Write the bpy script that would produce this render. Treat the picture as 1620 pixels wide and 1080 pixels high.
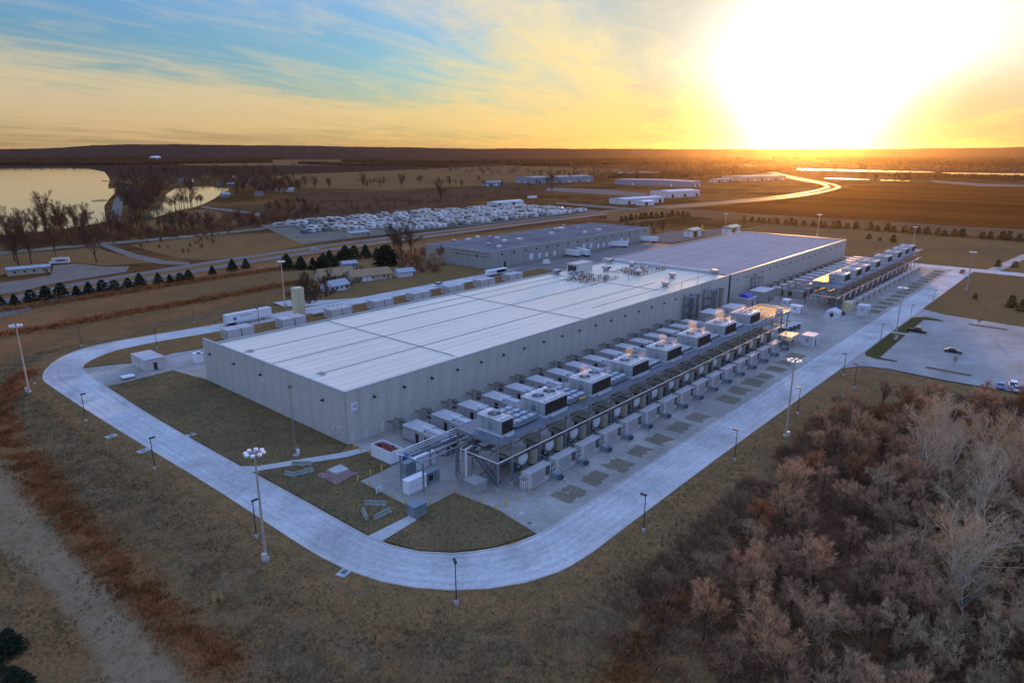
import bpy, bmesh, math, random
import numpy as np
from mathutils import Vector, Matrix

for _o in list(bpy.data.objects):
    bpy.data.objects.remove(_o, do_unlink=True)
SC = bpy.context.scene
COL = SC.collection
R = math.radians
random.seed(11)
NP = np.random.default_rng(5)

# ---------------------------------------------------------------- camera
F_PX, HORIZON_PX, VP_PX = 1080.0, 238.0, 1802.0
PITCH = math.atan((540 - HORIZON_PX) / F_PX)
YAW = math.atan((VP_PX - 810) / math.hypot(F_PX, 540 - HORIZON_PX))
CAM = Vector((-76.98, -114.43, 60.0))
_rt = Vector((math.sin(YAW), -math.cos(YAW), 0))
_fw = Vector((math.cos(YAW) * math.cos(PITCH), math.sin(YAW) * math.cos(PITCH), -math.sin(PITCH)))
_up = _rt.cross(_fw)
cam_d = bpy.data.cameras.new('camera')
cam_d.lens = 24.0
cam_d.sensor_width = 36.0
cam_d.clip_end = 30000
cam = bpy.data.objects.new('camera', cam_d)
COL.objects.link(cam)
cam.matrix_world = Matrix(((_rt.x, _up.x, -_fw.x, CAM.x), (_rt.y, _up.y, -_fw.y, CAM.y),
                           (_rt.z, _up.z, -_fw.z, CAM.z), (0, 0, 0, 1)))
SC.camera = cam

def g(x, y, z=0.0):
    """survey helper: the point of the level z that the photograph shows at (x, y)"""
    d = _fw * F_PX + _rt * (x - 810) - _up * (y - 540)
    return CAM + d * ((z - CAM.z) / d.z)
def g2(x, y, z=0.0):
    p = g(x, y, z)
    return (p.x, p.y)

# ---------------------------------------------------------------- node helper
class NG:
    def __init__(self, nt):
        self.nt = nt
    def n(self, typ, ins=None, **props):
        nd = self.nt.nodes.new(typ)
        for k, v in props.items():
            setattr(nd, k, v)
        for k, v in (ins or {}).items():
            self.set(nd.inputs[k], v)
        return nd
    def set(self, sock, v):
        if hasattr(v, 'is_output'):
            self.nt.links.new(v, sock)
        else:
            try:
                sock.default_value = v
            except Exception:
                sock.default_value = tuple(v) + (1.0,) if len(v) == 3 else v
    def m(self, op, a, b=None, c=None, clamp=False):
        nd = self.nt.nodes.new('ShaderNodeMath')
        nd.operation = op
        nd.use_clamp = clamp
        for i, v in enumerate((a, b, c)):
            if v is not None:
                self.set(nd.inputs[i], v)
        return nd.outputs[0]
    def v(self, op, a, b=None, scale=None):
        nd = self.nt.nodes.new('ShaderNodeVectorMath')
        nd.operation = op
        self.set(nd.inputs[0], a)
        if b is not None:
            self.set(nd.inputs[1], b)
        if scale is not None:
            self.set(nd.inputs['Scale'], scale)
        return nd.outputs['Value'] if op in ('DOT_PRODUCT', 'LENGTH', 'DISTANCE') else nd.outputs[0]
    def mix(self, f, a, b, blend='MIX'):
        nd = self.nt.nodes.new('ShaderNodeMix')
        nd.data_type = 'RGBA'
        nd.blend_type = blend
        self.set(nd.inputs[0], f)
        self.set(nd.inputs[6], tuple(a) + (1.0,) if isinstance(a, tuple) and len(a) == 3 else a)
        self.set(nd.inputs[7], tuple(b) + (1.0,) if isinstance(b, tuple) and len(b) == 3 else b)
        return nd.outputs[2]
    def ss(self, x, lo, hi, a=0.0, b=1.0):
        nd = self.nt.nodes.new('ShaderNodeMapRange')
        nd.interpolation_type = 'SMOOTHSTEP'
        self.set(nd.inputs[0], x)
        for i, v in enumerate((lo, hi, a, b)):
            self.set(nd.inputs[i + 1], v)
        return nd.outputs[0]
    def noise(self, vec, scale, detail=4.0, rough=0.5, dist=0.0, color=False):
        nd = self.nt.nodes.new('ShaderNodeTexNoise')
        if vec is not None:
            self.set(nd.inputs['Vector'], vec)
        nd.inputs['Scale'].default_value = scale
        nd.inputs['Detail'].default_value = detail
        nd.inputs['Roughness'].default_value = rough
        nd.inputs['Distortion'].default_value = dist
        return nd.outputs[1 if color else 0]
    def comb(self, x, y, z):
        nd = self.nt.nodes.new('ShaderNodeCombineXYZ')
        for i, v in enumerate((x, y, z)):
            self.set(nd.inputs[i], v)
        return nd.outputs[0]

# ---------------------------------------------------------------- sky and sun
SUN_EL = R(3.4)
_d = g(1268, 300, 0) - CAM
SUN_AZ = math.atan2(_d.y, _d.x)                      # azimuth of the sun, from +X
SUN_DIR = Vector((math.cos(SUN_AZ) * math.cos(SUN_EL), math.sin(SUN_AZ) * math.cos(SUN_EL), math.sin(SUN_EL)))

world = bpy.data.worlds.new('World')
SC.world = world
world.use_nodes = True
wn = world.node_tree
wn.nodes.clear()
w = NG(wn)
sky = w.n('ShaderNodeTexSky', sky_type='NISHITA', sun_disc=False, sun_elevation=SUN_EL,
          sun_rotation=math.pi / 2 - SUN_AZ, altitude=300.0, air_density=1.0, dust_density=1.0, ozone_density=3.0)
tc = w.n('ShaderNodeTexCoord')
d = w.v('NORMALIZE', tc.outputs['Generated'])
sep = w.n('ShaderNodeSeparateXYZ', {0: d})
el = w.m('MAXIMUM', sep.outputs[2], 0.0)
cosA = w.v('DOT_PRODUCT', d, tuple(SUN_DIR))
ang = w.m('ARCCOSINE', w.m('MINIMUM', cosA, 0.99999))
SEED1, SEED2 = 14.2, 7.5
# thin cirrus lying in a level sheet, its streaks running towards the sun
ax = (math.cos(SUN_AZ - 0.02), math.sin(SUN_AZ - 0.02), 0)
bx_ = (-ax[1], ax[0], 0)
inv = w.m('DIVIDE', 1.0, w.m('ADD', el, 0.06))
al = w.m('MULTIPLY', w.v('DOT_PRODUCT', d, ax), inv)
cr = w.m('MULTIPLY', w.v('DOT_PRODUCT', d, bx_), inv)
n1 = w.noise(w.comb(w.m('MULTIPLY', al, 0.10), w.m('MULTIPLY', cr, 0.30), SEED1), 1.0, 6.0, 0.54, 0.45)
n2 = w.noise(w.comb(w.m('MULTIPLY', al, 0.05), w.m('MULTIPLY', cr, 0.13), SEED2), 1.0, 2.0, 0.5, 0.2)
n3 = w.noise(w.comb(w.m('MULTIPLY', al, 0.9), w.m('MULTIPLY', cr, 2.2), 1.7), 1.0, 5.0, 0.65, 0.8)
dens = w.m('ADD', w.m('MULTIPLY', n1, 0.55), w.m('ADD', w.m('MULTIPLY', n2, 0.45), w.m('MULTIPLY', n3, 0.26)))
cloud = w.ss(dens, 0.54, 0.70)
# the air reddens what lies low behind it
low = w.m('POWER', 2.718, w.m('MULTIPLY', el, -13.0))
near = w.m('POWER', 2.718, w.m('MULTIPLY', ang, -4.2))
high = w.ss(el, 0.10, 0.42)
near2 = w.m('POWER', 2.718, w.m('MULTIPLY', ang, -2.4))
cl_far = w.mix(high, w.mix(near2, (0.45, 0.43, 0.335), (1.0, 0.78, 0.24)), (0.34, 0.48, 0.90))
cl_col = w.mix(near, cl_far, (0.95, 0.72, 0.27))
cl_col = w.mix(low, cl_col, w.mix(near2, (0.415, 0.255, 0.135), (1.40, 0.76, 0.10)))
base = w.mix(1.0, sky.outputs[0], (0.088, 0.165, 0.215), 'MULTIPLY')
base = w.mix(high, base, (0.30, 0.46, 0.92))
base = w.mix(w.ss(ang, 0.55, 0.12, 0.0, 0.95), base, (0.42, 0.36, 0.24))     # thin veil that hides the bare sky round the sun
base = w.mix(w.m('MULTIPLY', low, 0.85), base, w.mix(near2, (0.27, 0.195, 0.13), (0.82, 0.43, 0.06)))
mixed = w.mix(w.m('MULTIPLY', cloud, 0.85), base, cl_col)
# glare of the veiled sun: a column that broadens upwards as the low air reddens and dims it
crs = w.v('DOT_PRODUCT', d, (-math.sin(SUN_AZ), math.cos(SUN_AZ), 0))
fwd = w.v('DOT_PRODUCT', d, (math.cos(SUN_AZ), math.sin(SUN_AZ), 0))
wob = w.m('MULTIPLY', w.m('SUBTRACT', n1, 0.5), 0.12)
fan = w.m('MULTIPLY', w.m('ADD', w.m('ADD', crs, wob), w.m('MULTIPLY', el, 0.30)), w.ss(el, 0.0, 0.11, 1.65, 0.92))
gang = w.v('LENGTH', w.comb(fan, w.m('MULTIPLY', w.m('SUBTRACT', el, 0.03), 0.62), w.m('SUBTRACT', 1.0, fwd)))
def ex(k, s):
    return w.m('MULTIPLY', w.m('POWER', 2.718, w.m('MULTIPLY', gang, -k)), s)
hr = w.ss(el, 0.0, 0.12, 0.75, 1.0)
hg = w.ss(el, 0.0, 0.13, 0.36, 1.0)
hb = w.ss(el, 0.0, 0.14, 0.03, 1.0)
glare = w.comb(w.m('MULTIPLY', ex(17.5, 5.6), hr), w.m('MULTIPLY', ex(18.0, 6.0), hg), w.m('MULTIPLY', ex(18.0, 6.4), hb))
core = w.m('MULTIPLY', w.m('POWER', 2.718, w.m('MULTIPLY', ang, -30.0)), 9.0)
glare = w.v('ADD', glare, w.comb(core, w.m('MULTIPLY', core, 0.85), w.m('MULTIPLY', core, 0.6)))
tot = w.v('ADD', mixed, glare)
bg = w.n('ShaderNodeBackground', {'Color': tot, 'Strength': 1.0})
wo = w.n('ShaderNodeOutputWorld')
wn.links.new(bg.outputs[0], wo.inputs[0])

sun_d = bpy.data.lights.new('sun', 'SUN')
sun_d.energy = 3.5
sun_d.angle = R(2.0)
sun_d.color = (1.0, 0.46, 0.13)
sun = bpy.data.objects.new('sun', sun_d)
COL.objects.link(sun)
sun.rotation_euler = (-SUN_DIR).to_track_quat('-Z', 'Y').to_euler()
sun.location = (0, 0, 200)

vs = SC.view_settings
vs.view_transform = 'Standard'
vs.look = 'None'
vs.exposure = 0.45
vs.gamma = 1.0
vs.use_curve_mapping = False
SC.cycles.use_denoising = True
SC.cycles.max_bounces = 6
SC.cycles.transparent_max_bounces = 8
SC.cycles.volume_bounces = 0
# ---------------------------------------------------------------- materials
MATS = {}
def mat(name, col, rough=0.7, metal=0.0, var=0.12, scale=0.6, col2=None, fine=0.0, streak=None, bump=0.0, bscale=8.0,
        spec=0.35, rnd=0.0, thr=None):
    """procedural surface: two-scale noise over the colour, optional streaks, relief and per-object tint"""
    m = bpy.data.materials.new(name)
    MATS[name] = m
    m.use_nodes = True
    nt = m.node_tree
    q = NG(nt)
    bs = nt.nodes['Principled BSDF']
    co = q.n('ShaderNodeTexCoord').outputs['Object']
    vec = co
    if streak:
        vec = q.v('MULTIPLY', co, streak)
    n = q.noise(vec, scale, 6.0, 0.6, 0.3)
    c1 = tuple(x * (1 - var) for x in col)
    c2 = col2 if col2 else tuple(min(1, x * (1 + var)) for x in col)
    lo, hi = thr if thr else (0.3, 0.7)
    c = q.mix(q.ss(n, lo, hi), c1, c2)
    if fine:
        f = q.noise(co, scale * 9.0, 3.0, 0.6)
        c = q.mix(q.ss(f, 0.3, 0.7, 0.0, fine), c, (0, 0, 0))
    if rnd:
        oi = q.n('ShaderNodeObjectInfo').outputs['Random']
        c = q.v('SCALE', c, scale=q.m('ADD', 1.0 - rnd, q.m('MULTIPLY', oi, 2 * rnd)))
    q.set(bs.inputs['Base Color'], c)
    q.set(bs.inputs['Roughness'], q.m('ADD', rough - 0.06, q.m('MULTIPLY', n, 0.12)))
    bs.inputs['Metallic'].default_value = metal
    bs.inputs['Specular IOR Level'].default_value = spec
    if bump:
        b = q.n('ShaderNodeBump', {'Height': q.noise(co, bscale, 4.0, 0.6), 'Strength': bump, 'Distance': 0.1})
        q.set(bs.inputs['Normal'], b.outputs[0])
    return m

mat('concrete_panel', (0.50, 0.485, 0.435), 0.9, var=0.09, scale=0.22, streak=(1.0, 1.0, 0.35), fine=0.16, rnd=0.022, spec=0.1)
mat('coping', (0.42, 0.44, 0.46), 0.45, 0.6)
mat('roof_white', (0.70, 0.635, 0.50), 0.36, var=0.0, col2=(0.88, 0.82, 0.68), scale=0.6, streak=(0.07, 1.9, 1), fine=0.28, rnd=0.06, bump=0.12, bscale=1.4, spec=0.7)
mat('roof_batten', (0.22, 0.16, 0.12), 0.8, var=0.3)
mat('roof_violet', (0.42, 0.37, 0.355), 0.8, var=0.10, scale=0.35, streak=(0.2, 1.2, 1), fine=0.10, rnd=0.04, spec=0.0)
mat('roof_grey', (0.17, 0.17, 0.18), 0.8, var=0.14, scale=0.08, fine=0.1, rnd=0.05, spec=0.0)
mat('metal_wall', (0.30, 0.30, 0.28), 0.7, var=0.08, scale=0.4, streak=(1, 1, 0.2), rnd=0.05)
mat('door_white', (0.62, 0.64, 0.68), 0.5, var=0.05)
mat('white_paint', (0.72, 0.74, 0.78), 0.4, var=0.05, scale=0.8)
mat('white_dirty', (0.58, 0.60, 0.63), 0.55, var=0.14, scale=1.2, fine=0.15)
mat('grey_paint', (0.36, 0.345, 0.34), 0.5, var=0.10, scale=0.5, fine=0.08, rnd=0.05)
mat('grey_light', (0.54, 0.52, 0.50), 0.5, var=0.08, scale=0.6, fine=0.08, rnd=0.05)
mat('grey_roof', (0.44, 0.43, 0.43), 0.5, var=0.08, scale=0.5, fine=0.08, rnd=0.04)
mat('steel_blue', (0.115, 0.135, 0.165), 0.5, 0.3, var=0.15, scale=1.0)
mat('steel_grey', (0.30, 0.32, 0.35), 0.45, 0.6, var=0.15, scale=1.5)
mat('galvanised', (0.42, 0.44, 0.47), 0.42, 0.75, var=0.15, scale=2.0)
mat('pipe_white', (0.80, 0.78, 0.74), 0.35, 0.25, var=0.08)
mat('pipe_copper', (0.36, 0.20, 0.13), 0.45, 0.4, var=0.25)
mat('pipe_yellow', (0.55, 0.36, 0.10), 0.4, 0.3, var=0.15)
mat('grating', (0.155, 0.18, 0.225), 0.6, 0.3, var=0.15, scale=3.0)
mat('tower_casing', (0.36, 0.42, 0.42), 0.5, 0.2, var=0.10, scale=0.8, streak=(1, 1, 0.15), rnd=0.04)
mat('tower_top', (0.64, 0.66, 0.66), 0.5, 0.1, var=0.16, scale=1.3, fine=0.2)
mat('louvre_dark', (0.022, 0.018, 0.016), 0.8, var=0.3, scale=2.0)
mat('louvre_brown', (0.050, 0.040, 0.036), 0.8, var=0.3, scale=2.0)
mat('black', (0.015, 0.016, 0.02), 0.6)
mat('hole_shade', (0.012, 0.014, 0.016), 0.9)
mat('cream_tank', (0.50, 0.46, 0.36), 0.5, var=0.12)
mat('rust_brown', (0.17, 0.10, 0.07), 0.8, var=0.3)
mat('rust_red', (0.26, 0.065, 0.042), 0.8, var=0.4, scale=1.5, fine=0.3)
mat('yellow', (0.62, 0.44, 0.06), 0.5, var=0.1)
mat('yellow_pale', (0.60, 0.53, 0.30), 0.5, var=0.1)
mat('tarp_blue', (0.05, 0.07, 0.42), 0.5, var=0.15)
mat('tarp_cyan', (0.05, 0.32, 0.62), 0.5, var=0.15)
mat('star_blue', (0.03, 0.07, 0.33), 0.5, var=0.05)
mat('teal_cabinet', (0.19, 0.235, 0.26), 0.5, var=0.12)
mat('tan_metal', (0.55, 0.50, 0.32), 0.6, var=0.08, scale=0.6, streak=(2, 2, 0.1))
mat('pole_metal', (0.44, 0.40, 0.34), 0.55, 0.2, var=0.1)
mat('pole_dark', (0.035, 0.04, 0.05), 0.5, 0.3)
mat('lamp_glass', (0.82, 0.84, 0.88), 0.15, var=0.02, spec=0.6)
mat('concrete', (0.42, 0.42, 0.40), 0.85, var=0.12, scale=1.0, fine=0.1)
mat('brick_red', (0.30, 0.18, 0.16), 0.9, var=0.3, scale=2.0, rnd=0.25)
mat('wood_green', (0.26, 0.29, 0.25), 0.85, var=0.15)
mat('glass_dark', (0.02, 0.025, 0.035), 0.12, spec=0.7)
mat('tyre', (0.015, 0.015, 0.016), 0.85)
mat('car_black', (0.015, 0.015, 0.018), 0.22, spec=0.6)
mat('car_navy', (0.025, 0.035, 0.07), 0.22, spec=0.6)
mat('car_red', (0.40, 0.03, 0.02), 0.25, spec=0.6)
mat('car_white', (0.70, 0.72, 0.75), 0.25, spec=0.6)
mat('car_silver', (0.40, 0.42, 0.45), 0.28, 0.4)
mat('car_blue', (0.22, 0.36, 0.62), 0.3, spec=0.6)
mat('lamp_red', (0.5, 0.02, 0.02), 0.3)
mat('lamp_clear', (0.8, 0.8, 0.78), 0.2)
mat('house_roof_tan', (0.34, 0.225, 0.12), 0.9, var=0.15, scale=1.5, fine=0.2)
mat('house_roof_grey', (0.33, 0.35, 0.38), 0.8, var=0.1)
mat('house_wall_tan', (0.40, 0.34, 0.25), 0.8, var=0.08)
mat('house_wall_white', (0.55, 0.56, 0.58), 0.8, var=0.08)
mat('house_wall_blue', (0.22, 0.27, 0.34), 0.8, var=0.08)
mat('house_dark_roof', (0.09, 0.095, 0.11), 0.85, var=0.15)
mat('rv_white', (0.52, 0.51, 0.50), 0.4, var=0.08, rnd=0.30)
mat('rv_tan', (0.36, 0.31, 0.25), 0.5, var=0.08, rnd=0.15)
mat('rv_grey', (0.16, 0.16, 0.17), 0.5, var=0.08, rnd=0.15)
mat('bark_dark', (0.10, 0.066, 0.047), 0.95, var=0.3, scale=1.5, spec=0.0, rnd=0.2)
mat('bark_pale', (0.50, 0.42, 0.32), 0.95, var=0.25, scale=1.5, spec=0.0, rnd=0.1)
mat('twig_pink', (0.46, 0.28, 0.155), 0.95, var=0.25, scale=0.4, spec=0.0, rnd=0.22)
mat('twig_grey', (0.40, 0.285, 0.17), 0.95, var=0.25, scale=0.4, spec=0.0, rnd=0.2)
mat('twig_tan', (0.46, 0.34, 0.20), 0.95, var=0.25, scale=0.4, spec=0.0, rnd=0.15)
mat('twig_rust', (0.40, 0.18, 0.08), 0.95, var=0.3, scale=0.4, spec=0.0, rnd=0.2)
mat('twig_dark', (0.13, 0.078, 0.052), 0.95, var=0.3, scale=0.3, spec=0.0, rnd=0.25)
mat('twig_russet', (0.20, 0.095, 0.052), 0.95, var=0.3, scale=0.3, spec=0.0, rnd=0.25)
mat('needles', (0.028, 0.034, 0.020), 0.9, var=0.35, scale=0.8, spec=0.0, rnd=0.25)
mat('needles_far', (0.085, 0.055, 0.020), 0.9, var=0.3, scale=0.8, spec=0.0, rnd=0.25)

def terrain_mat(name, a, b, c3, s1=0.05, s2=0.35, fine=0.25, amount=1.0, bump=0.5, spec=0.0, aniso=(1, 1, 1)):
    """dry grass and soil: broad patches, tussock-size mottling and a fine speckle"""
    m = bpy.data.materials.new(name)
    MATS[name] = m
    m.use_nodes = True
    nt = m.node_tree
    q = NG(nt)
    bs = nt.nodes['Principled BSDF']
    co = q.v('MULTIPLY', q.n('ShaderNodeTexCoord').outputs['Object'], aniso)
    n1 = q.noise(co, s1, 5.0, 0.6, 0.4)
    n2 = q.noise(co, s2, 6.0, 0.65, 0.6)
    n3 = q.noise(co, s2 * 9, 4.0, 0.7)
    c = q.mix(q.ss(n1, 0.36, 0.64), a, b)
    c = q.mix(q.ss(n2, 0.48, 0.72, 0.0, 0.85), c, c3)
    c = q.mix(q.ss(n3, 0.35, 0.7, 0.0, fine), c, (0.008, 0.007, 0.006))
    q.set(bs.inputs['Base Color'], c)
    bs.inputs['Roughness'].default_value = 0.95
    bs.inputs['Specular IOR Level'].default_value = spec
    if bump:
        bn = q.n('ShaderNodeBump', {'Height': q.m('ADD', n2, q.m('MULTIPLY', n3, 0.5)), 'Strength': bump, 'Distance': 0.5})
        q.set(bs.inputs['Normal'], bn.outputs[0])
    return m

terrain_mat('lawn', (0.185, 0.148, 0.072), (0.265, 0.185, 0.088), (0.34, 0.19, 0.095), 0.09, 0.42, 0.6, bump=0.9)
terrain_mat('lawn_tan', (0.25, 0.145, 0.056), (0.20, 0.125, 0.056), (0.27, 0.165, 0.068), 0.02, 0.25, 0.42)
terrain_mat('lawn_green', (0.085, 0.085, 0.030), (0.115, 0.095, 0.036), (0.14, 0.10, 0.04), 0.1, 0.8, 0.4)
terrain_mat('field_tan', (0.22, 0.125, 0.050), (0.18, 0.105, 0.048), (0.25, 0.145, 0.06), 0.006, 0.05, 0.25, bump=0.2)
terrain_mat('field_brown', (0.13, 0.068, 0.036), (0.10, 0.057, 0.033), (0.16, 0.083, 0.042), 0.006, 0.06, 0.3, bump=0.2)
terrain_mat('field_far', (0.145, 0.050, 0.013), (0.215, 0.072, 0.019), (0.11, 0.042, 0.013), 0.012, 0.10, 0.45, bump=0.0, aniso=(1, 0.06, 1))
terrain_mat('scrub', (0.12, 0.058, 0.034), (0.085, 0.048, 0.032), (0.19, 0.08, 0.036), 0.03, 0.2, 0.4)
terrain_mat('hill_wood', (0.050, 0.030, 0.030), (0.064, 0.036, 0.031), (0.040, 0.026, 0.027), 0.004, 0.03, 0.3, bump=0.0)
terrain_mat('wood_far', (0.085, 0.043, 0.026), (0.105, 0.052, 0.030), (0.062, 0.035, 0.024), 0.01, 0.06, 0.4, bump=0.0)

def paved(name, col, crack=0.25, seams=None, lanes=False, rough=0.75, spec=0.3, patch=0.10, col2=None, worn=0.12):
    """concrete or asphalt with cast joints, blotches, tyre-worn streaks"""
    m = bpy.data.materials.new(name)
    MATS[name] = m
    m.use_nodes = True
    nt = m.node_tree
    q = NG(nt)
    bs = nt.nodes['Principled BSDF']
    co = q.n('ShaderNodeTexCoord').outputs['Object']
    n1 = q.noise(co, 0.09, 6.0, 0.62, 0.5)
    n2 = q.noise(co, 1.3, 5.0, 0.65)
    n3 = q.noise(q.v('MULTIPLY', co, (1, 1, 1)), 0.4, 7.0, 0.75, 1.2)
    c = q.mix(q.ss(n1, 0.3, 0.7), tuple(x * (1 - patch) for x in col), col2 or tuple(min(1, x * (1 + patch)) for x in col))
    c = q.mix(q.ss(n2, 0.3, 0.75, 0.0, worn), c, (0.05, 0.05, 0.055))
    c = q.mix(q.ss(n3, 0.60, 0.72, 0.0, worn * 1.6), c, (0.85, 0.85, 0.85))
    if lanes:
        u = q.n('ShaderNodeAttribute', attribute_name='across').outputs['Fac']
        v_ = q.n('ShaderNodeAttribute', attribute_name='along').outputs['Fac']
        sv = q.comb(q.m('MULTIPLY', v_, 0.035), q.m('MULTIPLY', u, 9.0), 0.0)
        lane = q.noise(sv, 1.0, 5.0, 0.65, 0.6)
        for ctr in (0.17, 0.36, 0.64, 0.83):
            trk = q.ss(q.m('ABSOLUTE', q.m('SUBTRACT', u, ctr)), 0.075, 0.01)
            c = q.mix(q.m('MULTIPLY', trk, q.ss(lane, 0.35, 0.65, 0.03, 0.20)), c, (0.17, 0.155, 0.14))
        sc2 = q.noise(q.comb(q.m('MULTIPLY', v_, 0.12), q.m('MULTIPLY', u, 26.0), 4.0), 1.0, 6.0, 0.7, 1.0)
        c = q.mix(q.ss(sc2, 0.60, 0.70, 0.0, 0.32), c, (0.80, 0.79, 0.77))
        c = q.mix(q.ss(sc2, 0.40, 0.30, 0.0, 0.2), c, (0.12, 0.11, 0.10))
        dirt = q.m('MULTIPLY', q.ss(q.m('ABSOLUTE', q.m('SUBTRACT', u, 0.5)), 0.43, 0.5), q.ss(n3, 0.35, 0.6))
        c = q.mix(q.m('MULTIPLY', dirt, 0.6), c, (0.22, 0.16, 0.10))
        jn = q.m('LESS_THAN', q.m('ABSOLUTE', q.m('SUBTRACT', u, 0.5)), 0.006)
        fj = q.m('ABSOLUTE', q.m('SUBTRACT', q.m('FRACT', q.m('DIVIDE', v_, 4.6)), 0.5))
        jt = q.m('GREATER_THAN', fj, 0.491)
        c = q.mix(q.m('MULTIPLY', q.m('MAXIMUM', jn, jt), 0.2), c, (0.05, 0.05, 0.05))
    vo = q.n('ShaderNodeTexVoronoi', {'Vector': q.v('ADD', co, q.v('SCALE', q.noise(co, 0.5, 3, 0.6, color=True), scale=2.2)), 'Scale': 0.06}, feature='DISTANCE_TO_EDGE')
    c = q.mix(q.m('MULTIPLY', q.m('LESS_THAN', vo.outputs['Distance'], 0.004), 0.22), c, (0.06, 0.055, 0.05))
    n5 = q.noise(co, 0.028, 4.0, 0.6, 1.5)
    c = q.mix(q.ss(n5, 0.45, 0.62, 0.0, worn * 1.2), c, (0.16, 0.14, 0.12))
    if seams:
        s = q.n('ShaderNodeSeparateXYZ', {0: co})
        for i, st in enumerate(seams):
            if not st:
                continue
            fr = q.m('ABSOLUTE', q.m('SUBTRACT', q.m('FRACT', q.m('DIVIDE', s.outputs[i], st)), 0.5))
            ln = q.m('LESS_THAN', q.m('SUBTRACT', 0.5, fr), 0.045 / st)
            c = q.mix(q.m('MULTIPLY', ln, crack), c, (0.05, 0.05, 0.05))
    q.set(bs.inputs['Base Color'], c)
    bs.inputs['Roughness'].default_value = rough
    bs.inputs['Specular IOR Level'].default_value = spec
    return m
paved('road_concrete', (0.56, 0.55, 0.535), lanes=True, worn=0.26, patch=0.13, spec=0.12, rough=0.85)
paved('yard_concrete', (0.32, 0.295, 0.255), seams=(6.0, 6.0), col2=(0.44, 0.41, 0.365), worn=0.26, rough=0.85, spec=0.1)
paved('path_concrete', (0.47, 0.46, 0.44), seams=(1.5, 1.5), rough=0.85)
paved('kerb_concrete', (0.52, 0.48, 0.43), rough=0.85, patch=0.14)
paved('asphalt_old', (0.20, 0.185, 0.175), worn=0.2, rough=0.8, spec=0.08)
paved('highway_asphalt', (0.135, 0.115, 0.10), worn=0.2, rough=0.6, spec=0.12)
paved('gravel_pale', (0.215, 0.178, 0.14), worn=0.3, rough=0.9, spec=0.0)
paved('gravel_strip', (0.215, 0.172, 0.112), col2=(0.285, 0.235, 0.165), worn=0.45, rough=0.9, spec=0.0)
paved('lot_concrete', (0.34, 0.325, 0.305), seams=(5.0, 5.0), worn=0.2, rough=0.8, patch=0.14, spec=0.12)

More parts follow.
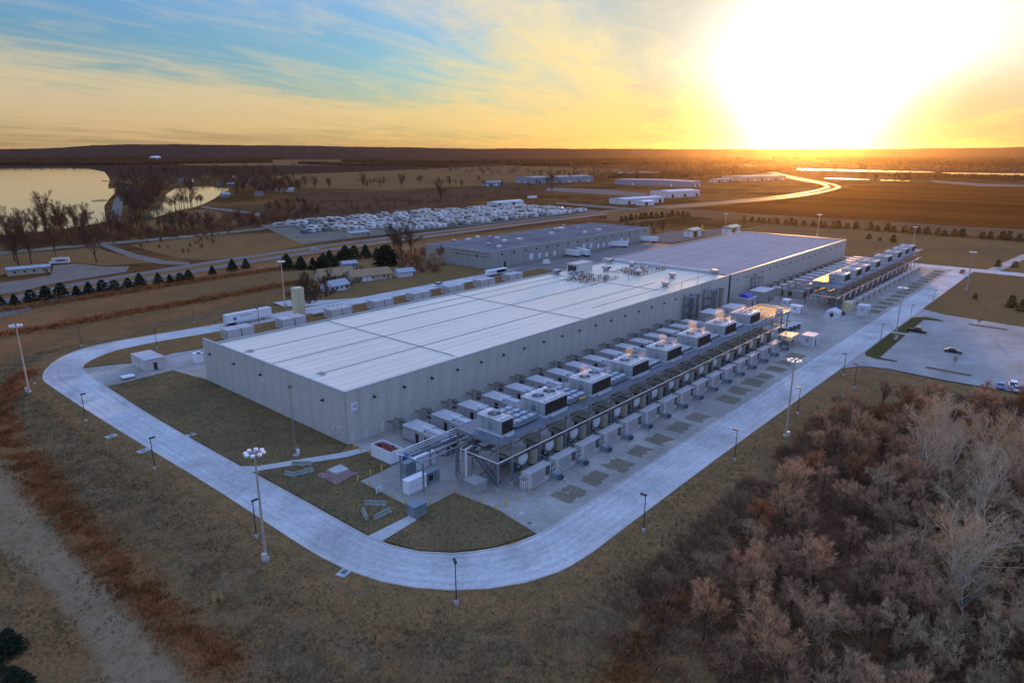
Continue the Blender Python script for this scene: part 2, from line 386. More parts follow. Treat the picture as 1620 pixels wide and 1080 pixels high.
# ---------------------------------------------------------------- mesh helpers
class MB:
    """collects solids and links them as ONE mesh object"""
    def __init__(self):
        self.v, self.f = [], []
    def box(self, x0, y0, z0, x1, y1, z1):
        b = len(self.v)
        self.v += [(x0, y0, z0), (x1, y0, z0), (x1, y1, z0), (x0, y1, z0), (x0, y0, z1), (x1, y0, z1), (x1, y1, z1), (x0, y1, z1)]
        self.f += [tuple(b + i for i in q) for q in ((3, 2, 1, 0), (4, 5, 6, 7), (0, 1, 5, 4), (1, 2, 6, 5), (2, 3, 7, 6), (3, 0, 4, 7))]
        return self
    def cb(self, cx, cy, cz, sx, sy, sz):
        return self.box(cx - sx / 2, cy - sy / 2, cz - sz / 2, cx + sx / 2, cy + sy / 2, cz + sz / 2)
    def prism(self, poly, z0, z1):
        b, n = len(self.v), len(poly)
        a = sum(poly[i][0] * poly[(i + 1) % n][1] - poly[(i + 1) % n][0] * poly[i][1] for i in range(n))
        if a < 0:
            poly = poly[::-1]
        self.v += [(x, y, z0) for x, y in poly] + [(x, y, z1) for x, y in poly]
        self.f += [tuple(range(b + n, b + 2 * n)), tuple(range(b + n - 1, b - 1, -1))]
        self.f += [(b + i, b + (i + 1) % n, b + n + (i + 1) % n, b + n + i) for i in range(n)]
        return self
    def sheet(self, poly, z):
        b, n = len(self.v), len(poly)
        a = sum(poly[i][0] * poly[(i + 1) % n][1] - poly[(i + 1) % n][0] * poly[i][1] for i in range(n))
        if a < 0:
            poly = poly[::-1]
        self.v += [(x, y, z) for x, y in poly]
        self.f.append(tuple(range(b, b + n)))
        return self
    def profile_x(self, prof, x0, x1):
        """closed outline in (y, z) drawn out along x"""
        b, n = len(self.v), len(prof)
        self.v += [(x0, y, z) for y, z in prof] + [(x1, y, z) for y, z in prof]
        self.f += [tuple(range(b + n - 1, b - 1, -1)), tuple(range(b + n, b + 2 * n))]
        self.f += [(b + i, b + (i + 1) % n, b + n + (i + 1) % n, b + n + i) for i in range(n)]
        return self
    def cyl(self, p0, p1, r0, r1=None, n=8, caps=True):
        r1 = r0 if r1 is None else r1
        p0, p1 = Vector(p0), Vector(p1)
        ax = (p1 - p0)
        if ax.length < 1e-6:
            return self
        ax.normalize()
        u = ax.orthogonal().normalized()
        w_ = ax.cross(u)
        b = len(self.v)
        for p, r in ((p0, r0), (p1, r1)):
            for i in range(n):
                t = 2 * math.pi * i / n
                self.v.append(tuple(p + u * (r * math.cos(t)) + w_ * (r * math.sin(t))))
        self.f += [(b + i, b + (i + 1) % n, b + n + (i + 1) % n, b + n + i) for i in range(n)]
        if caps:
            self.f += [tuple(range(b + n - 1, b - 1, -1)), tuple(range(b + n, b + 2 * n))]
        return self
    def tube(self, pts, r, n=6):
        for a, b in zip(pts[:-1], pts[1:]):
            self.cyl(a, b, r, n=n)
        for p in pts[1:-1]:
            self.ball(p, r * 1.12)
        return self
    def ball(self, c, r, n=6, m=4, sq=(1, 1, 1)):
        b = len(self.v)
        self.v.append((c[0], c[1], c[2] - r * sq[2]))
        for j in range(1, m):
            ph = -math.pi / 2 + math.pi * j / m
            for i in range(n):
                t = 2 * math.pi * i / n
                self.v.append((c[0] + r * sq[0] * math.cos(ph) * math.cos(t), c[1] + r * sq[1] * math.cos(ph) * math.sin(t), c[2] + r * sq[2] * math.sin(ph)))
        self.v.append((c[0], c[1], c[2] + r * sq[2]))
        top = len(self.v) - 1
        for i in range(n):
            self.f.append((b, b + 1 + (i + 1) % n, b + 1 + i))
            self.f.append((top, top - n + i, top - n + (i + 1) % n))
        for j in range(m - 2):
            for i in range(n):
                p, q_ = b + 1 + j * n + i, b + 1 + j * n + (i + 1) % n
                self.f.append((p, q_, q_ + n, p + n))
        return self
    def ring(self, c, r0, r1, z0, z1, n=16):
        """upright hollow ring"""
        b = len(self.v)
        for r, z in ((r1, z0), (r1, z1), (r0, z1), (r0, z0)):
            for i in range(n):
                t = 2 * math.pi * i / n
                self.v.append((c[0] + r * math.cos(t), c[1] + r * math.sin(t), z))
        for k in range(4):
            k2 = (k + 1) % 4
            for i in range(n):
                j = (i + 1) % n
                self.f.append((b + k * n + i, b + k * n + j, b + k2 * n + j, b + k2 * n + i))
        return self
    def mesh(self, name, m, smooth=False):
        me = bpy.data.meshes.new(name)
        me.from_pydata(self.v, [], self.f)
        me.update()
        if m:
            me.materials.append(MATS[m] if isinstance(m, str) else m)
        if smooth:
            me.polygons.foreach_set('use_smooth', [True] * len(me.polygons))
        return me
    def build(self, name, m, parent=None, smooth=False, loc=None, rz=0.0):
        return link(name, self.mesh(name, m, smooth), parent, loc, rz)

def link(name, me, parent=None, loc=None, rz=0.0):
    o = bpy.data.objects.new(name, me)
    COL.objects.link(o)
    if parent is not None:
        o.parent = parent
    if loc is not None:
        o.location = loc
    if rz:
        o.rotation_euler = (0, 0, rz)
    return o
def thing(name, label, cat, loc=(0, 0, 0), rz=0.0, group=None):
    return tag(link(name, None, None, loc, rz), label, cat, group)
def tag(o, label, cat, group=None):
    o['label'] = label
    o['category'] = cat
    if group:
        o['group'] = group
    return o
def struct(o, kind='structure'):
    o['kind'] = kind
    return o
CHILD = {}
def copy_tree(o, parent=None, loc=None, rz=None, label=None):
    c = o.copy()
    COL.objects.link(c)
    c.parent = parent
    if loc is not None:
        c.location = loc
    if rz is not None:
        c.rotation_euler = (0, 0, rz)
    if label:
        c['label'] = label
    if o.name not in CHILD:
        CHILD[o.name] = list(o.children)
    for ch in CHILD[o.name]:
        copy_tree(ch, c)
    return c
ORD = ['first', 'second', 'third', 'fourth', 'fifth', 'sixth', 'seventh', 'eighth', 'ninth', 'tenth', 'eleventh', 'twelfth',
       'thirteenth', 'fourteenth', 'fifteenth', 'sixteenth', 'seventeenth', 'eighteenth', 'nineteenth', 'twentieth']
TENS = {2: 'twenty', 3: 'thirty', 4: 'forty', 5: 'fifty'}
def nth(i):
    """ordinal word for a count that starts at 0"""
    if i < 20:
        return ORD[i]
    t, u = divmod(i + 1, 10)
    return (TENS[t][:-1] + 'ieth') if u == 0 else TENS[t] + '-' + ORD[u - 1]
# ---------------------------------------------------------------- the ground: one sheet out to the horizon
def sdf_site(x, y):
    """distance outside the perimeter road (numpy)"""
    cx, hx, cy, hy, r = 170.0, 199.0, 31.5, 93.0, 26.0
    qx, qy = np.abs(x - cx) - hx + r, np.abs(y - cy) - hy + r
    return np.hypot(np.maximum(qx, 0), np.maximum(qy, 0)) + np.minimum(np.maximum(qx, qy), 0) - r
def sst(x, a, b):
    t = np.clip((x - a) / (b - a), 0, 1)
    return t * t * (3 - 2 * t)
def bumps(x, y):
    return (np.sin(x * 0.31 + 1.3 * np.sin(y * 0.17)) * np.sin(y * 0.27 + 0.8 * np.sin(x * 0.13)) * 0.5
            + np.sin(x * 0.83 + y * 0.41) * np.sin(y * 0.71 - x * 0.37) * 0.28 + np.sin(x * 1.9 - y * 1.3) * 0.10)
def height(x, y):
    x, y = np.asarray(x, float), np.asarray(y, float)
    dd = sdf_site(x, y)
    fade = (1 - sst(x, 95, 140)) * (1 - sst(y, 105, 150))
    h = -0.06 - 1.7 * sst(dd, 5, 17) * fade
    h += bumps(x, y) * 0.5 * sst(dd, 5, 12) * fade
    strip = np.abs(x + 54.5)
    h -= 0.5 * (1 - sst(strip, 1.5, 4.5)) * fade
    return h
def gz(x, y):
    return float(height(x, y))
def seg_dist(x, y, pts):
    best = np.full(x.shape, 1e9)
    for (ax_, ay), (bx2, by) in zip(pts[:-1], pts[1:]):
        dx, dy = bx2 - ax_, by - ay
        t = np.clip(((x - ax_) * dx + (y - ay) * dy) / (dx * dx + dy * dy), 0, 1)
        best = np.minimum(best, np.hypot(x - ax_ - t * dx, y - ay - t * dy))
    return best
def axis(segs):
    out = []
    for a, b, s in segs:
        out += list(np.arange(a, b, s))
    a, s = out[-1] + segs[-1][2], segs[-1][2]
    up = []
    while a < 9500:
        up.append(a); s *= 1.28; a += s
    lo, a, s = [], segs[0][0], segs[0][2]
    while a > -9500:
        s *= 1.28; a -= s; lo.append(a)
    return np.array(lo[::-1] + out + up + [12000.0])
RUST = [[(-30, 110), (-38, 96), (-42.5, 83.6), (-46.5, 60.5), (-47, 36), (-48.4, 9), (-49, -10), (-48.2, -26), (-47, -40)],
        [(-30, -79), (-20, -80), (-8, -77), (6, -78)],
        [(-80, 196), (-20, 205), (60, 211), (110, 214)], [(-70, 160), (0, 163), (60, 168), (95, 172)],
        [(470, 45), (470, -90)], [(300, 150), (420, 130)]]
gxs, gys = axis([(-130, 70, 1.8), (70, 150, 4), (150, 360, 8)]), axis([(-150, 135, 1.8), (135, 260, 4)])
GX, GY = np.meshgrid(gxs, gys, indexing='ij')
GZ = height(GX, GY)
gv = np.stack([GX, GY, GZ], -1).reshape(-1, 3)
nx, ny = len(gxs), len(gys)
ii, jj = np.meshgrid(np.arange(nx - 1), np.arange(ny - 1), indexing='ij')
k0 = (ii * ny + jj).ravel()
gf = np.stack([k0, k0 + ny, k0 + ny + 1, k0 + 1], 1)
gme = bpy.data.meshes.new('ground')
gme.from_pydata(gv.tolist(), [], gf.tolist())
dd = sdf_site(GX, GY)
rust = np.zeros(GX.shape)
for k, ln in enumerate(RUST):
    wv = 2.6 + 1.3 * np.sin(GX * 0.21 + GY * 0.16)
    rust = np.maximum(rust, 1 - sst(seg_dist(GX, GY, ln), wv * 0.5, wv * 1.25))
tan = (1 - sst(dd, 3, 9)) + 0.45 * (1 - sst(np.abs(GX + 62), 1, 6)) + sst(GX, 88, 112) + (1 - sst(-62 - GY, 6, 10)) * (GX > 5) * (GY < -60)
strip = (1 - sst(np.abs(GX + 54.7 + 0.8 * np.sin(GY * 0.11)), 2.6, 3.8)) * (GY < 60) * (GY > -75)
dark = (1 - sst(np.abs(dd - 12 - 3 * np.sin(GX * .07) - 2 * np.sin(GY * .09)), 3, 8)) * (GX < 100)
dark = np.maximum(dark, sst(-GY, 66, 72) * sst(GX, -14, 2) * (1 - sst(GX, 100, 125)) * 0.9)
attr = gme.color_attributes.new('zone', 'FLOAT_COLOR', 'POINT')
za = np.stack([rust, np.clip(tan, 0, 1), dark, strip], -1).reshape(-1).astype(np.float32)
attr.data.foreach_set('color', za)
dist_c = np.hypot(GX + 77, GY + 114)
wild = np.maximum(sst(GY, 225, 260), sst(GX, 360, 420)) * 1.0 + sst(dist_c, 1300, 2300)
gme.attributes.new('wild', 'FLOAT', 'POINT').data.foreach_set('value', wild.reshape(-1).astype(np.float32))
gme.polygons.foreach_set('use_smooth', [True] * len(gme.polygons))
gm = bpy.data.materials.new('ground')
gm.use_nodes = True
q = NG(gm.node_tree)
bs = gm.node_tree.nodes['Principled BSDF']
co = q.n('ShaderNodeTexCoord').outputs['Object']
at_ = q.n('ShaderNodeAttribute', attribute_name='zone')
zs = q.n('ShaderNodeSeparateColor', {0: at_.outputs['Color']})
N1, N2, N3 = q.noise(co, 0.045, 6, 0.62, 0.5), q.noise(co, 0.33, 6, 0.68, 0.8), q.noise(co, 2.6, 5, 0.72, 0.5)
N4 = q.noise(co, 0.16, 5, 0.7, 1.2)
c = q.mix(q.ss(N1, 0.38, 0.62), (0.275, 0.150, 0.062), (0.210, 0.126, 0.056))
c = q.mix(q.ss(N4, 0.48, 0.64, 0, 0.9), c, (0.31, 0.135, 0.052))
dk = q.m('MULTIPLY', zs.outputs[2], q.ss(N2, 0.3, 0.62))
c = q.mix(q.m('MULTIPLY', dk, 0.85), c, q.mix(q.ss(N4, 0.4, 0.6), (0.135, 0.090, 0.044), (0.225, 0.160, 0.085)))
tn = q.m('MULTIPLY', zs.outputs[1], q.ss(N2, 0.25, 0.55, 0.45, 1.0))
c = q.mix(tn, c, q.mix(q.ss(N4, 0.4, 0.62), (0.245, 0.150, 0.068), (0.32, 0.182, 0.078)))
ru = q.m('MULTIPLY', zs.outputs[0], q.ss(N2, 0.28, 0.56, 0.15, 1.0))
c = q.mix(ru, c, q.mix(q.ss(N3, 0.35, 0.65), (0.24, 0.095, 0.036), (0.38, 0.145, 0.052)))
st = q.m('MULTIPLY', at_.outputs['Alpha'], q.ss(N2, 0.25, 0.6, 0.35, 0.95))
c = q.mix(st, c, q.mix(q.ss(N3, 0.35, 0.65), (0.29, 0.20, 0.11), (0.40, 0.285, 0.165)))
wl = q.n('ShaderNodeAttribute', attribute_name='wild')
c = q.mix(wl.outputs['Fac'], c, q.mix(q.ss(q.noise(co, 0.011, 7, 0.68, 1.0), 0.40, 0.62), (0.10, 0.050, 0.020), (0.205, 0.105, 0.038)))
c = q.mix(q.ss(wl.outputs['Fac'], 1.02, 2.0), c, (0.058, 0.033, 0.026))
c = q.mix(q.ss(q.noise(co, 0.9, 6, 0.75, 1.0), 0.45, 0.7, 0.0, 0.5), c, (0.05, 0.034, 0.02))
c = q.mix(q.ss(N3, 0.42, 0.72, 0.0, 0.6), c, (0.02, 0.015, 0.010))
q.set(bs.inputs['Base Color'], c)
bs.inputs['Roughness'].default_value = 0.95
bs.inputs['Specular IOR Level'].default_value = 0.0
bn = q.n('ShaderNodeBump', {'Height': q.m('ADD', N2, q.m('MULTIPLY', N3, 0.45)), 'Strength': 0.7, 'Distance': 0.8})
q.set(bs.inputs['Normal'], bn.outputs[0])
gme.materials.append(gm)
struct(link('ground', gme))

# ---------------------------------------------------------------- sheets and kerbs
LAYER = [0]
def sheet(name, poly, z, m, kind='structure'):
    LAYER[0] += 1
    z += 0.0012 * LAYER[0]
    return struct(MB().sheet(list(poly), z).build(name, m), kind)
def px(pts, z=0.0):
    return [g2(x, y, z) for x, y in pts]
def smooth_line(pts, step=3.0, closed=False):
    """Catmull-Rom through the surveyed points"""
    out = []
    n = len(pts)
    for i in range(n - 1):
        p0, p1, p2, p3 = pts[max(i - 1, 0)], pts[i], pts[i + 1], pts[min(i + 2, n - 1)]
        L = math.hypot(p2[0] - p1[0], p2[1] - p1[1])
        k = max(1, min(40, int(L / step)))
        for j in range(k):
            t = j / k
            out.append(tuple(0.5 * ((2 * b) + (c_ - a) * t + (2 * a - 5 * b + 4 * c_ - d_) * t * t + (3 * b - a - 3 * c_ + d_) * t ** 3)
                             for a, b, c_, d_ in zip(p0, p1, p2, p3)))
    out.append(pts[-1])
    return out
def normals2(pts):
    out = []
    for i in range(len(pts)):
        a, b = pts[max(i - 1, 0)], pts[min(i + 1, len(pts) - 1)]
        dx, dy = b[0] - a[0], b[1] - a[1]
        L = math.hypot(dx, dy) or 1
        out.append((-dy / L, dx / L))
    return out
def ribbon(name, pts, w0, w1, z0, z1, m, kind='structure'):
    """solid strip beside a polyline, from offset w0 to w1 on its left"""
    ns = normals2(pts)
    mb = MB()
    for i, (p, n_) in enumerate(zip(pts, ns)):
        a = (p[0] + n_[0] * w0, p[1] + n_[1] * w0)
        b = (p[0] + n_[0] * w1, p[1] + n_[1] * w1)
        mb.v += [(a[0], a[1], z0), (b[0], b[1], z0), (b[0], b[1], z1), (a[0], a[1], z1)]
        if i:
            k = 4 * i
            for s in range(4):
                mb.f.append((k - 4 + s, k - 4 + (s + 1) % 4, k + (s + 1) % 4, k + s))
    k = len(mb.v) - 4
    mb.f += [(3, 2, 1, 0), (k, k + 1, k + 2, k + 3)]
    return struct(mb.build(name, m), kind)
def strip_sheet(name, pts, w0, w1, z, m):
    ns = normals2(pts)
    mb = MB()
    for i, (p, n_) in enumerate(zip(pts, ns)):
        mb.v += [(p[0] + n_[0] * w0, p[1] + n_[1] * w0, z), (p[0] + n_[0] * w1, p[1] + n_[1] * w1, z)]
        if i:
            mb.f.append((2 * i - 2, 2 * i, 2 * i + 1, 2 * i - 1) if w1 > w0 else (2 * i - 1, 2 * i + 1, 2 * i, 2 * i - 2))
    return struct(mb.build(name, m))

OUT = [(200, 121.5), (120, 121.5), (60, 121.5), (32, 121.8), (10, 123.6), (-3, 124.6), (-13, 122.5), (-21, 116), (-27, 106), (-29.6, 98), (-30, 88), (-29.7, 63), (-29, 34),
       (-28, 2), (-27.8, -23), (-27.5, -32), (-26.6, -38.5), (-25.3, -43.5), (-23, -48.2), (-20, -52.5), (-16.3, -56.2), (-11.8, -59.2), (-6.6, -61.2), (0, -62), (10, -61.9), (50, -61.6), (124, -61.8)]
INN = [(200, 112), (120, 112), (60, 111.5), (30, 111.3), (7.4, 113.8), (-6, 112.9), (-14.5, 107.8), (-19, 101), (-20.2, 88), (-20.4, 78), (-20.9, 48), (-20.5, 16),
       (-20, 0), (-19.6, -14), (-19.2, -32), (-18.4, -37.2), (-16.6, -41.8), (-13.5, -46), (-8.2, -49.9), (-0.5, -52.4), (20, -52.6), (124, -52.6)]
outS, innS = smooth_line(OUT), smooth_line(INN)
sheet('yard', [(0.6, 57.5), (0.6, -7.5), (-0.6, -15), (-8.5, -15.5), (-8.6, -32.2), (0.2, -32.2), (1.0, -42), (-0.6, -53), (345, -54), (345, 57.5)], 0.015, 'yard_concrete')
sheet('rear_yard', [(-21, 77.5), (-2.8, 79.6), (0.62, 57.5), (200, 57.52), (200, 95.5), (12, 95.5), (5, 97), (-7.5, 95.5), (-17, 100.3), (-21, 101)], 0.019, 'yard_concrete')
def resample(pts, n):
    cum = [0.0]
    for a, b in zip(pts[:-1], pts[1:]):
        cum.append(cum[-1] + math.hypot(b[0] - a[0], b[1] - a[1]))
    t = np.linspace(0, cum[-1], n)
    return list(zip(np.interp(t, cum, [p[0] for p in pts]), np.interp(t, cum, [p[1] for p in pts]))), cum[-1]
def lane_sheet(name, a, b, z, m, n=240, k=12):
    """carriageway between two kerb lines, carrying its own across and along measure for wear"""
    A, La = resample(a, n)
    B, Lb = resample(b, n)
    mb, us, vs2 = MB(), [], []
    for i in range(n):
        for j in range(k + 1):
            t = j / k
            mb.v.append((A[i][0] + (B[i][0] - A[i][0]) * t, A[i][1] + (B[i][1] - A[i][1]) * t, z))
            us.append(t)
            vs2.append((La + Lb) / 2 * i / (n - 1))
            if i and j:
                q_ = i * (k + 1) + j
                mb.f.append((q_ - k - 2, q_ - 1, q_, q_ - k - 1))
    me = mb.mesh(name, m)
    if me.polygons[0].normal.z < 0:
        me.flip_normals()
    me.attributes.new('across', 'FLOAT', 'POINT').data.foreach_set('value', us)
    me.attributes.new('along', 'FLOAT', 'POINT').data.foreach_set('value', vs2)
    return struct(link(name, me))
lane_sheet('perimeter_road', outS, innS, 0.035, 'road_concrete')
lane_sheet('service_road', [(124, -61.8), (340, -61.8)], [(124, -52.6), (340, -52.6)], 0.036, 'road_concrete', 80)
ribbon('kerb', outS, -0.02, 0.42, -0.4, 0.13, 'kerb_concrete')
ribbon('kerb', innS[: int(len(innS) * 0.90)], -0.28, 0.0, -0.4, 0.13, 'kerb_concrete')
L1 = [(-20.35, 78.3), (-2.8, 79.4), (-0.25, 64.5), (-0.25, 0.4), (-4, -2.2), (-18, 4.7), (-20.0, 7), (-20.3, 16), (-20.7, 48)]
L2 = [(-19.8, 2.7), (-18, 2.2), (-4, -5), (0.55, -7.4), (-0.65, -15), (-8.55, -15.5), (-8.65, -31.8), (-11, -32.2), (-19.0, -32.2), (-19.4, -14)]
L3 = [(-18.4, -35.4), (-10.8, -34.4), (-8, -33.5), (-6.9, -32.3), (0.15, -32.25), (0.95, -42), (-0.6, -52), (-8, -49.6), (-13.3, -45.7), (-16.4, -41.6)]
L4 = [(-17, 100.5), (-7.5, 95.7), (5, 97.2), (12, 95.7), (200, 95.7), (200, 111.9), (60, 111.3), (30, 111.1), (7.4, 113.6), (-6, 112.7), (-14.3, 107.6), (-18.4, 101.5)]
for L_, m_ in ((L1, 'lawn'), (L2, 'lawn'), (L3, 'lawn'), (L4, 'lawn_tan')):
    sheet('lawn', L_, 0.115, m_)
sheet('path', [(-20.2, 7), (-18, 4.7), (-4, -2.2), (0.5, -3.6), (0.58, -6.0), (-4, -5), (-18, 2.2), (-20, 2.9)], 0.1, 'path_concrete')
sheet('path', [(-19.15, -32.25), (-10.7, -32.3), (-10.7, -34.4), (-18.6, -35.2)], 0.1, 'path_concrete')
# worn grass bays between the cabinets and the road
for k in range(15):
    x0 = 10.5 + 8.2 * k + random.uniform(-0.5, 0.5)
    if k in (7,):
        continue
    a, b = x0 + random.uniform(0, .6), x0 + random.uniform(5.0, 6.6)
    y1, y0 = -45.3 - random.uniform(0, 0.8), -50.9 + random.uniform(0, 1.6)
    n_ = 9
    poly = [(a + (b - a) * t / n_ , y0 + random.uniform(-.6, .5)) for t in range(n_ + 1)] + [(b - (b - a) * t / n_ + random.uniform(-.2, .2), y1 + random.uniform(-.7, .5)) for t in range(n_ + 1)]
    sheet('grass_bay', poly, 0.024, 'lawn_bay' if 'lawn_bay' in MATS else 'gravel_strip')
for k in range(14):
    x0 = 206 + 9.2 * k
    sheet('grass_bay', [(x0, -51), (x0 + 6.5, -50.8), (x0 + 6.3, -46), (x0 + .3, -45.8)], 0.024, 'gravel_strip')
# parking lot to the right of the road, its planted islands and the fields round it
sheet('parking_lot', [(124.5, -61.85), (131, -65.5), (133.2, -72), (132.2, -86), (133, -98), (136, -108), (142, -150), (216, -150), (217, -95), (220.5, -70), (226, -61.85)], 0.028, 'lot_concrete')
def island(pts, m='lawn_green', h=0.14):
    o = struct(MB().prism(pts, -0.1, h - 0.02).build('planting_island', 'kerb_concrete'))
    cx, cy = sum(p[0] for p in pts) / len(pts), sum(p[1] for p in pts) / len(pts)
    s = MB().sheet([(cx + (x - cx) * 0.985 , cy + (y - cy) * 0.985) for x, y in pts], h).build('grass', m, o)
    return o
island([(145.5, -62.2), (142.4, -63.4), (140.8, -66.4), (141.2, -72.3), (142.6, -72.3), (143.2, -67.2), (178, -66.6), (178, -61.95)])
island([(179.6, -61.95), (179.6, -66.6), (206, -66.2), (208, -72), (209.6, -72), (211.8, -66), (208, -62.4)])
island([(140.6, -79.6), (142.6, -79.6), (142.2, -91), (140.4, -91)], 'lawn_tan')
island([(208.3, -79.7), (210.3, -79.7), (209.8, -91.3), (208, -91.3)], 'lawn_tan')
sheet('field', [(225, -62.3), (336, -62.5), (336, -160), (217.2, -160), (217.2, -95), (220.8, -70)], 0.02, 'lawn_tan')

lane_sheet('cross_road', [(340, -200), (340, 0), (338, 60)], [(352, -200), (352, 30), (348, 60)], 0.039, 'road_concrete', 40)
sheet('driveway', [(352, -66), (430, -73), (430, -78), (352, -72)], 0.034, 'lot_concrete')

# ---------------------------------------------------------------- country roads
MAIN = smooth_line([(-260, 60), (-120, 140), (-17, 203), (24, 231), (72, 243), (128, 254), (207, 262), (300, 265), (434, 270), (560, 266), (690, 245), (780, 233), (870, 227), (980, 231), (1100, 245), (1190, 264), (1300, 312), (1424, 388), (1645, 515), (2067, 732), (3030, 1210), (3900, 1650)], 12)
strip_sheet('main_road', MAIN, -8.5, 0.5, 0.05, 'highway_asphalt')
strip_sheet('main_road', MAIN, 9.0, 17.5, 0.05, 'highway_asphalt')
strip_sheet('median', MAIN, 0.52, 8.98, 0.03, 'lawn_tan')
strip_sheet('farm_road', [(588, 251), (585, 160), (586, 70), (586, -60), (588, -220)], -2.5, 2.5, 0.06, 'gravel_pale')
sheet('side_road', px([(480 / 3, 220 + 495 / 3), (165, 385), (215, 402), (262, 412.5), (300, 415), (300, 419.5), (255, 418.5), (205, 407.5), (160, 389), (152, 387)]), 0.05, 'gravel_pale')
sheet('side_road', px([(0, 398), (100, 389), (160, 384), (300, 372), (420, 360), (420, 363), (300, 376), (165, 388), (100, 393), (0, 403)]), 0.045, 'gravel_strip')
sheet('side_road', px([(318, 326), (405, 336), (418, 339), (408, 343), (400, 339), (318, 329)]), 0.045, 'gravel_pale')
sheet('gravel_lot', px([(0, 448), (35, 443), (80, 436), (85, 420), (120, 417), (165, 422), (205, 421), (200, 430), (130, 441), (70, 452), (30, 462), (0, 466)]), 0.045, 'gravel_pale')
sheet('lake_road', px([(205, 293), (210, 296), (203, 305), (196, 315), (193, 335), (190, 350), (172, 351), (176, 335), (180, 318), (190, 303)]), 0.05, 'gravel_pale')
sheet('house_drive', [(62, 131), (66, 124.5), (72, 122), (92, 122), (84, 125), (76, 131), (70, 139), (63, 140)], 0.05, 'path_concrete')
sheet('front_lawn', [(76, 131), (84, 125.5), (92, 122.3), (178, 122.3), (178, 160), (120, 176), (80, 160), (70, 140)], 0.0, 'lawn_tan')
sheet('warehouse_yard', [(150, 95.8), (150, 111.9), (200, 122), (178, 122.2), (176, 127), (330, 127), (330, 58), (200, 58), (200, 95.6)], 0.04, 'asphalt_old')
sheet('storage_lot', [(172, 294), (214, 425), (530, 418), (520, 292), (345, 288), (260, 292)], 0.04, 'gravel_strip')
sheet('forecourt', [(186, 292), (204, 292), (258, 291.5), (250, 312), (200, 345), (192, 330)], 0.05, 'gravel_pale')

# ---------------------------------------------------------------- fields beyond
sheet('field', px([(205, 388), (330, 373), (440, 368), (540, 377), (420, 401), (330, 412), (285, 409), (240, 398)]), 0.03, 'field_tan')
sheet('field', px([(228, 352), (318, 331), (420, 344), (380, 356), (230, 366)]), 0.03, 'field_tan')
sheet('field', px([(0, 404), (80, 398), (150, 391), (190, 404), (245, 416), (165, 421), (118, 416), (80, 414), (0, 436)]), 0.03, 'field_tan')
sheet('field', px([(330, 330), (470, 320), (700, 318), (830, 305), (690, 330), (470, 350), (400, 358)]), 0.03, 'field_brown')
sheet('field', px([(420, 278), (800, 262), (1010, 268), (860, 285), (760, 293), (600, 302), (480, 296)]), 0.03, 'field_tan')
sheet('field', px([(450, 305), (620, 304), (860, 290), (940, 300), (700, 318), (480, 318)]), 0.032, 'field_brown')
sheet('field', px([(240, 254), (700, 252), (900, 256), (560, 262), (300, 262)]), 0.03, 'field_tan')
sheet('field', [(600, 235), (690, 222), (870, 206), (1100, 215), (1250, 262), (1500, 100), (1330, -80), (1250, -260), (595, -260)], 0.03, 'field_far')
sheet('field', [(356, 115), (500, 110), (500, -200), (356, -200), (354, 30)], 0.0, 'lawn_tan')
sheet('field', [(522, 230), (580, 235), (580, -220), (522, -220)], 0.0, 'field_tan')
sheet('field', px([(960, 335), (1030, 328), (1085, 332), (1100, 340), (1010, 352), (960, 350)]), 0.02, 'field_tan')

# ---------------------------------------------------------------- water
def water_mat(name, col, rough, bump):
    m = bpy.data.materials.new(name)
    MATS[name] = m
    m.use_nodes = True
    q = NG(m.node_tree)
    b = m.node_tree.nodes['Principled BSDF']
    q.set(b.inputs['Base Color'], col)
    b.inputs['Roughness'].default_value = rough
    b.inputs['IOR'].default_value = 1.33
    b.inputs['Specular IOR Level'].default_value = 0.9
    co = q.n('ShaderNodeTexCoord').outputs['Object']
    bn = q.n('ShaderNodeBump', {'Height': q.noise(co, 0.35, 4, 0.6), 'Strength': bump, 'Distance': 0.1})
    q.set(b.inputs['Normal'], bn.outputs[0])
    return m
water_mat('lake_water', (0.05, 0.06, 0.045), 0.06, 0.03)
LAKE = px([(-900, 285), (-400, 272), (-100, 268.5), (0, 267), (40, 266.3), (100, 265.5), (140, 267), (165, 272), (171, 279), (174, 286), (171, 293), (172, 299), (186, 297), (181, 306), (172, 316), (165, 326), (166, 340), (168, 351), (141, 356), (90, 364), (0, 372), (-120, 385), (-400, 420), (-900, 470)])
sheet('lake', LAKE, 0.06, 'lake_water')
sheet('pond', px([(221, 347), (240, 334), (258, 322), (262, 308), (276, 299), (300, 296), (335, 296), (366, 299), (350, 307), (338, 315), (320, 324), (300, 330), (268, 337), (240, 346)]), 0.06, 'lake_water')
for pts in ([(1258, 267), (1330, 268), (1470, 271.5), (1480, 273), (1400, 273), (1270, 268.8)], [(1303, 281.8), (1345, 282.4), (1382, 284), (1375, 285), (1310, 283)],
            [(1392, 284.5), (1440, 285.5), (1438, 287), (1394, 286)], [(1490, 273), (1640, 275), (1640, 278), (1560, 277.5), (1500, 276)], [(1425, 275.5), (1470, 276), (1465, 278), (1430, 277.5)]):
    sheet('pond', px(pts), 0.06, 'lake_water')
sheet('track', px([(1470, 285), (1560, 291), (1640, 293), (1640, 296), (1550, 295), (1480, 289)]), 0.06, 'gravel_pale')

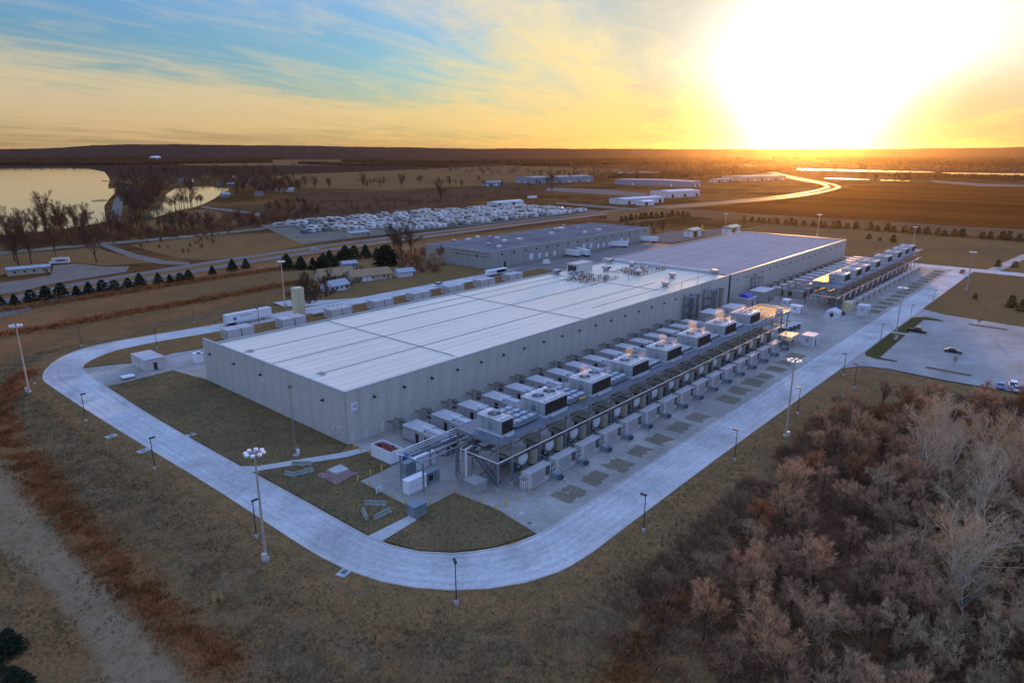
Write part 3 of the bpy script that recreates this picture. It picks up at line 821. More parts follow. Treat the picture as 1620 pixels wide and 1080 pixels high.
# ---------------------------------------------------------------- hills and far woods
def bumpy(t, seed):
    s = 0.0
    for k, (f, a) in enumerate(((0.9, 1.0), (2.3, 0.7), (5.1, 0.5), (11.7, 0.5), (27.0, 0.45), (61.0, 0.4))):
        s += a * math.sin(f * t + seed * (k + 1.7))
    return s
def hills(name, prof, D, m, amp, lo=-2500, hi=4200, step=6, depth=1400):
    """ridge at distance D whose crest follows a surveyed skyline"""
    mb = MB()
    xs = list(range(lo, hi, step))
    P = [p[0] for p in prof]
    for i, x in enumerate(xs):
        y = float(np.interp(x, P, [p[1] for p in prof]))
        r_ = _fw * F_PX + _rt * (x - 810) - _up * (HORIZON_PX - 540)
        r_.z = 0
        f_ = math.hypot(F_PX, 540 - HORIZON_PX)
        r_.normalize()
        dist = D * math.hypot(x - 810, f_) / f_ if 0 <= abs(x - 810) < 1500 else D * 1.7
        zt = 60 + (HORIZON_PX - y) / f_ * D + amp * bumpy(x / 60.0, 1.0 + D * 0.001)
        b = CAM + r_ * dist
        a = CAM + r_ * (dist - depth)
        c_ = CAM + r_ * (dist + 900)
        mid = CAM + r_ * (dist - depth * 0.45)
        mb.v += [(a.x, a.y, -1), (mid.x, mid.y, zt * 0.55 + amp * bumpy(x / 31.0, 4.0)), (b.x, b.y, zt), (c_.x, c_.y, -1)]
        if i:
            k = 4 * i
            mb.f += [(k - 4 + s, k + s, k + s + 1, k - 3 + s) for s in range(3)]
    return struct(mb.build(name, m, smooth=False))
hills('hills', [(-2500, 232), (-300, 236), (0, 236.5), (60, 235.5), (110, 233), (150, 230.5), (200, 229), (280, 228.3), (340, 229.5), (430, 230.5), (560, 232.5), (760, 235), (1000, 235.8), (1250, 235.8), (1400, 236), (1470, 235), (1540, 234), (1620, 232.5), (2200, 230), (4200, 233)], 6500, 'hill_wood', 1.6)

def wood_belt(name, pts, h, depth, m, seed=0, label=None):
    """distant wood that reads as one mass: many small pointed crowns packed along a line"""
    mb = MB()
    rr = random.Random(seed)
    tot_ = 0
    line = smooth_line(pts, 30)
    ns = normals2(line)
    for (p, n_), (p2, _) in zip(zip(line[:-1], ns[:-1]), zip(line[1:], ns[1:])):
        L = math.hypot(p2[0] - p[0], p2[1] - p[1])
        cnt = max(2, int(L * depth / (h * h * 0.30)))
        for _ in range(cnt):
            t, s = rr.random(), rr.uniform(-0.5, 0.5)
            x = p[0] + (p2[0] - p[0]) * t + n_[0] * s * depth
            y = p[1] + (p2[1] - p[1]) * t + n_[1] * s * depth
            hh = h * rr.uniform(0.55, 1.15)
            r_ = hh * rr.uniform(0.22, 0.4)
            b = len(mb.v)
            a0 = rr.random() * 6
            for j in range(5):
                an = a0 + j * 1.2566
                mb.v.append((x + r_ * 0.8 * math.cos(an), y + r_ * 0.8 * math.sin(an), 0))
            for j in range(5):
                an = a0 + j * 1.2566 + 0.6
                q_ = r_ * rr.uniform(0.75, 1.15)
                mb.v.append((x + q_ * math.cos(an), y + q_ * math.sin(an), hh * rr.uniform(0.5, 0.75)))
            mb.v.append((x + rr.uniform(-.2, .2) * r_, y + rr.uniform(-.2, .2) * r_, hh))
            for j in range(5):
                k = (j + 1) % 5
                mb.f += [(b + j, b + k, b + 5 + j), (b + k, b + 5 + k, b + 5 + j), (b + 5 + j, b + 5 + k, b + 10)]
    o = mb.build(name, m)
    tag(o, label, 'wood')
    return struct(o, 'stuff')
wood_belt('distant_wood', px([(-300, 262), (0, 261), (150, 260), (300, 256), (420, 252)]), 20, 260, 'wood_far', 1, 'dark line of bare wood along the far shore of the lake')
wood_belt('distant_wood', px([(250, 246), (500, 245), (800, 246), (1100, 246), (1250, 246)]), 22, 500, 'hill_wood', 2, 'dark belt of woodland on the plain below the hills')
wood_belt('distant_wood', px([(560, 256), (700, 259), (860, 256), (1000, 254), (1160, 252)]), 18, 160, 'wood_far', 3, 'brown belt of trees crossing the far fields in the middle')
wood_belt('distant_wood', px([(1330, 258), (1450, 260), (1560, 262), (1750, 263)]), 20, 200, 'wood_far', 4, 'dark wood behind the far ponds at the right')
wood_belt('distant_wood', px([(1250, 244), (1420, 244), (1700, 245), (1900, 245)]), 22, 500, 'hill_wood', 5, 'woodland foot of the ridge at the right')
wood_belt('distant_wood', px([(1000, 283), (1080, 277), (1150, 274), (1230, 268)]), 9, 120, 'wood_far', 8, 'scrubby brown trees round the far industrial estate')
wood_belt('distant_wood', px([(-200, 256), (0, 254), (200, 251), (420, 249)]), 20, 500, 'wood_far', 21, 'brown woodland beyond the lake')
wood_belt('distant_wood', px([(150, 262), (260, 259), (330, 258), (420, 257)]), 17, 250, 'wood_far', 22, 'brown woodland behind the lakeside houses')
wood_belt('distant_wood', px([(480, 259), (560, 262), (640, 262), (700, 264)]), 12, 60, 'wood_far', 23, 'dark shelter belt round the far farms in the middle')
wood_belt('distant_wood', px([(820, 262), (960, 260), (1100, 260), (1200, 257)]), 15, 200, 'wood_far', 24, 'dark woodland behind the industrial estate')
wood_belt('distant_wood', px([(1230, 252), (1400, 253), (1620, 254), (1800, 255)]), 20, 400, 'wood_far', 25, 'dark woodland below the sun and to its right')
wood_belt('distant_wood', px([(1360, 278), (1420, 279), (1500, 281), (1640, 284)]), 9, 60, 'wood_far', 26, 'low dark hedge along the far right ponds')
# ---------------------------------------------------------------- the two data halls
def text_mesh(s, size, m):
    cu = bpy.data.curves.new('lettering', 'FONT')
    cu.body = s
    cu.size = size
    cu.align_x = 'CENTER'
    cu.align_y = 'CENTER'
    cu.extrude = 0.01
    t = bpy.data.objects.new('lettering', cu)
    COL.objects.link(t)
    me = bpy.data.meshes.new_from_object(t.evaluated_get(bpy.context.evaluated_depsgraph_get()))
    bpy.data.objects.remove(t)
    me.materials.clear()
    me.materials.append(MATS[m])
    return me
WALL_H = 11.7
PANEL = {}
def panel_row(parent, axis_, length, n, fixed, h, m, z0=0.0, thick=0.16, out=-1):
    """upright precast panels, one object each, with open joints"""
    wd = length / n
    key = (axis_, round(wd, 3), h, m, out)
    if key not in PANEL:
        a, b = (min(0, out * thick), max(0, out * thick))
        mb = MB()
        if axis_ == 'x':
            mb.box(0.012, a, 0, wd - 0.012, b, h)
        else:
            mb.box(a, 0.012, 0, b, wd - 0.012, h)
        PANEL[key] = mb.mesh('wall_panel', m)
    for i in range(n):
        link('wall_panel', PANEL[key], parent, (i * wd, fixed, z0) if axis_ == 'x' else (fixed, i * wd, z0))
def coping_run(parent, x0, y0, x1, y1, z):
    return MB().box(x0, y0, z, x1, y1, z + 0.12).build('coping', 'coping', parent)

hall = thing('data_hall', 'long grey precast data hall with white roof nearest the camera', 'building')
MB().box(0.0, 0.0, -0.3, 184, 57.5, 11.2).build('wall', 'steel_blue', hall)
MB().box(0, -0.0, 11.2, 184, 0.25, WALL_H).box(0, 57.25, 11.2, 184, 57.5, 11.6).box(0, 0.25, 11.2, 0.25, 57.25, WALL_H).build('parapet', 'concrete_panel', hall)
panel_row(hall, 'x', 184, 46, -0.003, WALL_H, 'concrete_panel')
panel_row(hall, 'y', 64, 16, -0.003, WALL_H, 'concrete_panel')
coping_run(hall, -0.2, -0.2, 184, 0.3, WALL_H)
coping_run(hall, -0.2, 0.3, 0.3, 63.7, WALL_H)
coping_run(hall, 0.3, 57.2, 184, 57.7, 11.6)
MB().box(0.0, 57.5, -0.3, 0.3, 64.0, WALL_H).build('wing_wall', 'concrete_panel', hall)
# roof membrane: lapped sheets, broken at the cross joints
for xi, (xa, xb) in enumerate(((0.3, 34.0), (34.2, 86.0), (86.2, 139.8), (140.0, 184.0))):
    wdt = 56.8 / 38
    me = MB().box(0, 0, -0.04, xb - xa, wdt - 0.035, 0.0).mesh('roof_sheet', 'roof_white')
    for k in range(38):
        link('roof_sheet', me, hall, (xa, 0.32 + k * wdt, 11.30 + 0.018 * ((k + xi) % 2) + random.uniform(0, 0.012)))
for y, x0, x1 in ((44.3, 0.5, 138), (30.5, 0.5, 136), (15.4, 4, 152), (51, 60, 138), (8.0, 100, 184)):
    MB().box(x0, y - 0.10, 11.33, x1, y + 0.10, 11.40).build('roof_batten', 'roof_batten', hall)
for x, y0, y1 in ((34.1, 3, 57), (86.1, 0.4, 57), (139.9, 7, 57)):
    MB().box(x - 0.11, y0, 11.34, x + 0.11, y1, 11.42).build('roof_batten', 'roof_batten', hall)
lm = MB().box(-0.28, -0.55, -0.12, 0.28, 0, 0.16).box(-0.1, -0.12, 0.16, 0.1, 0, 0.42).mesh('wall_light', 'black')
for k in range(17):
    link('wall_light', lm, hall, (7.2 + 8.31 * k, -0.17, 8.85))
for y in (60.2, 47.2, 34.1, 21.0, 8.0):
    link('wall_light', lm, hall, (-0.17, y, 8.1), -math.pi / 2)
sg = MB().box(-0.75, -0.06, -0.85, 0.75, 0, 0.85).build('sign', 'white_paint', hall, loc=(2.0, -0.18, 8.1))
tx = link('lettering', text_mesh('1E', 1.25, 'car_navy'), sg, (0, -0.085, 0))
tx.rotation_euler = (math.pi / 2, 0, 0)
MB().box(-0.06, -0.8, -0.8, 0, 0.8, 0.8).build('sign', 'white_dirty', hall, loc=(-0.18, 33.6, 7.0))
MB().box(-0.05, -1.05, 0, 0, 1.05, 3.1).build('door', 'grey_light', hall, loc=(-0.17, 36.6, 0.05))
MB().box(-0.2, -0.4, -0.35, 0, 0.4, 0.35).build('junction_box', 'white_dirty', hall, loc=(-0.17, 4.7, 2.6))
MB().box(-0.2, -0.25, -0.3, 0, 0.25, 0.3).build('junction_box', 'white_dirty', hall, loc=(-0.17, 1.7, 3.4))
for x in (0.9, 4.6, 9.0):
    MB().box(-0.5, -0.05, 0, 0.5, 0, 2.3).build('door', 'grey_light', hall, loc=(x, -0.17, 0.05))
for x in (3.4, 100.0, 160.0):
    MB().cyl((x, -0.3, 0.05), (x, -0.3, 11.4), 0.07, n=6).build('downpipe', 'grey_light', hall)

hall2 = thing('data_hall', 'far data hall with violet blue roof behind the white roofed one', 'building', (186, 0, 0))
MB().box(0.0, 0.0, -0.3, 150, 61.5, 11.25).build('wall', 'steel_blue', hall2)
panel_row(hall2, 'x', 150, 36, -0.003, WALL_H, 'concrete_panel')
panel_row(hall2, 'y', 61.5, 15, 150.003, WALL_H, 'concrete_panel', out=1)
coping_run(hall2, -0.1, -0.2, 150.2, 0.3, WALL_H)
coping_run(hall2, 149.7, 0.3, 150.2, 61.2, WALL_H)
coping_run(hall2, 0.0, 61.2, 150.2, 61.7, WALL_H)
MB().box(-1.3, 5, 11.0, -0.3, 61.5, 12.6).build('fire_wall', 'white_dirty', hall2)
for xa, xb in ((0.2, 50), (50.15, 100), (100.15, 149.6)):
    wdt = 60.8 / 15
    me = MB().box(0, 0, -0.05, xb - xa, wdt - 0.05, 0).mesh('roof_sheet', 'roof_violet')
    for k in range(15):
        link('roof_sheet', me, hall2, (xa, 0.35 + k * wdt, 11.36 + 0.012 * (k % 2)))
MB().box(20, 30, 11.39, 44, 30.25, 11.45).build('roof_batten', 'roof_batten', hall2)
for k in range(17):
    link('wall_light', lm, hall2, (6 + 8.4 * k, -0.17, 8.85))

# ---------------------------------------------------------------- plant on the white roof
def vent_hood(x, y, rz, label, sx=2.6, sy=2.0, h=2.0):
    t = thing('roof_vent', label, 'roof vent', (x, y, 11.35), rz, 'vent hoods on the white roof')
    MB().box(-sx / 2, -sy / 2, 0, sx / 2, sy / 2, 0.3).build('kerb_base', 'grey_light', t)
    MB().box(-sx * 0.36, -sy * 0.36, 0.3, sx * 0.36, sy * 0.36, h * 0.55).build('duct', 'steel_grey', t)
    MB().profile_x([(-sy * 0.62, h * 0.55), (sy * 0.62, h * 0.55), (sy * 0.5, h), (-sy * 0.5, h * 0.92)], -sx * 0.6, sx * 0.6).build('hood', 'galvanised', t)
    MB().box(-sx * 0.5, -sy * 0.66, h * 0.58, sx * 0.5, -sy * 0.63, h * 0.85).build('grille', 'louvre_dark', t)
for i, (x, y, lb) in enumerate([(141.5, 54.5, 'vent hood at the left back edge of the white roof'), (161, 43.5, 'vent hood right beside the grey rooftop plant room'),
                                (180, 54.5, 'vent hood by the far left end of the white fire wall'), (177, 41, 'small vent hood standing before the white fire wall'),
                                (162.5, 29, 'green grey vent hood in the middle of the roof plant'), (165, 15, 'large vent hood towards the long wall, behind another'),
                                (147, 8, 'vent hood nearest the long wall of the white roof'), (183.5, 6, 'vent hood on the white roof corner beside violet roof')]):
    vent_hood(x, y, 0.1 * i, lb, 2.4 + 0.35 * (i % 3), 2.2, 2.0 + 0.2 * (i % 2))
u = thing('rooftop_plant_room', 'large plain grey box on the back edge of the white roof', 'plant room', (154, 52.0, 11.35))
MB().box(-5.5, -2.5, 0, 5.5, 2.5, 3.6).build('casing', 'grey_light', u)
MB().box(-5.7, -2.7, 3.6, 5.7, 2.7, 3.75).build('roof', 'coping', u)
for k in range(4):
    MB().box(-5.55 - 0.04, -2.2 + 1.1 * k, 0.5, -5.5, -1.3 + 1.1 * k, 3.0).build('louvre', 'louvre_dark', u)
for k, x in enumerate((143.5, 146.2, 148.9)):
    t = thing('roof_fan', 'round grey extract fan, %s from left before plant room' % ORD[k], 'roof fan', (x, 48.5 - 0.8 * k, 11.35), 0, 'round fans on the white roof')
    MB().box(-0.8, -0.8, 0, 0.8, 0.8, 0.4).build('base', 'grey_light', t)
    MB().cyl((0, 0, 0.4), (0, 0, 1.5), 0.8, n=12).build('drum', 'steel_grey', t)
    MB().cyl((0, 0, 1.5), (0, 0, 1.75), 0.95, 0.6, n=12).build('cap', 'galvanised', t)
def roof_pipes(x0, y0, x1, y1, label, seed, n=46):
    rr = random.Random(seed)
    t = thing('roof_pipework', label, 'pipework', ((x0 + x1) / 2, (y0 + y1) / 2, 11.34))
    sx, sy = (x1 - x0) / 2, (y1 - y0) / 2
    for k in range(n):
        x, y = rr.uniform(-sx, sx), rr.uniform(-sy, sy)
        h = rr.uniform(0.3, 1.1)
        mb = MB()
        L = rr.uniform(0.8, 2.6)
        if rr.random() < 0.5:
            p = [(x, y, 0), (x, y, h), (x + L, y, h), (x + L, y, 0)]
        else:
            p = [(x, y, 0), (x, y, h), (x, y + L, h), (x, y + L, 0)]
        r_ = rr.uniform(0.08, 0.17)
        mb.tube(p, r_, 6)
        mb.cyl((p[1][0], p[1][1], h), (p[1][0], p[1][1], h + 0.4), r_ * 1.8, n=8)
        mb.build('pipe', rr.choice(['pipe_copper', 'pipe_copper', 'galvanised', 'pipe_white', 'rust_brown', 'steel_grey']), t)
    for k in range(6):
        MB().box(-sx, -sy + k * sy * 0.4, 0.05, sx, -sy + k * sy * 0.4 + 0.12, 0.17).build('sleeper', 'rust_brown', t)
roof_pipes(132, 31, 150, 45, 'dense cluster of brown and white pipes on the white roof', 3, 64)
roof_pipes(160, 27, 182, 40, 'second pipe cluster on the roof before the white fire wall', 4, 46)
for k, (x, y) in enumerate(((4.4, 15.2), (2.8, 44.2))):
    t = thing('roof_drain', 'small grey roof drain hatch on the near edge, %s' % ('right one' if k == 0 else 'left one'), 'roof hatch', (x, y, 11.34), 0, 'hatches on the near roof edge')
    MB().box(-0.7, -1.2, 0, 0.7, 1.2, 0.18).build('curb', 'grey_light', t)
    MB().box(-0.5, -0.9, 0.18, 0.5, 0.3, 0.42).build('lid', 'steel_grey', t)
for k, (x, y) in enumerate(((146.6, 1.2), (161.6, 2.4), (149.7, 25.6))):
    t = thing('roof_pole', 'thin antenna pole on the white roof, %s' % ('front one at the long wall', 'rear one near the long wall', 'inner one before the pipes')[k], 'pole', (x, y, 11.35), 0, 'thin poles on the white roof')
    MB().box(-0.3, -0.3, 0, 0.3, 0.3, 0.12).build('foot', 'concrete', t)
    MB().cyl((0, 0, 0.1), (0, 0, 2.6), 0.06, n=6).build('shaft', 'pole_dark', t)

# ---------------------------------------------------------------- warehouse behind
wh = thing('warehouse', 'long low grey warehouse with blue grey roof and white dock doors', 'building', (180, 128, 0))
WHH = 9.4
MB().box(0.1, 0.1, -0.3, 161, 50, WHH - 0.4).build('wall', 'steel_blue', wh)
panel_row(wh, 'x', 161, 32, 0.097, WHH, 'metal_wall')
panel_row(wh, 'y', 50, 10, 0.097, WHH, 'metal_wall')
for k in range(10):
    MB().box(0.3, 0.3 + 4.98 * k, WHH - 0.5, 160.8, 5.2 + 4.98 * k, WHH - 0.38 + 0.01 * (k % 2)).build('roof_sheet', 'roof_grey', wh)
MB().box(-0.1, -0.12, WHH, 161, 0.3, WHH + 0.12).build('coping', 'coping', wh)
MB().box(-0.12, 0.3, WHH, 0.3, 50, WHH + 0.12).build('coping', 'coping', wh)
MB().box(-0.14, 0.1, 7.9, -0.07, 30, 8.25).build('stripe', 'rust_brown', wh)
MB().box(-0.14, 0.1, 6.3, -0.07, 30, 6.6).build('stripe', 'rust_brown', wh)
for x, z0, z1, w_ in ((33.2, 1.6, 5.4, 3.4), (40.4, 1.6, 4.6, 2.4), (46.7, 1.6, 4.3, 2.4), (54.1, 1.6, 4.4, 2.4), (82.9, 2.2, 5.7, 3.0), (90.4, 2.0, 5.4, 3.0), (98.1, 1.4, 4.2, 2.4), (104.3, 1.4, 4.2, 2.4), (111.1, 1.4, 4.0, 2.4),
                      (118.1, 1.4, 4.0, 2.4), (125, 1.5, 5.0, 2.8), (132.4, 1.4, 4.6, 2.6)):
    dd_ = MB().box(x - w_ / 2, -0.14, z0, x + w_ / 2, -0.07, z1).build('dock_door', 'door_white', wh)
    MB().box(x - w_ / 2 - 0.2, -0.2, z1, x + w_ / 2 + 0.2, -0.07, z1 + 0.25).build('lintel', 'steel_blue', dd_)
MB().box(10.5, -0.14, 0.1, 12.2, -0.07, 3.0).build('door', 'black', wh)
for k in range(16):
    MB().box(9 + 9.6 * k - 0.35, -0.5, 6.9, 9 + 9.6 * k + 0.35, -0.07, 7.7).build('wall_light', 'black', wh)
for y in (9.5, 24):
    MB().box(-0.5, y - 0.35, 6.0, -0.07, y + 0.35, 6.9).build('wall_light', 'black', wh)
for i, (x, y) in enumerate([(17.8, 45.6), (39, 47), (26, 42), (43.3, 41.2), (43.3, 34.9), (35.8, 22.3), (20, 20.3), (16.3, 8.7), (47.3, 21), (123, 46), (108.3, 37), (83.3, 25.3), (118, 30), (101.3, 12.6), (118, 13.4), (137, 21.6), (106, 40)]):
    s_ = 3.6 if i == 10 else 1.5 + 0.5 * (i % 3)
    un = MB().box(x - s_ / 2, y - s_ / 2, WHH - 0.4, x + s_ / 2, y + s_ / 2, WHH + 0.5 + 0.3 * s_ * 0.5).build('roof_unit', 'grey_light' if i % 3 else 'steel_grey', wh)
    MB().box(x - s_ * 0.55, y - s_ * 0.55, WHH + 0.5 + 0.15 * s_, x + s_ * 0.55, y + s_ * 0.55, WHH + 0.66 + 0.15 * s_).build('unit_lid', 'white_paint', un)
mat('bridge_brown', (0.21, 0.165, 0.13), 0.8, var=0.2)
# ---------------------------------------------------------------- generators along the long wall
def make_generator():
    t = thing('generator_enclosure', '', 'generator', (0, 0, 0), 0, 'generator enclosures along the long wall')
    MB().box(-0.05, -19.8, 0.02, 4.15, -6.3, 0.25).build('base', 'steel_blue', t)
    a = MB().box(0, -12.6, 0.25, 4.1, -6.4, 3.15).build('casing', 'grey_paint', t)
    MB().box(-0.08, -12.65, 3.15, 4.18, -6.32, 3.32).build('roof', 'grey_roof', a)
    b = MB().box(0.05, -19.7, 0.25, 4.05, -12.6, 2.95).build('casing', 'grey_paint', t)
    MB().box(-0.02, -19.75, 2.95, 4.12, -12.66, 3.08).build('roof', 'grey_roof', b)
    MB().box(2.2, -19.6, 3.08, 2.5, -10.4, 3.42).build('roof_rib', 'white_paint', t)
    MB().box(0.4, -16.5, 3.08, 1.9, -13.4, 3.5).build('radiator_hood', 'grey_light', t)
    MB().tube([(0.7, -12.8, 3.1), (0.7, -12.8, 3.75), (0.7, -19.5, 3.75)], 0.16, 6).build('exhaust_pipe', 'galvanised', t)
    MB().box(-0.05, -11.6, 0.35, 0.0, -10.6, 2.5).build('door', 'louvre_dark', t)
    MB().box(-0.05, -15.2, 0.6, 0.04, -13.4, 2.4).build('louvre', 'louvre_brown', t)
    MB().box(0.6, -19.76, 0.6, 3.4, -19.7, 2.5).build('louvre', 'louvre_brown', t)
    MB().box(0.6, -6.4, 2.2, 0.85, -0.2, 2.42).box(2.9, -6.4, 2.2, 3.15, -0.2, 2.42).build('cable_bridge', 'bridge_brown', t)
    for k in range(6):
        MB().box(0.85, -5.8 + k, 2.22, 2.9, -5.6 + k, 2.3).build('rung', 'bridge_brown', t)
    MB().box(3.3, -2.2, 0.05, 4.0, -1.2, 2.3).build('switch_box', 'steel_blue', t)
    for y in (-2.4, -5.0):
        MB().cyl((0.75, y, 0.05), (0.75, y, 2.2), 0.09, n=6).build('post', 'bridge_brown', t)
    return t
gen0 = make_generator()
for k in range(16):
    lb = 'grey generator enclosure beside the long wall, %s from the near corner' % nth(k)
    if k == 0:
        gen0['label'] = lb
        gen0.location = (9.6, 0, 0.02)
    else:
        copy_tree(gen0, None, (9.6 + 8.22 * k, 0, 0.02), None, lb)
for k in range(15):
    o = copy_tree(gen0, None, (214 + 8.22 * k, 0, 0.02), None, 'grey generator enclosure beside the far data hall, %s from its near end' % nth(k))
    o['group'] = 'generator enclosures along the far hall'

# ---------------------------------------------------------------- steel platform with its white pipe
DZ = 9.6
def make_platform(label, length=141.0):
    t = thing('steel_platform', label, 'platform', (5.7, 0, 0))
    MB().box(0, -38.1, DZ - 0.12, length, -27.0, DZ).build('deck', 'grating', t)
    MB().box(-0.05, -38.22, DZ - 0.62, length, -38.1, DZ + 0.06).build('edge_beam', 'steel_grey', t)
    MB().box(-0.12, -38.1, DZ - 0.62, 0, -27.0, DZ + 0.06).build('edge_beam', 'steel_grey', t)
    MB().box(-0.05, -27.0, DZ - 0.62, length, -26.85, DZ + 0.06).build('edge_beam', 'steel_grey', t)
    for y in (-36.6, -37.3):
        MB().box(0, y - 0.05, DZ + 0.004, length, y + 0.05, DZ + 0.05).build('toe_board', 'steel_grey', t)
    n = int(length / 8.22) + 2
    cm = MB().box(-0.15, -0.15, 0.6, 0.15, 0.15, DZ - 0.62).mesh('column', 'steel_grey')
    fm = MB().box(-0.32, -0.32, 0, 0.32, 0.32, 0.6).mesh('footing', 'concrete')
    bm_ = MB().box(-0.12, -38.05, DZ - 0.55, 0.12, -27.0, DZ - 0.12).mesh('cross_beam', 'steel_blue')
    lm_ = MB().box(-0.1, -37.55, 5.15, 0.1, -27.2, 5.42).mesh('cross_beam', 'steel_blue')
    dm = MB().cyl((0.15, -32.2, 0.6), (0.15, -36.4, 5.1), 0.1, n=6).mesh('brace', 'rust_brown')
    for k in range(n):
        x = 0.16 if k == 0 else min(3.95 + 8.22 * (k - 1), length - 0.2)
        for y in (-37.75, -27.4):
            c_ = link('column', cm, t, (x, y, 0))
            link('footing', fm, c_)
        link('cross_beam', bm_, t, (x, 0, 0))
        link('cross_beam', lm_, t, (x, 0, 0))
        link('brace', dm, t, (x, 0, 0))
    rp = MB()
    for k in range(int(length / 2.05) + 1):
        rp.box(2.05 * k - 0.03, -38.19, DZ, 2.05 * k + 0.03, -38.13, DZ + 1.1)
    for k in range(6):
        rp.box(-0.1, -38.1 + 2.0 * k, DZ, -0.04, -38.04 + 2.0 * k, DZ + 1.1)
    for z in (0.55, 1.08):
        rp.box(-0.1, -38.18, DZ + z, length, -38.14, DZ + z + 0.04).box(-0.09, -38.1, DZ + z, -0.05, -27, DZ + z + 0.04)
    rp.build('handrail', 'steel_grey', t)
    MB().tube([(0, -28.3, 3.6), (0, -28.3, 5.62), (0, -37.85, 5.62), (length, -37.85, 5.62)], 0.125, 8).build('white_pipe', 'pipe_white', t)
    for y, z, r_, m_ in ((-35.6, 6.6, 0.22, 'steel_grey'), (-34.4, 7.2, 0.3, 'steel_blue'), (-33.0, 6.7, 0.25, 'galvanised'), (-31.2, 7.4, 0.35, 'steel_blue'), (-29.4, 6.8, 0.25, 'steel_grey'), (-28.4, 5.8, 0.2, 'galvanised')):
        MB().cyl((0.3, y, z), (length - 0.5, y, z), r_, n=8).build('header_pipe', m_, t)
    for y, z in ((-36.8, 4.4), (-30.0, 4.6)):
        MB().box(0.5, y - 0.3, z, length - 1, y + 0.3, z + 0.12).build('cable_tray', 'steel_blue', t)
    return t
make_platform('long raised steel platform carrying the near row of cooling towers')
pf2 = make_platform('far raised steel platform carrying the distant row of cooling towers', 139.0)
pf2.location = (197.8, 0, 0)

# ---------------------------------------------------------------- cooling towers
def make_tower(wd, fans):
    t = thing('cooling_tower', '', 'cooling tower', (0, 0, DZ), 0, 'cooling towers on the near platform')
    D, H = 6.1, 3.0
    MB().box(-0.1, -0.25, 0.004, wd + 0.1, D + 0.1, 0.42).build('basin', 'white_dirty', t)
    MB().box(0, 0, 0.42, wd, D, H).build('casing', 'tower_casing', t)
    lv = MB().box(0.15, -0.06, 0.5, wd - 0.12, 0.0, H - 0.12).build('air_inlet', 'louvre_brown', t)
    for k in range(9):
        MB().box(0.15, -0.12, 0.62 + 0.26 * k, wd - 0.12, -0.062, 0.68 + 0.26 * k).build('slat', 'louvre_dark', lv)
    MB().box(0.2, D, 0.5, wd - 0.2, D + 0.06, H - 0.12).build('air_inlet', 'louvre_brown', t)
    MB().box(-0.08, -0.1, H, wd + 0.08, D + 0.08, H + 0.14).build('top_deck', 'tower_top', t)
    for k in range(3):
        MB().box(-0.05, 1.3 + 1.6 * k, 0.5, 0.0, 1.42 + 1.6 * k, H - 0.05).build('stiffener', 'galvanised', t)
    MB().box(-0.06, 2.2, 0.9, 0.0, 3.4, 2.3).build('access_door', 'galvanised', t)
    for f in range(fans):
        cx = wd * (f + 0.5) / fans
        cy = D * 0.52
        fr = MB().ring((cx, cy), 1.38, 1.52, H + 0.14, H + 0.52, 20).build('fan_stack', 'tower_top', t)
        MB().cyl((cx, cy, H + 0.145), (cx, cy, H + 0.16), 1.38, n=20).build('opening_shade', 'hole_shade', fr)  # near-black disc paints the shade inside the fan stack
        hub = MB().cyl((cx, cy, H + 0.17), (cx, cy, H + 0.42), 0.26, n=10).build('fan_hub', 'galvanised', t)
        bl = MB()
        for b in range(6):
            an = b * math.pi / 3 + 0.3 * f
            ca, sa = math.cos(an), math.sin(an)
            p = [(cx + ca * r_ - sa * w_, cy + sa * r_ + ca * w_, H + 0.28 + w_ * 0.35) for r_, w_ in ((0.25, -0.11), (1.28, -0.17), (1.28, 0.17), (0.25, 0.11))]
            b0 = len(bl.v)
            bl.v += p + [(x, y, z + 0.025) for x, y, z in p]
            bl.f += [(b0, b0 + 1, b0 + 2, b0 + 3), (b0 + 7, b0 + 6, b0 + 5, b0 + 4)] + [(b0 + i, b0 + 4 + i, b0 + 4 + (i + 1) % 4, b0 + (i + 1) % 4) for i in range(4)]
        bl.build('fan_blades', 'steel_blue', hub)
        MB().box(cx - 1.45, cy - 0.05, H + 0.5, cx + 1.45, cy + 0.05, H + 0.58).build('fan_beam', 'galvanised', fr)
    for k in range(fans * 2):
        x = 0.5 + (wd - 1.4) * k / max(1, fans * 2 - 1)
        MB().box(x, 0.25, H + 0.14, x + 0.8, 1.0, H + 0.36).build('hatch', 'white_paint', t)
        MB().box(x, D - 1.0, H + 0.14, x + 0.9, D - 0.35, H + 0.42).build('hatch', 'white_paint', t)
    MB().tube([(0.3, 0.25, H + 0.14), (0.3, 0.25, H + 0.45), (wd - 0.3, 0.25, H + 0.45)], 0.09).build('spray_pipe', 'pipe_white', t)
    rl = MB()
    nx_ = max(2, int(wd / 1.8))
    for i in range(nx_ + 1):
        for y in (0.0, D):
            rl.box(wd * i / nx_ - 0.025, y - 0.025, H + 0.14, wd * i / nx_ + 0.025, y + 0.025, H + 1.2)
    for z in (0.6, 1.15):
        for y in (0.0, D):
            rl.box(0, y - 0.02, H + z, wd, y + 0.02, H + z + 0.04)
        for x in (0.0, wd):
            rl.box(x - 0.02, 0, H + z, x + 0.02, D, H + z + 0.04)
    rl.build('handrail', 'steel_grey', t)
    MB().box(wd * 0.2, -0.9, 0.05, wd * 0.85, -0.35, 0.3).build('step', 'white_dirty', t)
    return t
tw1 = make_tower(3.2, 1)
tw1.location = (8.0, -36.7, DZ)
tw1['label'] = 'smallest cooling tower with one fan, nearest end of the platform'
tw2 = make_tower(7.2, 2)
TX = [20.5, 36.4, 52.4, 68.4, 84.5, 100.8, 118.0]
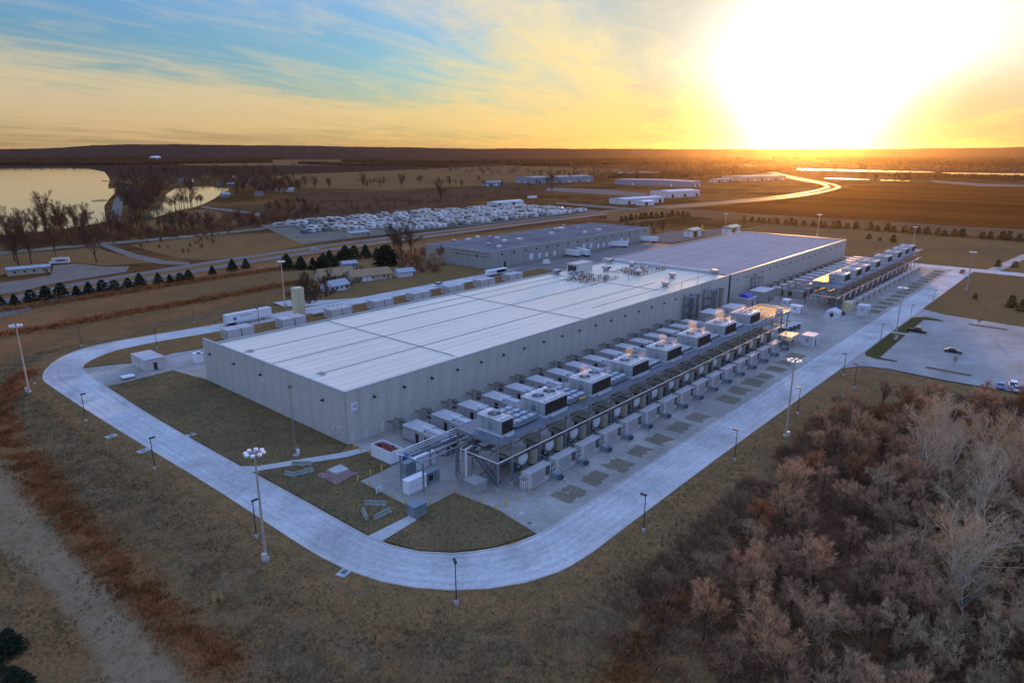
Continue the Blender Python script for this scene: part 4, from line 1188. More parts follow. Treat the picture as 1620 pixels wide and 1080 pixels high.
for k, x in enumerate(TX):
    lb = 'two fan grey cooling tower, %s in line behind the small one' % ORD[k]
    if k == 0:
        tw2.location = (x, -36.7, DZ)
        tw2['label'] = lb
    else:
        copy_tree(tw2, None, (x, -36.7, DZ), None, lb)
for k, x in enumerate([208.5, 224, 236.5, 252.5, 272.5, 290.5, 305.5, 318.5]):
    o = copy_tree(tw2, None, (x, -36.7, DZ), None, 'two fan cooling tower on the far platform, %s from its near end' % ORD[k])
    o['group'] = 'cooling towers on the far platform'

# finned heat exchangers and low fan skids between the towers
def make_exchanger():
    t = thing('heat_exchanger', '', 'heat exchanger', (0, 0, DZ), 0, 'finned heat exchangers between the towers')
    L = 6.6
    MB().box(0.2, -0.62, 0.35, L, 0.62, 1.1).build('body', 'teal_cabinet', t)
    for k in range(10):
        MB().cyl((0.45 + 0.64 * k, -0.66, 1.22), (0.45 + 0.64 * k, 0.66, 1.22), 0.31, n=10).build('coil', 'galvanised' if k % 3 else 'teal_cabinet', t)
    MB().cyl((0.05, 0, 0.95), (0.2, 0, 0.95), 0.62, n=14).build('end_flange', 'white_dirty', t)
    MB().tube([(0.05, 0.2, 0.9), (-0.35, 0.2, 0.9), (-0.35, 0.2, 0.02)], 0.13).build('pipe', 'galvanised', t)
    for x in (0.6, 3.2, L - 0.4):
        MB().box(x - 0.1, -0.6, 0.004, x + 0.1, 0.6, 0.35).build('leg', 'steel_blue', t)
    return t
ex0 = make_exchanger()
first = True
for gi, x in enumerate((12.4, 28.6, 44.6)):
    for r_ in range(4):
        lb = 'finned heat exchanger, %s row from the walkway, %s gap between towers' % (ORD[r_], ORD[gi])
        if first:
            ex0.location = (x, -35.7 + 1.9 * r_, DZ)
            ex0['label'] = lb
            first = False
        else:
            copy_tree(ex0, None, (x, -35.7 + 1.9 * r_, DZ), None, lb)
def make_skid():
    t = thing('filter_skid', '', 'filter skid', (0, 0, DZ), 0, 'low filter skids between the towers')
    MB().box(0, 0, 0.004, 5.6, 4.6, 0.9).build('frame', 'steel_blue', t)
    for i in range(4):
        for j in range(3):
            MB().ring((0.8 + 1.33 * i, 0.85 + 1.45 * j), 0.36, 0.58, 0.9, 1.15, 10).build('filter_cap', 'white_dirty', t)
    MB().tube([(0.2, -0.2, 0.3), (5.4, -0.2, 0.3)], 0.15).build('pipe', 'galvanised', t)
    return t
sk0 = make_skid()
for k, x in enumerate((61.0, 77.2, 93.4, 109.6)):
    lb = 'low filter skid with white caps, %s from the near end between towers' % ORD[k]
    if k == 0:
        sk0.location = (x, -36.2, DZ)
        sk0['label'] = lb
    else:
        copy_tree(sk0, None, (x, -36.2, DZ), None, lb)
t = thing('service_cart', 'small yellow frame cart standing on the platform by the towers', 'cart', (31.5, -37.4, DZ))
MB().box(0, 0, 0.9, 2.0, 0.5, 1.1).build('tray', 'pipe_yellow', t)
for x in (0.05, 1.9):
    for y in (0.03, 0.42):
        MB().box(x, y, 0.004, x + 0.06, y + 0.06, 1.5).build('leg', 'pipe_yellow', t)
t = thing('pipe_gantry', 'rack of golden pipes on the far end of the near platform', 'pipe rack', (128, -37.4, DZ))
for k in range(9):
    MB().cyl((0.3, 0.5 + 0.95 * k, 1.0), (18, 0.5 + 0.95 * k, 1.0), 0.15, n=6).build('pipe', 'pipe_yellow' if k % 3 else 'galvanised', t)
for k in range(7):
    MB().box(0.5 + 2.8 * k, 0, 0.75, 0.7 + 2.8 * k, 9.2, 0.86).build('bearer', 'pipe_yellow', t)
    for y in (0.1, 9.0):
        MB().box(0.5 + 2.8 * k, y - 0.08, 0.004, 0.7 + 2.8 * k, y + 0.08, 0.75).build('leg', 'steel_grey', t)
t = tag(MB().box(0, 0, 0.004, 1.2, 1.8, 0.9).ball((0.6, 0.9, 0.9), 0.8, 8, 5, (0.9, 1.1, 0.45)).build('tarpaulin', 'tarp_cyan'), 'bright blue tarpaulin bundle on the far end of the platform', 'tarpaulin')
t.location = (141.5, -37.2, DZ)
t = thing('pipe_gantry', 'rack of golden pipes along the back of the far platform', 'pipe rack', (198.5, -33, DZ))
for k in range(6):
    MB().cyl((0.2, 0.4 + 0.95 * k, 1.2), (44, 0.4 + 0.95 * k, 1.2), 0.17, n=6).build('pipe', 'pipe_yellow' if k % 2 else 'pipe_copper', t)
for k in range(9):
    MB().box(0.4 + 5 * k, 0.1, 0.004, 0.6 + 5 * k, 5.4, 1.03).build('bearer', 'steel_grey', t)

# ---------------------------------------------------------------- front cabinets, transformers, tanks
def make_cabinet():
    t = thing('electrical_cabinet', '', 'cabinet', (0, 0, 0), 0, 'grey electrical cabinets in the near row')
    MB().box(0, -41.75, 0.02, 6.6, -39.85, 0.22).build('plinth', 'concrete', t)
    MB().box(0.05, -41.7, 0.22, 6.55, -39.9, 3.0).build('casing', 'grey_light', t)
    MB().box(-0.02, -41.8, 3.0, 6.62, -39.8, 3.12).build('roof', 'grey_roof', t)
    lv = MB().box(4.9, -41.76, 1.1, 6.2, -41.7, 2.85).build('louvre', 'louvre_brown', t)
    for k in range(5):
        MB().box(4.9, -41.82, 1.25 + 0.3 * k, 6.2, -41.76, 1.32 + 0.3 * k).build('slat', 'steel_grey', lv)
    for x in (0.9, 2.2, 3.5):
        MB().box(x, -41.73, 0.35, x + 1.2, -41.7, 2.9).build('door', 'grey_paint', t)
    MB().box(6.55, -41.4, 0.3, 6.72, -40.2, 2.6).build('bus_duct', 'door_white', t)
    for k, y in enumerate((-41.3, -40.8, -40.3)):
        MB().tube([(0.05, y, 1.7 + 0.4 * k), (-0.7, y, 1.7 + 0.4 * k), (-0.7, y, 0.02)], 0.08).build('conduit', 'pipe_white', t)
    MB().box(-0.9, -41.4, 2.3, 0.05, -40.0, 2.42).build('cable_tray', 'galvanised', t)
    return t
def make_transformer():
    t = thing('transformer', '', 'transformer', (0, 0, 0), 0, 'dark transformers between the cabinets')
    MB().box(-0.1, -43.2, 0.02, 1.5, -40.6, 0.2).build('plinth', 'concrete', t)
    MB().box(0.0, -42.4, 0.2, 1.35, -40.8, 1.35).build('tank', 'teal_cabinet', t)
    for k in range(6):
        MB().box(0.1 + 0.21 * k, -43.0, 0.35, 0.17 + 0.21 * k, -42.4, 1.1).build('fin', 'steel_blue', t)
    MB().cyl((0.65, -41.4, 1.35), (0.65, -41.4, 1.7), 0.15, n=8).build('bushing', 'white_dirty', t)
    return t
def make_tank():
    t = thing('storage_tank', '', 'tank', (0, 0, 0), 0, 'white capped tanks under the near platform')
    MB().cyl((0, -36.2, 3.05), (0, -30.2, 3.05), 1.42, n=18).build('shell', 'cream_tank', t, smooth=False)
    cap = MB().ball((0, -36.2, 3.05), 1.44, 18, 8, (1, 0.28, 1)).build('end_cap', 'white_paint', t, smooth=True)
    MB().ring((0, 0), 1.40, 1.49, -0.1, 0.1, 18).build('flange', 'rust_brown', t).matrix_local = Matrix.Translation((0, -36.0, 3.05)) @ Matrix.Rotation(math.pi / 2, 4, 'X')
    for y in (-35.0, -31.2):
        MB().box(-1.1, y - 0.2, 0.02, 1.1, y + 0.2, 1.95).build('saddle', 'steel_blue', t)
    MB().tube([(-1.5, -36.6, 2.0), (-2.0, -36.6, 2.0), (-2.0, -36.6, 4.6)], 0.12).build('pipe', 'galvanised', t)
    return t
def make_vessel():
    t = thing('expansion_vessel', '', 'vessel', (0, 0, 0), 0, 'upright cream vessels under the near platform')
    MB().cyl((0, 0, 0.5), (0, 0, 3.7), 0.95, n=14).build('shell', 'cream_tank', t)
    MB().ball((0, 0, 3.7), 0.95, 14, 6, (1, 1, 0.4)).build('dome', 'cream_tank', t, smooth=True)
    for k in range(3):
        a = k * 2.094
        MB().box(0.75 * math.cos(a) - 0.1, 0.75 * math.sin(a) - 0.1, 0.02, 0.75 * math.cos(a) + 0.1, 0.75 * math.sin(a) + 0.1, 0.6).build('leg', 'rust_brown', t)
    MB().tube([(0.9, 0, 1.4), (1.9, 0, 1.4), (1.9, -2.6, 1.4)], 0.14).build('pipe', 'galvanised', t)
    return t
def row(proto, n, x0, pitch, y, fmt, n2, x2, fmt2, grp2, skip=()):
    for k in range(n):
        if k in skip:
            continue
        if k == 0:
            proto.location = (x0, y, 0.02)
            proto['label'] = fmt % nth(k)
        else:
            copy_tree(proto, None, (x0 + pitch * k, y, 0.02), None, fmt % nth(k))
    for k in range(n2):
        o = copy_tree(proto, None, (x2 + pitch * k, y, 0.02), None, fmt2 % nth(k))
        o['group'] = grp2
row(make_cabinet(), 15, 9.8, 8.22, 0, 'grey electrical cabinet facing the road, %s from the near corner', 14, 205.5, 'grey electrical cabinet below the far platform, %s from its near end', 'grey cabinets in the far row')
row(make_transformer(), 15, 16.0, 8.22, -1.15, 'dark finned transformer between front cabinets, %s from the near corner', 0, 0, '', '')
row(make_tank(), 16, 14.6, 8.22, 0, 'white capped tank under the platform, %s from the near corner', 14, 212, 'white capped tank under the far platform, %s from its near end', 'white capped tanks under the far platform')
row(make_vessel(), 15, 18.7, 8.22, -35.3, 'upright cream vessel under the platform, %s from the near corner', 0, 0, '', '')

# ---------------------------------------------------------------- the near corner of the yard
t = thing('pipe_rack', 'low steel pipe rack running out over the white cabinets', 'pipe rack', (0, 0, 0))
RZ = 6.2
for x, y in ((-4.0, -22.3), (-4.0, -28.6), (4.2, -21.3), (4.2, -28.6), (9.6, -21.3)):
    c_ = MB().box(x - 0.13, y - 0.13, 0.35, x + 0.13, y + 0.13, RZ).build('post', 'steel_grey', t)
    MB().box(x - 0.3, y - 0.3, 0.02, x + 0.3, y + 0.3, 0.35).build('footing', 'concrete', c_)
for x in (-4.0, 0.2, 4.2, 8.0):
    MB().box(x - 0.09, -28.6, RZ - 0.2, x + 0.09, -21.3, RZ).build('cross_beam', 'steel_grey', t)
for y, r_, m_ in ((-21.6, 0.12, 'pipe_white'), (-22.6, 0.14, 'galvanised'), (-23.6, 0.2, 'steel_grey'), (-25.2, 0.26, 'steel_blue'), (-26.6, 0.18, 'galvanised'), (-28.3, 0.16, 'steel_grey')):
    MB().cyl((-4.2 + (0.6 if r_ > .15 else 0), y, RZ + r_), (19.5, y, RZ + r_), r_, n=8).build('pipe', m_, t)
MB().tube([(-4.2, -21.6, RZ + 0.12), (-4.6, -22.4, RZ + 0.12), (-4.2, -23.6, RZ + 0.12)], 0.12).build('pipe_loop', 'pipe_white', t)
MB().tube([(4.0, -17.5, 3.9), (8, -17.5, 3.9), (12, -20.6, 5.8), (16, -24, 6.8)], 0.18).build('pipe', 'steel_blue', t)
t = thing('standpipe', 'tall pale insulated standpipe with bent top beside the platform corner', 'pipe')
_p = g2(738, 763)
MB().tube([(_p[0], _p[1], 0.3), (_p[0], _p[1], 6.7), (_p[0] + 2.6, _p[1] + 0.1, 7.0)], 0.22, 10).build('riser', 'pipe_white', t)
MB().tube([(_p[0] + 0.9, _p[1] - 0.4, 0.2), (_p[0] + 0.9, _p[1] - 0.4, 5.0), (_p[0] + 2.2, _p[1] - 0.6, 5.3)], 0.15, 8).build('riser', 'galvanised', t)
MB().box(_p[0] - 0.5, _p[1] - 0.6, 0.02, _p[0] + 1.3, _p[1] + 0.4, 0.3).build('base', 'concrete', t)
def cabinet_run(x0, x1, y0, y1, h, m, name, label, doors, cat='cabinet'):
    t = thing(name, label, cat, ((x0 + x1) / 2, (y0 + y1) / 2, 0.02))
    a, b = (x1 - x0) / 2, (y1 - y0) / 2
    MB().box(-a, -b, 0, a, b, 0.12).build('plinth', 'concrete', t)
    MB().box(-a + .04, -b + .04, 0.12, a - .04, b - .04, h - 0.1).build('casing', m, t)
    MB().box(-a - .04, -b - .04, h - 0.1, a + .04, b + .04, h).build('roof', m, t)
    for k in range(doors):
        wd = (2 * a - 0.3) / doors
        dr = MB().box(-a + 0.15 + wd * k + 0.03, -b, 0.25, -a + 0.15 + wd * (k + 1) - 0.03, -b + 0.04, h - 0.25).build('door', m, t)
        MB().box(-a + 0.15 + wd * (k + 1) - 0.16, -b - 0.03, h * 0.42, -a + 0.15 + wd * (k + 1) - 0.10, -b, h * 0.56).build('handle', 'black', dr)
    return t
cabinet_run(-6.1, -1.6, -26.8, -25.2, 2.7, 'white_paint', 'equipment_cabinet', 'front white cabinet under the pipe rack, facing the lawn', 4)
o = cabinet_run(-1.3, 1.6, -26.8, -25.0, 2.6, 'teal_cabinet', 'switch_cabinet', 'grey blue switch cabinet at the end of front white cabinet', 3)
MB().box(-1.3, -0.98, 1.0, -0.3, -0.9, 2.1).build('louvre', 'louvre_dark', o)
cabinet_run(1.0, 6.2, -20.7, -19.2, 2.7, 'white_paint', 'equipment_cabinet', 'rear white cabinet under the pipe rack, nearer the generators', 4)
o = cabinet_run(-1.5, 0.8, -20.8, -19.2, 2.6, 'teal_cabinet', 'switch_cabinet', 'grey blue switch cabinet at the end of rear white cabinet', 2)
cabinet_run(2.3, 5.3, -35.6, -32.4, 1.9, 'grey_paint', 'equipment_cabinet', 'low grey cabinet beneath the near end of the platform', 2)
# stair up to the platform
t = thing('steel_stair', 'steel stair rising under the near end of the platform', 'stairs', (7.2, 0, 0))
for x in (0.0, 1.1):
    b0 = MB()
    b0.v = [(x, -36.5, 0.02), (x, -36.0, 0.02), (x, -29.0, 5.0), (x, -29.5, 5.0), (x + .07, -36.5, 0.02), (x + .07, -36.0, 0.02), (x + .07, -29.0, 5.0), (x + .07, -29.5, 5.0)]
    b0.f = [(3, 2, 1, 0), (4, 5, 6, 7), (0, 1, 5, 4), (1, 2, 6, 5), (2, 3, 7, 6), (3, 0, 4, 7)]
    b0.build('stringer', 'steel_blue', t)
    MB().cyl((x, -36.2, 1.1), (x, -29.3, 6.0), 0.04, n=5).build('handrail', 'steel_grey', t)
for k in range(18):
    MB().box(0.07, -36.1 + 0.38 * k, 0.22 + 0.27 * k, 1.1, -35.85 + 0.38 * k, 0.26 + 0.27 * k).build('tread', 'grating', t)
MB().box(-0.4, -29.2, 4.9, 2.2, -27.6, 5.02).build('landing', 'grating', t)
# rubbish skip
t = thing('skip', 'white open skip filled with red scrap beside the yard', 'skip', (1.0, -11.7, 0.02))
MB().box(-1.5, -3.1, 0.1, 1.5, 3.1, 0.25).build('floor', 'steel_blue', t)
for a in ((-1.5, -3.1, -1.4, 3.1), (1.4, -3.1, 1.5, 3.1), (-1.4, -3.1, 1.4, -3.0), (-1.4, 3.0, 1.4, 3.1)):
    MB().box(a[0], a[1], 0.25, a[2], a[3], 2.9).build('side_wall', 'white_paint', t)
for k in range(7):
    MB().box(-1.58, -2.8 + 0.9 * k, 0.25, -1.5, -2.7 + 0.9 * k, 2.85).build('rib', 'white_paint', t)
rr = random.Random(8)
sc_ = MB()
for k in range(90):
    x, y, s_ = rr.uniform(-1.2, 1.2), rr.uniform(-2.8, 2.8), rr.uniform(0.2, 0.55)
    sc_.cb(x, y, 2.35 + rr.uniform(-.1, .28), s_, s_ * rr.uniform(.5, 1.5), s_ * 0.6)
sc_.box(-1.4, -3.0, 1.9, 1.4, 3.0, 2.3)
tag(struct(sc_.build('scrap_load', 'rust_red', loc=(1.0, -11.7, 0.02)), 'stuff'), 'heap of red scrap lying in the white skip', 'scrap')
o = thing('storage_bin', 'small blue bin at the corner of the white skip', 'bin', (3.2, -14.6, 0.02))
MB().box(-0.55, -0.5, 0.08, 0.55, 0.5, 0.85).build('body', 'tarp_blue', o)
MB().box(-0.6, -0.55, 0.85, 0.6, 0.55, 0.97).build('lid', 'tarp_blue', o)
# bollards
bd = thing('bollard', '', 'bollard', (0, 0, 0), 0, 'yellow bollards round the yard corner')
MB().cyl((0, 0, 0.02), (0, 0, 1.22), 0.12, n=8).build('post', 'yellow', bd)
MB().ball((0, 0, 1.22), 0.12, 8, 4).build('cap', 'yellow_pale', bd)
BOL = [(-0.6, -5.3, 'beside the path at the building corner'), (-3.1, -15.3, 'at the lawn edge left of the white cabinets'), (-8.8, -15.4, 'at the outer left corner of the yard'), (-5.8, -15.3, 'between two others along the upper lawn edge'),
       (-8.6, -18.6, 'on the yard edge below the outer left corner'), (-8.7, -25.4, 'on the yard edge beside the front white cabinet'), (-8.6, -28.8, 'on the yard edge just above the teal cabinet'), (-5.5, -32.0, 'just right of the teal cabinet'),
       (-2.5, -32.0, 'second right of the teal cabinet'), (0.3, -32.0, 'at the inner notch of the small lawn'), (0.4, -35.3, 'below the inner notch of the small lawn'), (0.5, -38.8, 'halfway along the right edge of small lawn'),
       (0.6, -42.1, 'at the lower corner before the cabinets'), (3.0, -42.4, 'first on concrete right of the small lawn'), (5.8, -42.6, 'second on concrete right of the small lawn'), (9.1, -42.5, 'in front of the nearest electrical cabinet'),
       (7.3, -1.6, 'close to the long wall behind the skip'), (-0.1, -8.0, 'at the back corner of the white skip'), (-0.2, -2.6, 'at the very corner of the data hall')]
for k, (x, y, lb) in enumerate(BOL):
    if k == 0:
        bd.location = (x, y, 0.02)
        bd['label'] = 'yellow bollard ' + lb
    else:
        copy_tree(bd, None, (x, y, 0.02), None, 'yellow bollard ' + lb)
# utility cabinet by the short path, vent pipes, barriers, paved mound
o = cabinet_run(-10.7, -8.0, -34.0, -31.7, 2.2, 'teal_cabinet', 'utility_cabinet', 'grey green utility cabinet at the end of the short path', 2)
for k, (x, y) in enumerate((g2(596, 781), g2(600, 779), g2(604, 777))):
    t = thing('vent_pipe', 'short white vent pipe in the lawn, %s of three' % ('left', 'middle', 'right')[k], 'vent pipe', (x, y, 0.1), 0, 'white vent pipes in the lawn')
    MB().cyl((0, 0, 0), (0, 0, 1.0), 0.14, n=8).build('pipe', 'white_paint', t)
    MB().cyl((0, 0, 0.85), (0, 0, 1.05), 0.18, n=8).build('cap', 'white_dirty', t)
def barrier(x0, y0, x1, y1, label):
    L = math.hypot(x1 - x0, y1 - y0)
    t = thing('traffic_barrier', label, 'barrier', ((x0 + x1) / 2, (y0 + y1) / 2, 0.11), math.atan2(y1 - y0, x1 - x0), 'concrete barriers on the lawn')
    MB().profile_x([(-0.33, 0), (0.33, 0), (0.3, 0.12), (0.16, 0.36), (0.1, 0.85), (-0.1, 0.85), (-0.16, 0.36), (-0.3, 0.12)], -L / 2, L / 2).build('body', 'wood_green', t)
    for s_ in (-0.25, 0.25):
        MB().box(s_ * L - 0.15, -0.345, 0.003, s_ * L + 0.15, -0.32, 0.1).build('drain_slot', 'black', t)
for a in ((-16.4, -2.6, -15.6, -5.0, 'barrier left of the upper heap beside long path'), (-13.4, -0.2, -10.7, -2.8, 'barrier behind the upper heap beside long path'), (-15.6, -4.6, -12.0, -5.4, 'barrier in front of the upper heap beside long path'),
          (-15.0, -25.2, -16.2, -28.2, 'barrier left of the lower heap above short path'), (-13.3, -23.6, -11.0, -26.7, 'barrier behind the lower heap above short path'), (-15.4, -29.0, -11.8, -28.8, 'barrier in front of the lower heap above short path')):
    barrier(*a[:4], 'grey green concrete ' + a[4])
t = thing('paved_mound', 'low mound of reddish brick with a grey slab on the lawn', 'mound', (-9.8, -10.4, 0.11))
MB().prism([(-2.9, 2.6), (2.2, 3.2), (2.8, -2.4), (-2.6, -3.1)], 0, 0.12).build('bed', 'brick_red', t)
MB().prism([(-0.6, 2.6), (2.5, 2.7), (2.4, -0.2), (-0.4, -0.1)], 0.12, 0.5).build('slab', 'concrete', t)
bk = MB().box(-0.24, -0.16, 0, 0.24, 0.16, 0.13).mesh('brick', 'brick_red')
for i in range(10):
    for j in range(14):
        x, y = -2.5 + 0.53 * i, -2.6 + 0.4 * j
        if -0.7 < x and y > -0.4:
            continue
        b_ = link('brick', bk, t, (x + random.uniform(-.05, .05), y + random.uniform(-.04, .04), 0.115), random.uniform(-.15, .15))
# lattice mast
t = thing('lattice_mast', 'thin lattice mast standing on the lawn before the short wall', 'mast', (-10.4, 3.3, 0.1))
lt = [(0.22 * math.cos(a), 0.22 * math.sin(a)) for a in (0.5, 2.6, 4.7)]
for k, (x, y) in enumerate(lt):
    MB().cyl((x, y, 0), (x * 0.6, y * 0.6, 16.5), 0.035, n=5).build('leg', 'galvanised', t)
br = MB()
for k in range(40):
    for i in range(3):
        a, b = lt[i], lt[(i + 1) % 3]
        s0, s1 = 1 - 0.4 * k / 40, 1 - 0.4 * (k + 1) / 40
        br.cyl((a[0] * s0, a[1] * s0, 0.41 * k), (b[0] * s1, b[1] * s1, 0.41 * (k + 1)), 0.016, n=4, caps=False)
br.build('bracing', 'galvanised', t)
MB().box(-0.5, -0.5, 0, 0.5, 0.5, 0.25).build('base', 'concrete', t)
MB().box(0.25, -0.3, 0.3, 0.75, 0.3, 1.2).build('control_box', 'white_paint', t)
MB().cyl((0.2, 0, 1.6), (0.9, 0.1, 1.9), 0.05, n=5).build('arm', 'galvanised', t)

# ---------------------------------------------------------------- the middle yard between both platforms
def shed(name, label, cat, x, y, sx, sy, h, m, roof='grey_roof', rz=0, door=True, pitch=0.0):
    t = thing(name, label, cat, (x, y, 0.03), rz)
    MB().box(-sx / 2, -sy / 2, 0, sx / 2, sy / 2, h).build('wall', m, t)
    if pitch:
        MB().profile_x([(-sy / 2 - .15, h), (sy / 2 + .15, h), (0, h + pitch)], -sx / 2 - .15, sx / 2 + .15).build('roof', roof, t)
    else:
        MB().box(-sx / 2 - .1, -sy / 2 - .1, h, sx / 2 + .1, sy / 2 + .1, h + 0.14).build('roof', roof, t)
    if door:
        MB().box(-0.5, -sy / 2 - 0.04, 0.05, 0.5, -sy / 2, min(2.2, h - .2)).build('door', 'louvre_brown', t)
        MB().box(-sx / 2 - 0.04, -0.5, h * 0.45, -sx / 2, 0.5, h * 0.8).build('louvre', 'grey_paint', t)
    return t
shed('equipment_shed', 'white shed standing on concrete between the yard and road', 'shed', 144.3, -46.2, 5.2, 3.6, 3.3, 'white_dirty', 'white_dirty')
shed('equipment_shed', 'white box shed below the near end of the far platform', 'shed', 200.5, -47, 4.4, 3.6, 3.6, 'white_dirty', 'white_dirty')
shed('container', 'small white container left of the white tent', 'container', 187, -26.6, 2.6, 4.2, 2.7, 'white_paint', 'white_paint')
shed('container', 'small pale container close to the far generators', 'container', 195.5, -19.8, 3.6, 2.6, 2.7, 'white_dirty', 'white_paint')
shed('plant_enclosure', 'tall brown grey enclosure between the two platforms', 'enclosure', 199.5, -8.0, 11, 6.4, 4.6, 'metal_wall', 'grey_light')
shed('plant_enclosure', 'lower grey enclosure left of the tall brown grey one', 'enclosure', 187.2, -6.8, 8, 5.0, 3.2, 'grey_paint', 'grey_light')
shed('plant_enclosure', 'flat roofed grey enclosure at the wall behind the last tower', 'enclosure', 153, -8.2, 8, 6.0, 3.4, 'grey_paint', 'grey_light')
shed('plant_enclosure', 'pale grey enclosure behind the golden pipe rack', 'enclosure', 166, -10.5, 9, 5.5, 3.6, 'grey_light', 'grey_roof')
o = MB().profile_x([(-2.2, 0.02), (2.2, 0.02), (2.0, 0.7), (0.6, 1.5), (-0.9, 1.3), (-1.9, 0.6)], -2.6, 2.4).build('tarpaulin', 'tarp_blue', loc=(187.0, -6.6, 3.36))
tag(o, 'dark blue tarpaulin heaped on top of a grey enclosure', 'tarpaulin')
t = thing('tent', 'white ridged tent on the concrete between both platforms', 'tent', (189.5, -39.5, 0.02), 0.1)
MB().profile_x([(-2.4, 0), (2.4, 0), (2.3, 2.0), (0, 3.0), (-2.3, 2.0)], -3.2, 3.2).build('canvas', 'white_dirty', t)
MB().box(-3.26, -0.6, 0.02, -3.2, 0.6, 2.0).build('opening_shade', 'louvre_brown', t)  # dark panel on the canvas paints the tent's shaded inside
MB().box(-3.9, -2.6, 0.0, -3.3, 2.6, 0.5).build('ballast', 'white_dirty', t)
t = thing('equipment_trailer', 'low dark trailer with rusty load behind the white tent', 'trailer', (195, -41.0, 0.02))
MB().box(-1.6, -0.8, 0.45, 1.6, 0.8, 0.65).build('bed', 'black', t)
MB().box(-1.2, -0.6, 0.65, 0.9, 0.6, 1.2).build('load', 'rust_brown', t)
for x in (-0.8, 0.8):
    for y in (-0.95, 0.8):
        MB().cyl((x, y, 0.33), (x, y + 0.15, 0.33), 0.33, n=10).build('wheel', 'tyre', t)
t = thing('storage_tank', 'stout cream tank between white tent and white shed', 'tank', (203.5, -40.2, 0.02))
MB().cyl((0, 0, 0.2), (0, 0, 3.2), 1.9, n=18).build('shell', 'yellow_pale', t)
MB().ball((0, 0, 3.2), 1.9, 18, 6, (1, 1, 0.4)).build('dome', 'yellow_pale', t, smooth=True)
MB().cyl((0, 0, 0), (0, 0, 0.2), 2.1, n=18).build('base', 'concrete', t)
t = thing('canopy', 'pale yellow flat canopy over the last front cabinets', 'canopy', (138.8, -41.2, 0.02))
MB().box(-3.4, -2.2, 3.5, 3.4, 2.2, 3.66).build('roof', 'yellow_pale', t)
for x in (-3.1, 3.1):
    for y in (-1.9, 1.9):
        MB().box(x - .08, y - .08, 0, x + .08, y + .08, 3.5).build('post', 'yellow_pale', t)
MB().box(-2.4, -1.2, 0.05, 2.2, 1.2, 2.0).build('pump', 'steel_grey', t)
for k in range(4):
    t = thing('pump_unit', 'grey pump unit on open concrete, %s from the near end' % ORD[k], 'pump', (152.5 + 3.0 * k, -34.6 - 0.3 * k, 0.02), 0.25, 'grey pump units past the near platform')
    MB().box(-0.9, -1.9, 0, 0.9, 1.9, 0.3).build('base', 'concrete', t)
    MB().box(-0.75, -1.7, 0.3, 0.75, 1.5, 2.0).build('casing', 'steel_blue', t)
    MB().box(-0.8, -1.75, 2.0, 0.8, 1.55, 2.2).build('lid', 'white_dirty', t)
def scaffold(x, y, n, label, h=9.0):
    t = thing('stair_tower', label, 'stair tower', (x, y, 0.02))
    for a in (-2.2, 2.2):
        for b in (-1.5, 1.5):
            MB().box(a - .09, b - .09, 0, a + .09, b + .09, h + 1).build('post', 'steel_blue', t)
    for k in range(n):
        z = h * (k + 1) / n
        MB().box(-2.2, -1.5, z - 0.12, 2.2, 1.5, z).build('landing', 'grating', t)
        MB().box(-2.2, -1.52, z + 0.9, 2.2, -1.46, z + 0.96).box(-2.22, -1.5, z + 0.9, -2.16, 1.5, z + 0.96).build('handrail', 'steel_grey', t)
        MB().cyl((-2.0 if k % 2 else 2.0, -1.0, z - h / n), (2.0 if k % 2 else -2.0, -1.0, z), 0.12, n=4).build('stair_flight', 'steel_grey', t)
scaffold(147.5, -2.4, 3, 'steel stair tower against the long wall behind last cooling tower')
scaffold(163, -2.4, 3, 'second steel stair tower against the long wall end')
scaffold(207.5, -2.4, 2, 'steel access tower on the far hall wall', 8)
for k, x in enumerate((152.0, 156.0, 170.0, 176.0)):
    t = thing('wall_duct', 'upright dark duct on the long wall, %s from the near one' % ORD[k], 'duct', (x, -1.1, 0.02), 0, 'upright ducts on the long wall')
    MB().box(-0.7, -0.8, 0.1, 0.7, 0.8, 8.6 - 0.4 * k).build('shaft', 'metal_wall', t)
    MB().box(-0.85, -0.95, 8.6 - 0.4 * k, 0.85, 0.9, 9.1 - 0.4 * k).build('cap', 'steel_grey', t)
t = thing('pipe_rack', 'dark pipe frame standing before the far platform', 'pipe rack', (0, 0, 0))
for x, y in ((205, -14), (205, -24), (221, -14), (221, -24), (213, -14), (213, -24)):
    MB().box(x - .15, y - .15, 0.02, x + .15, y + .15, 5.6).build('post', 'rust_brown', t)
for y in (-14, -17, -20, -24):
    MB().cyl((204, y, 5.75), (223, y, 5.75), 0.2, n=6).build('pipe', 'pipe_copper', t)
for x in (205, 213, 221):
    MB().box(x - .12, -24.3, 5.35, x + .12, -13.7, 5.6).build('cross_beam', 'rust_brown', t)

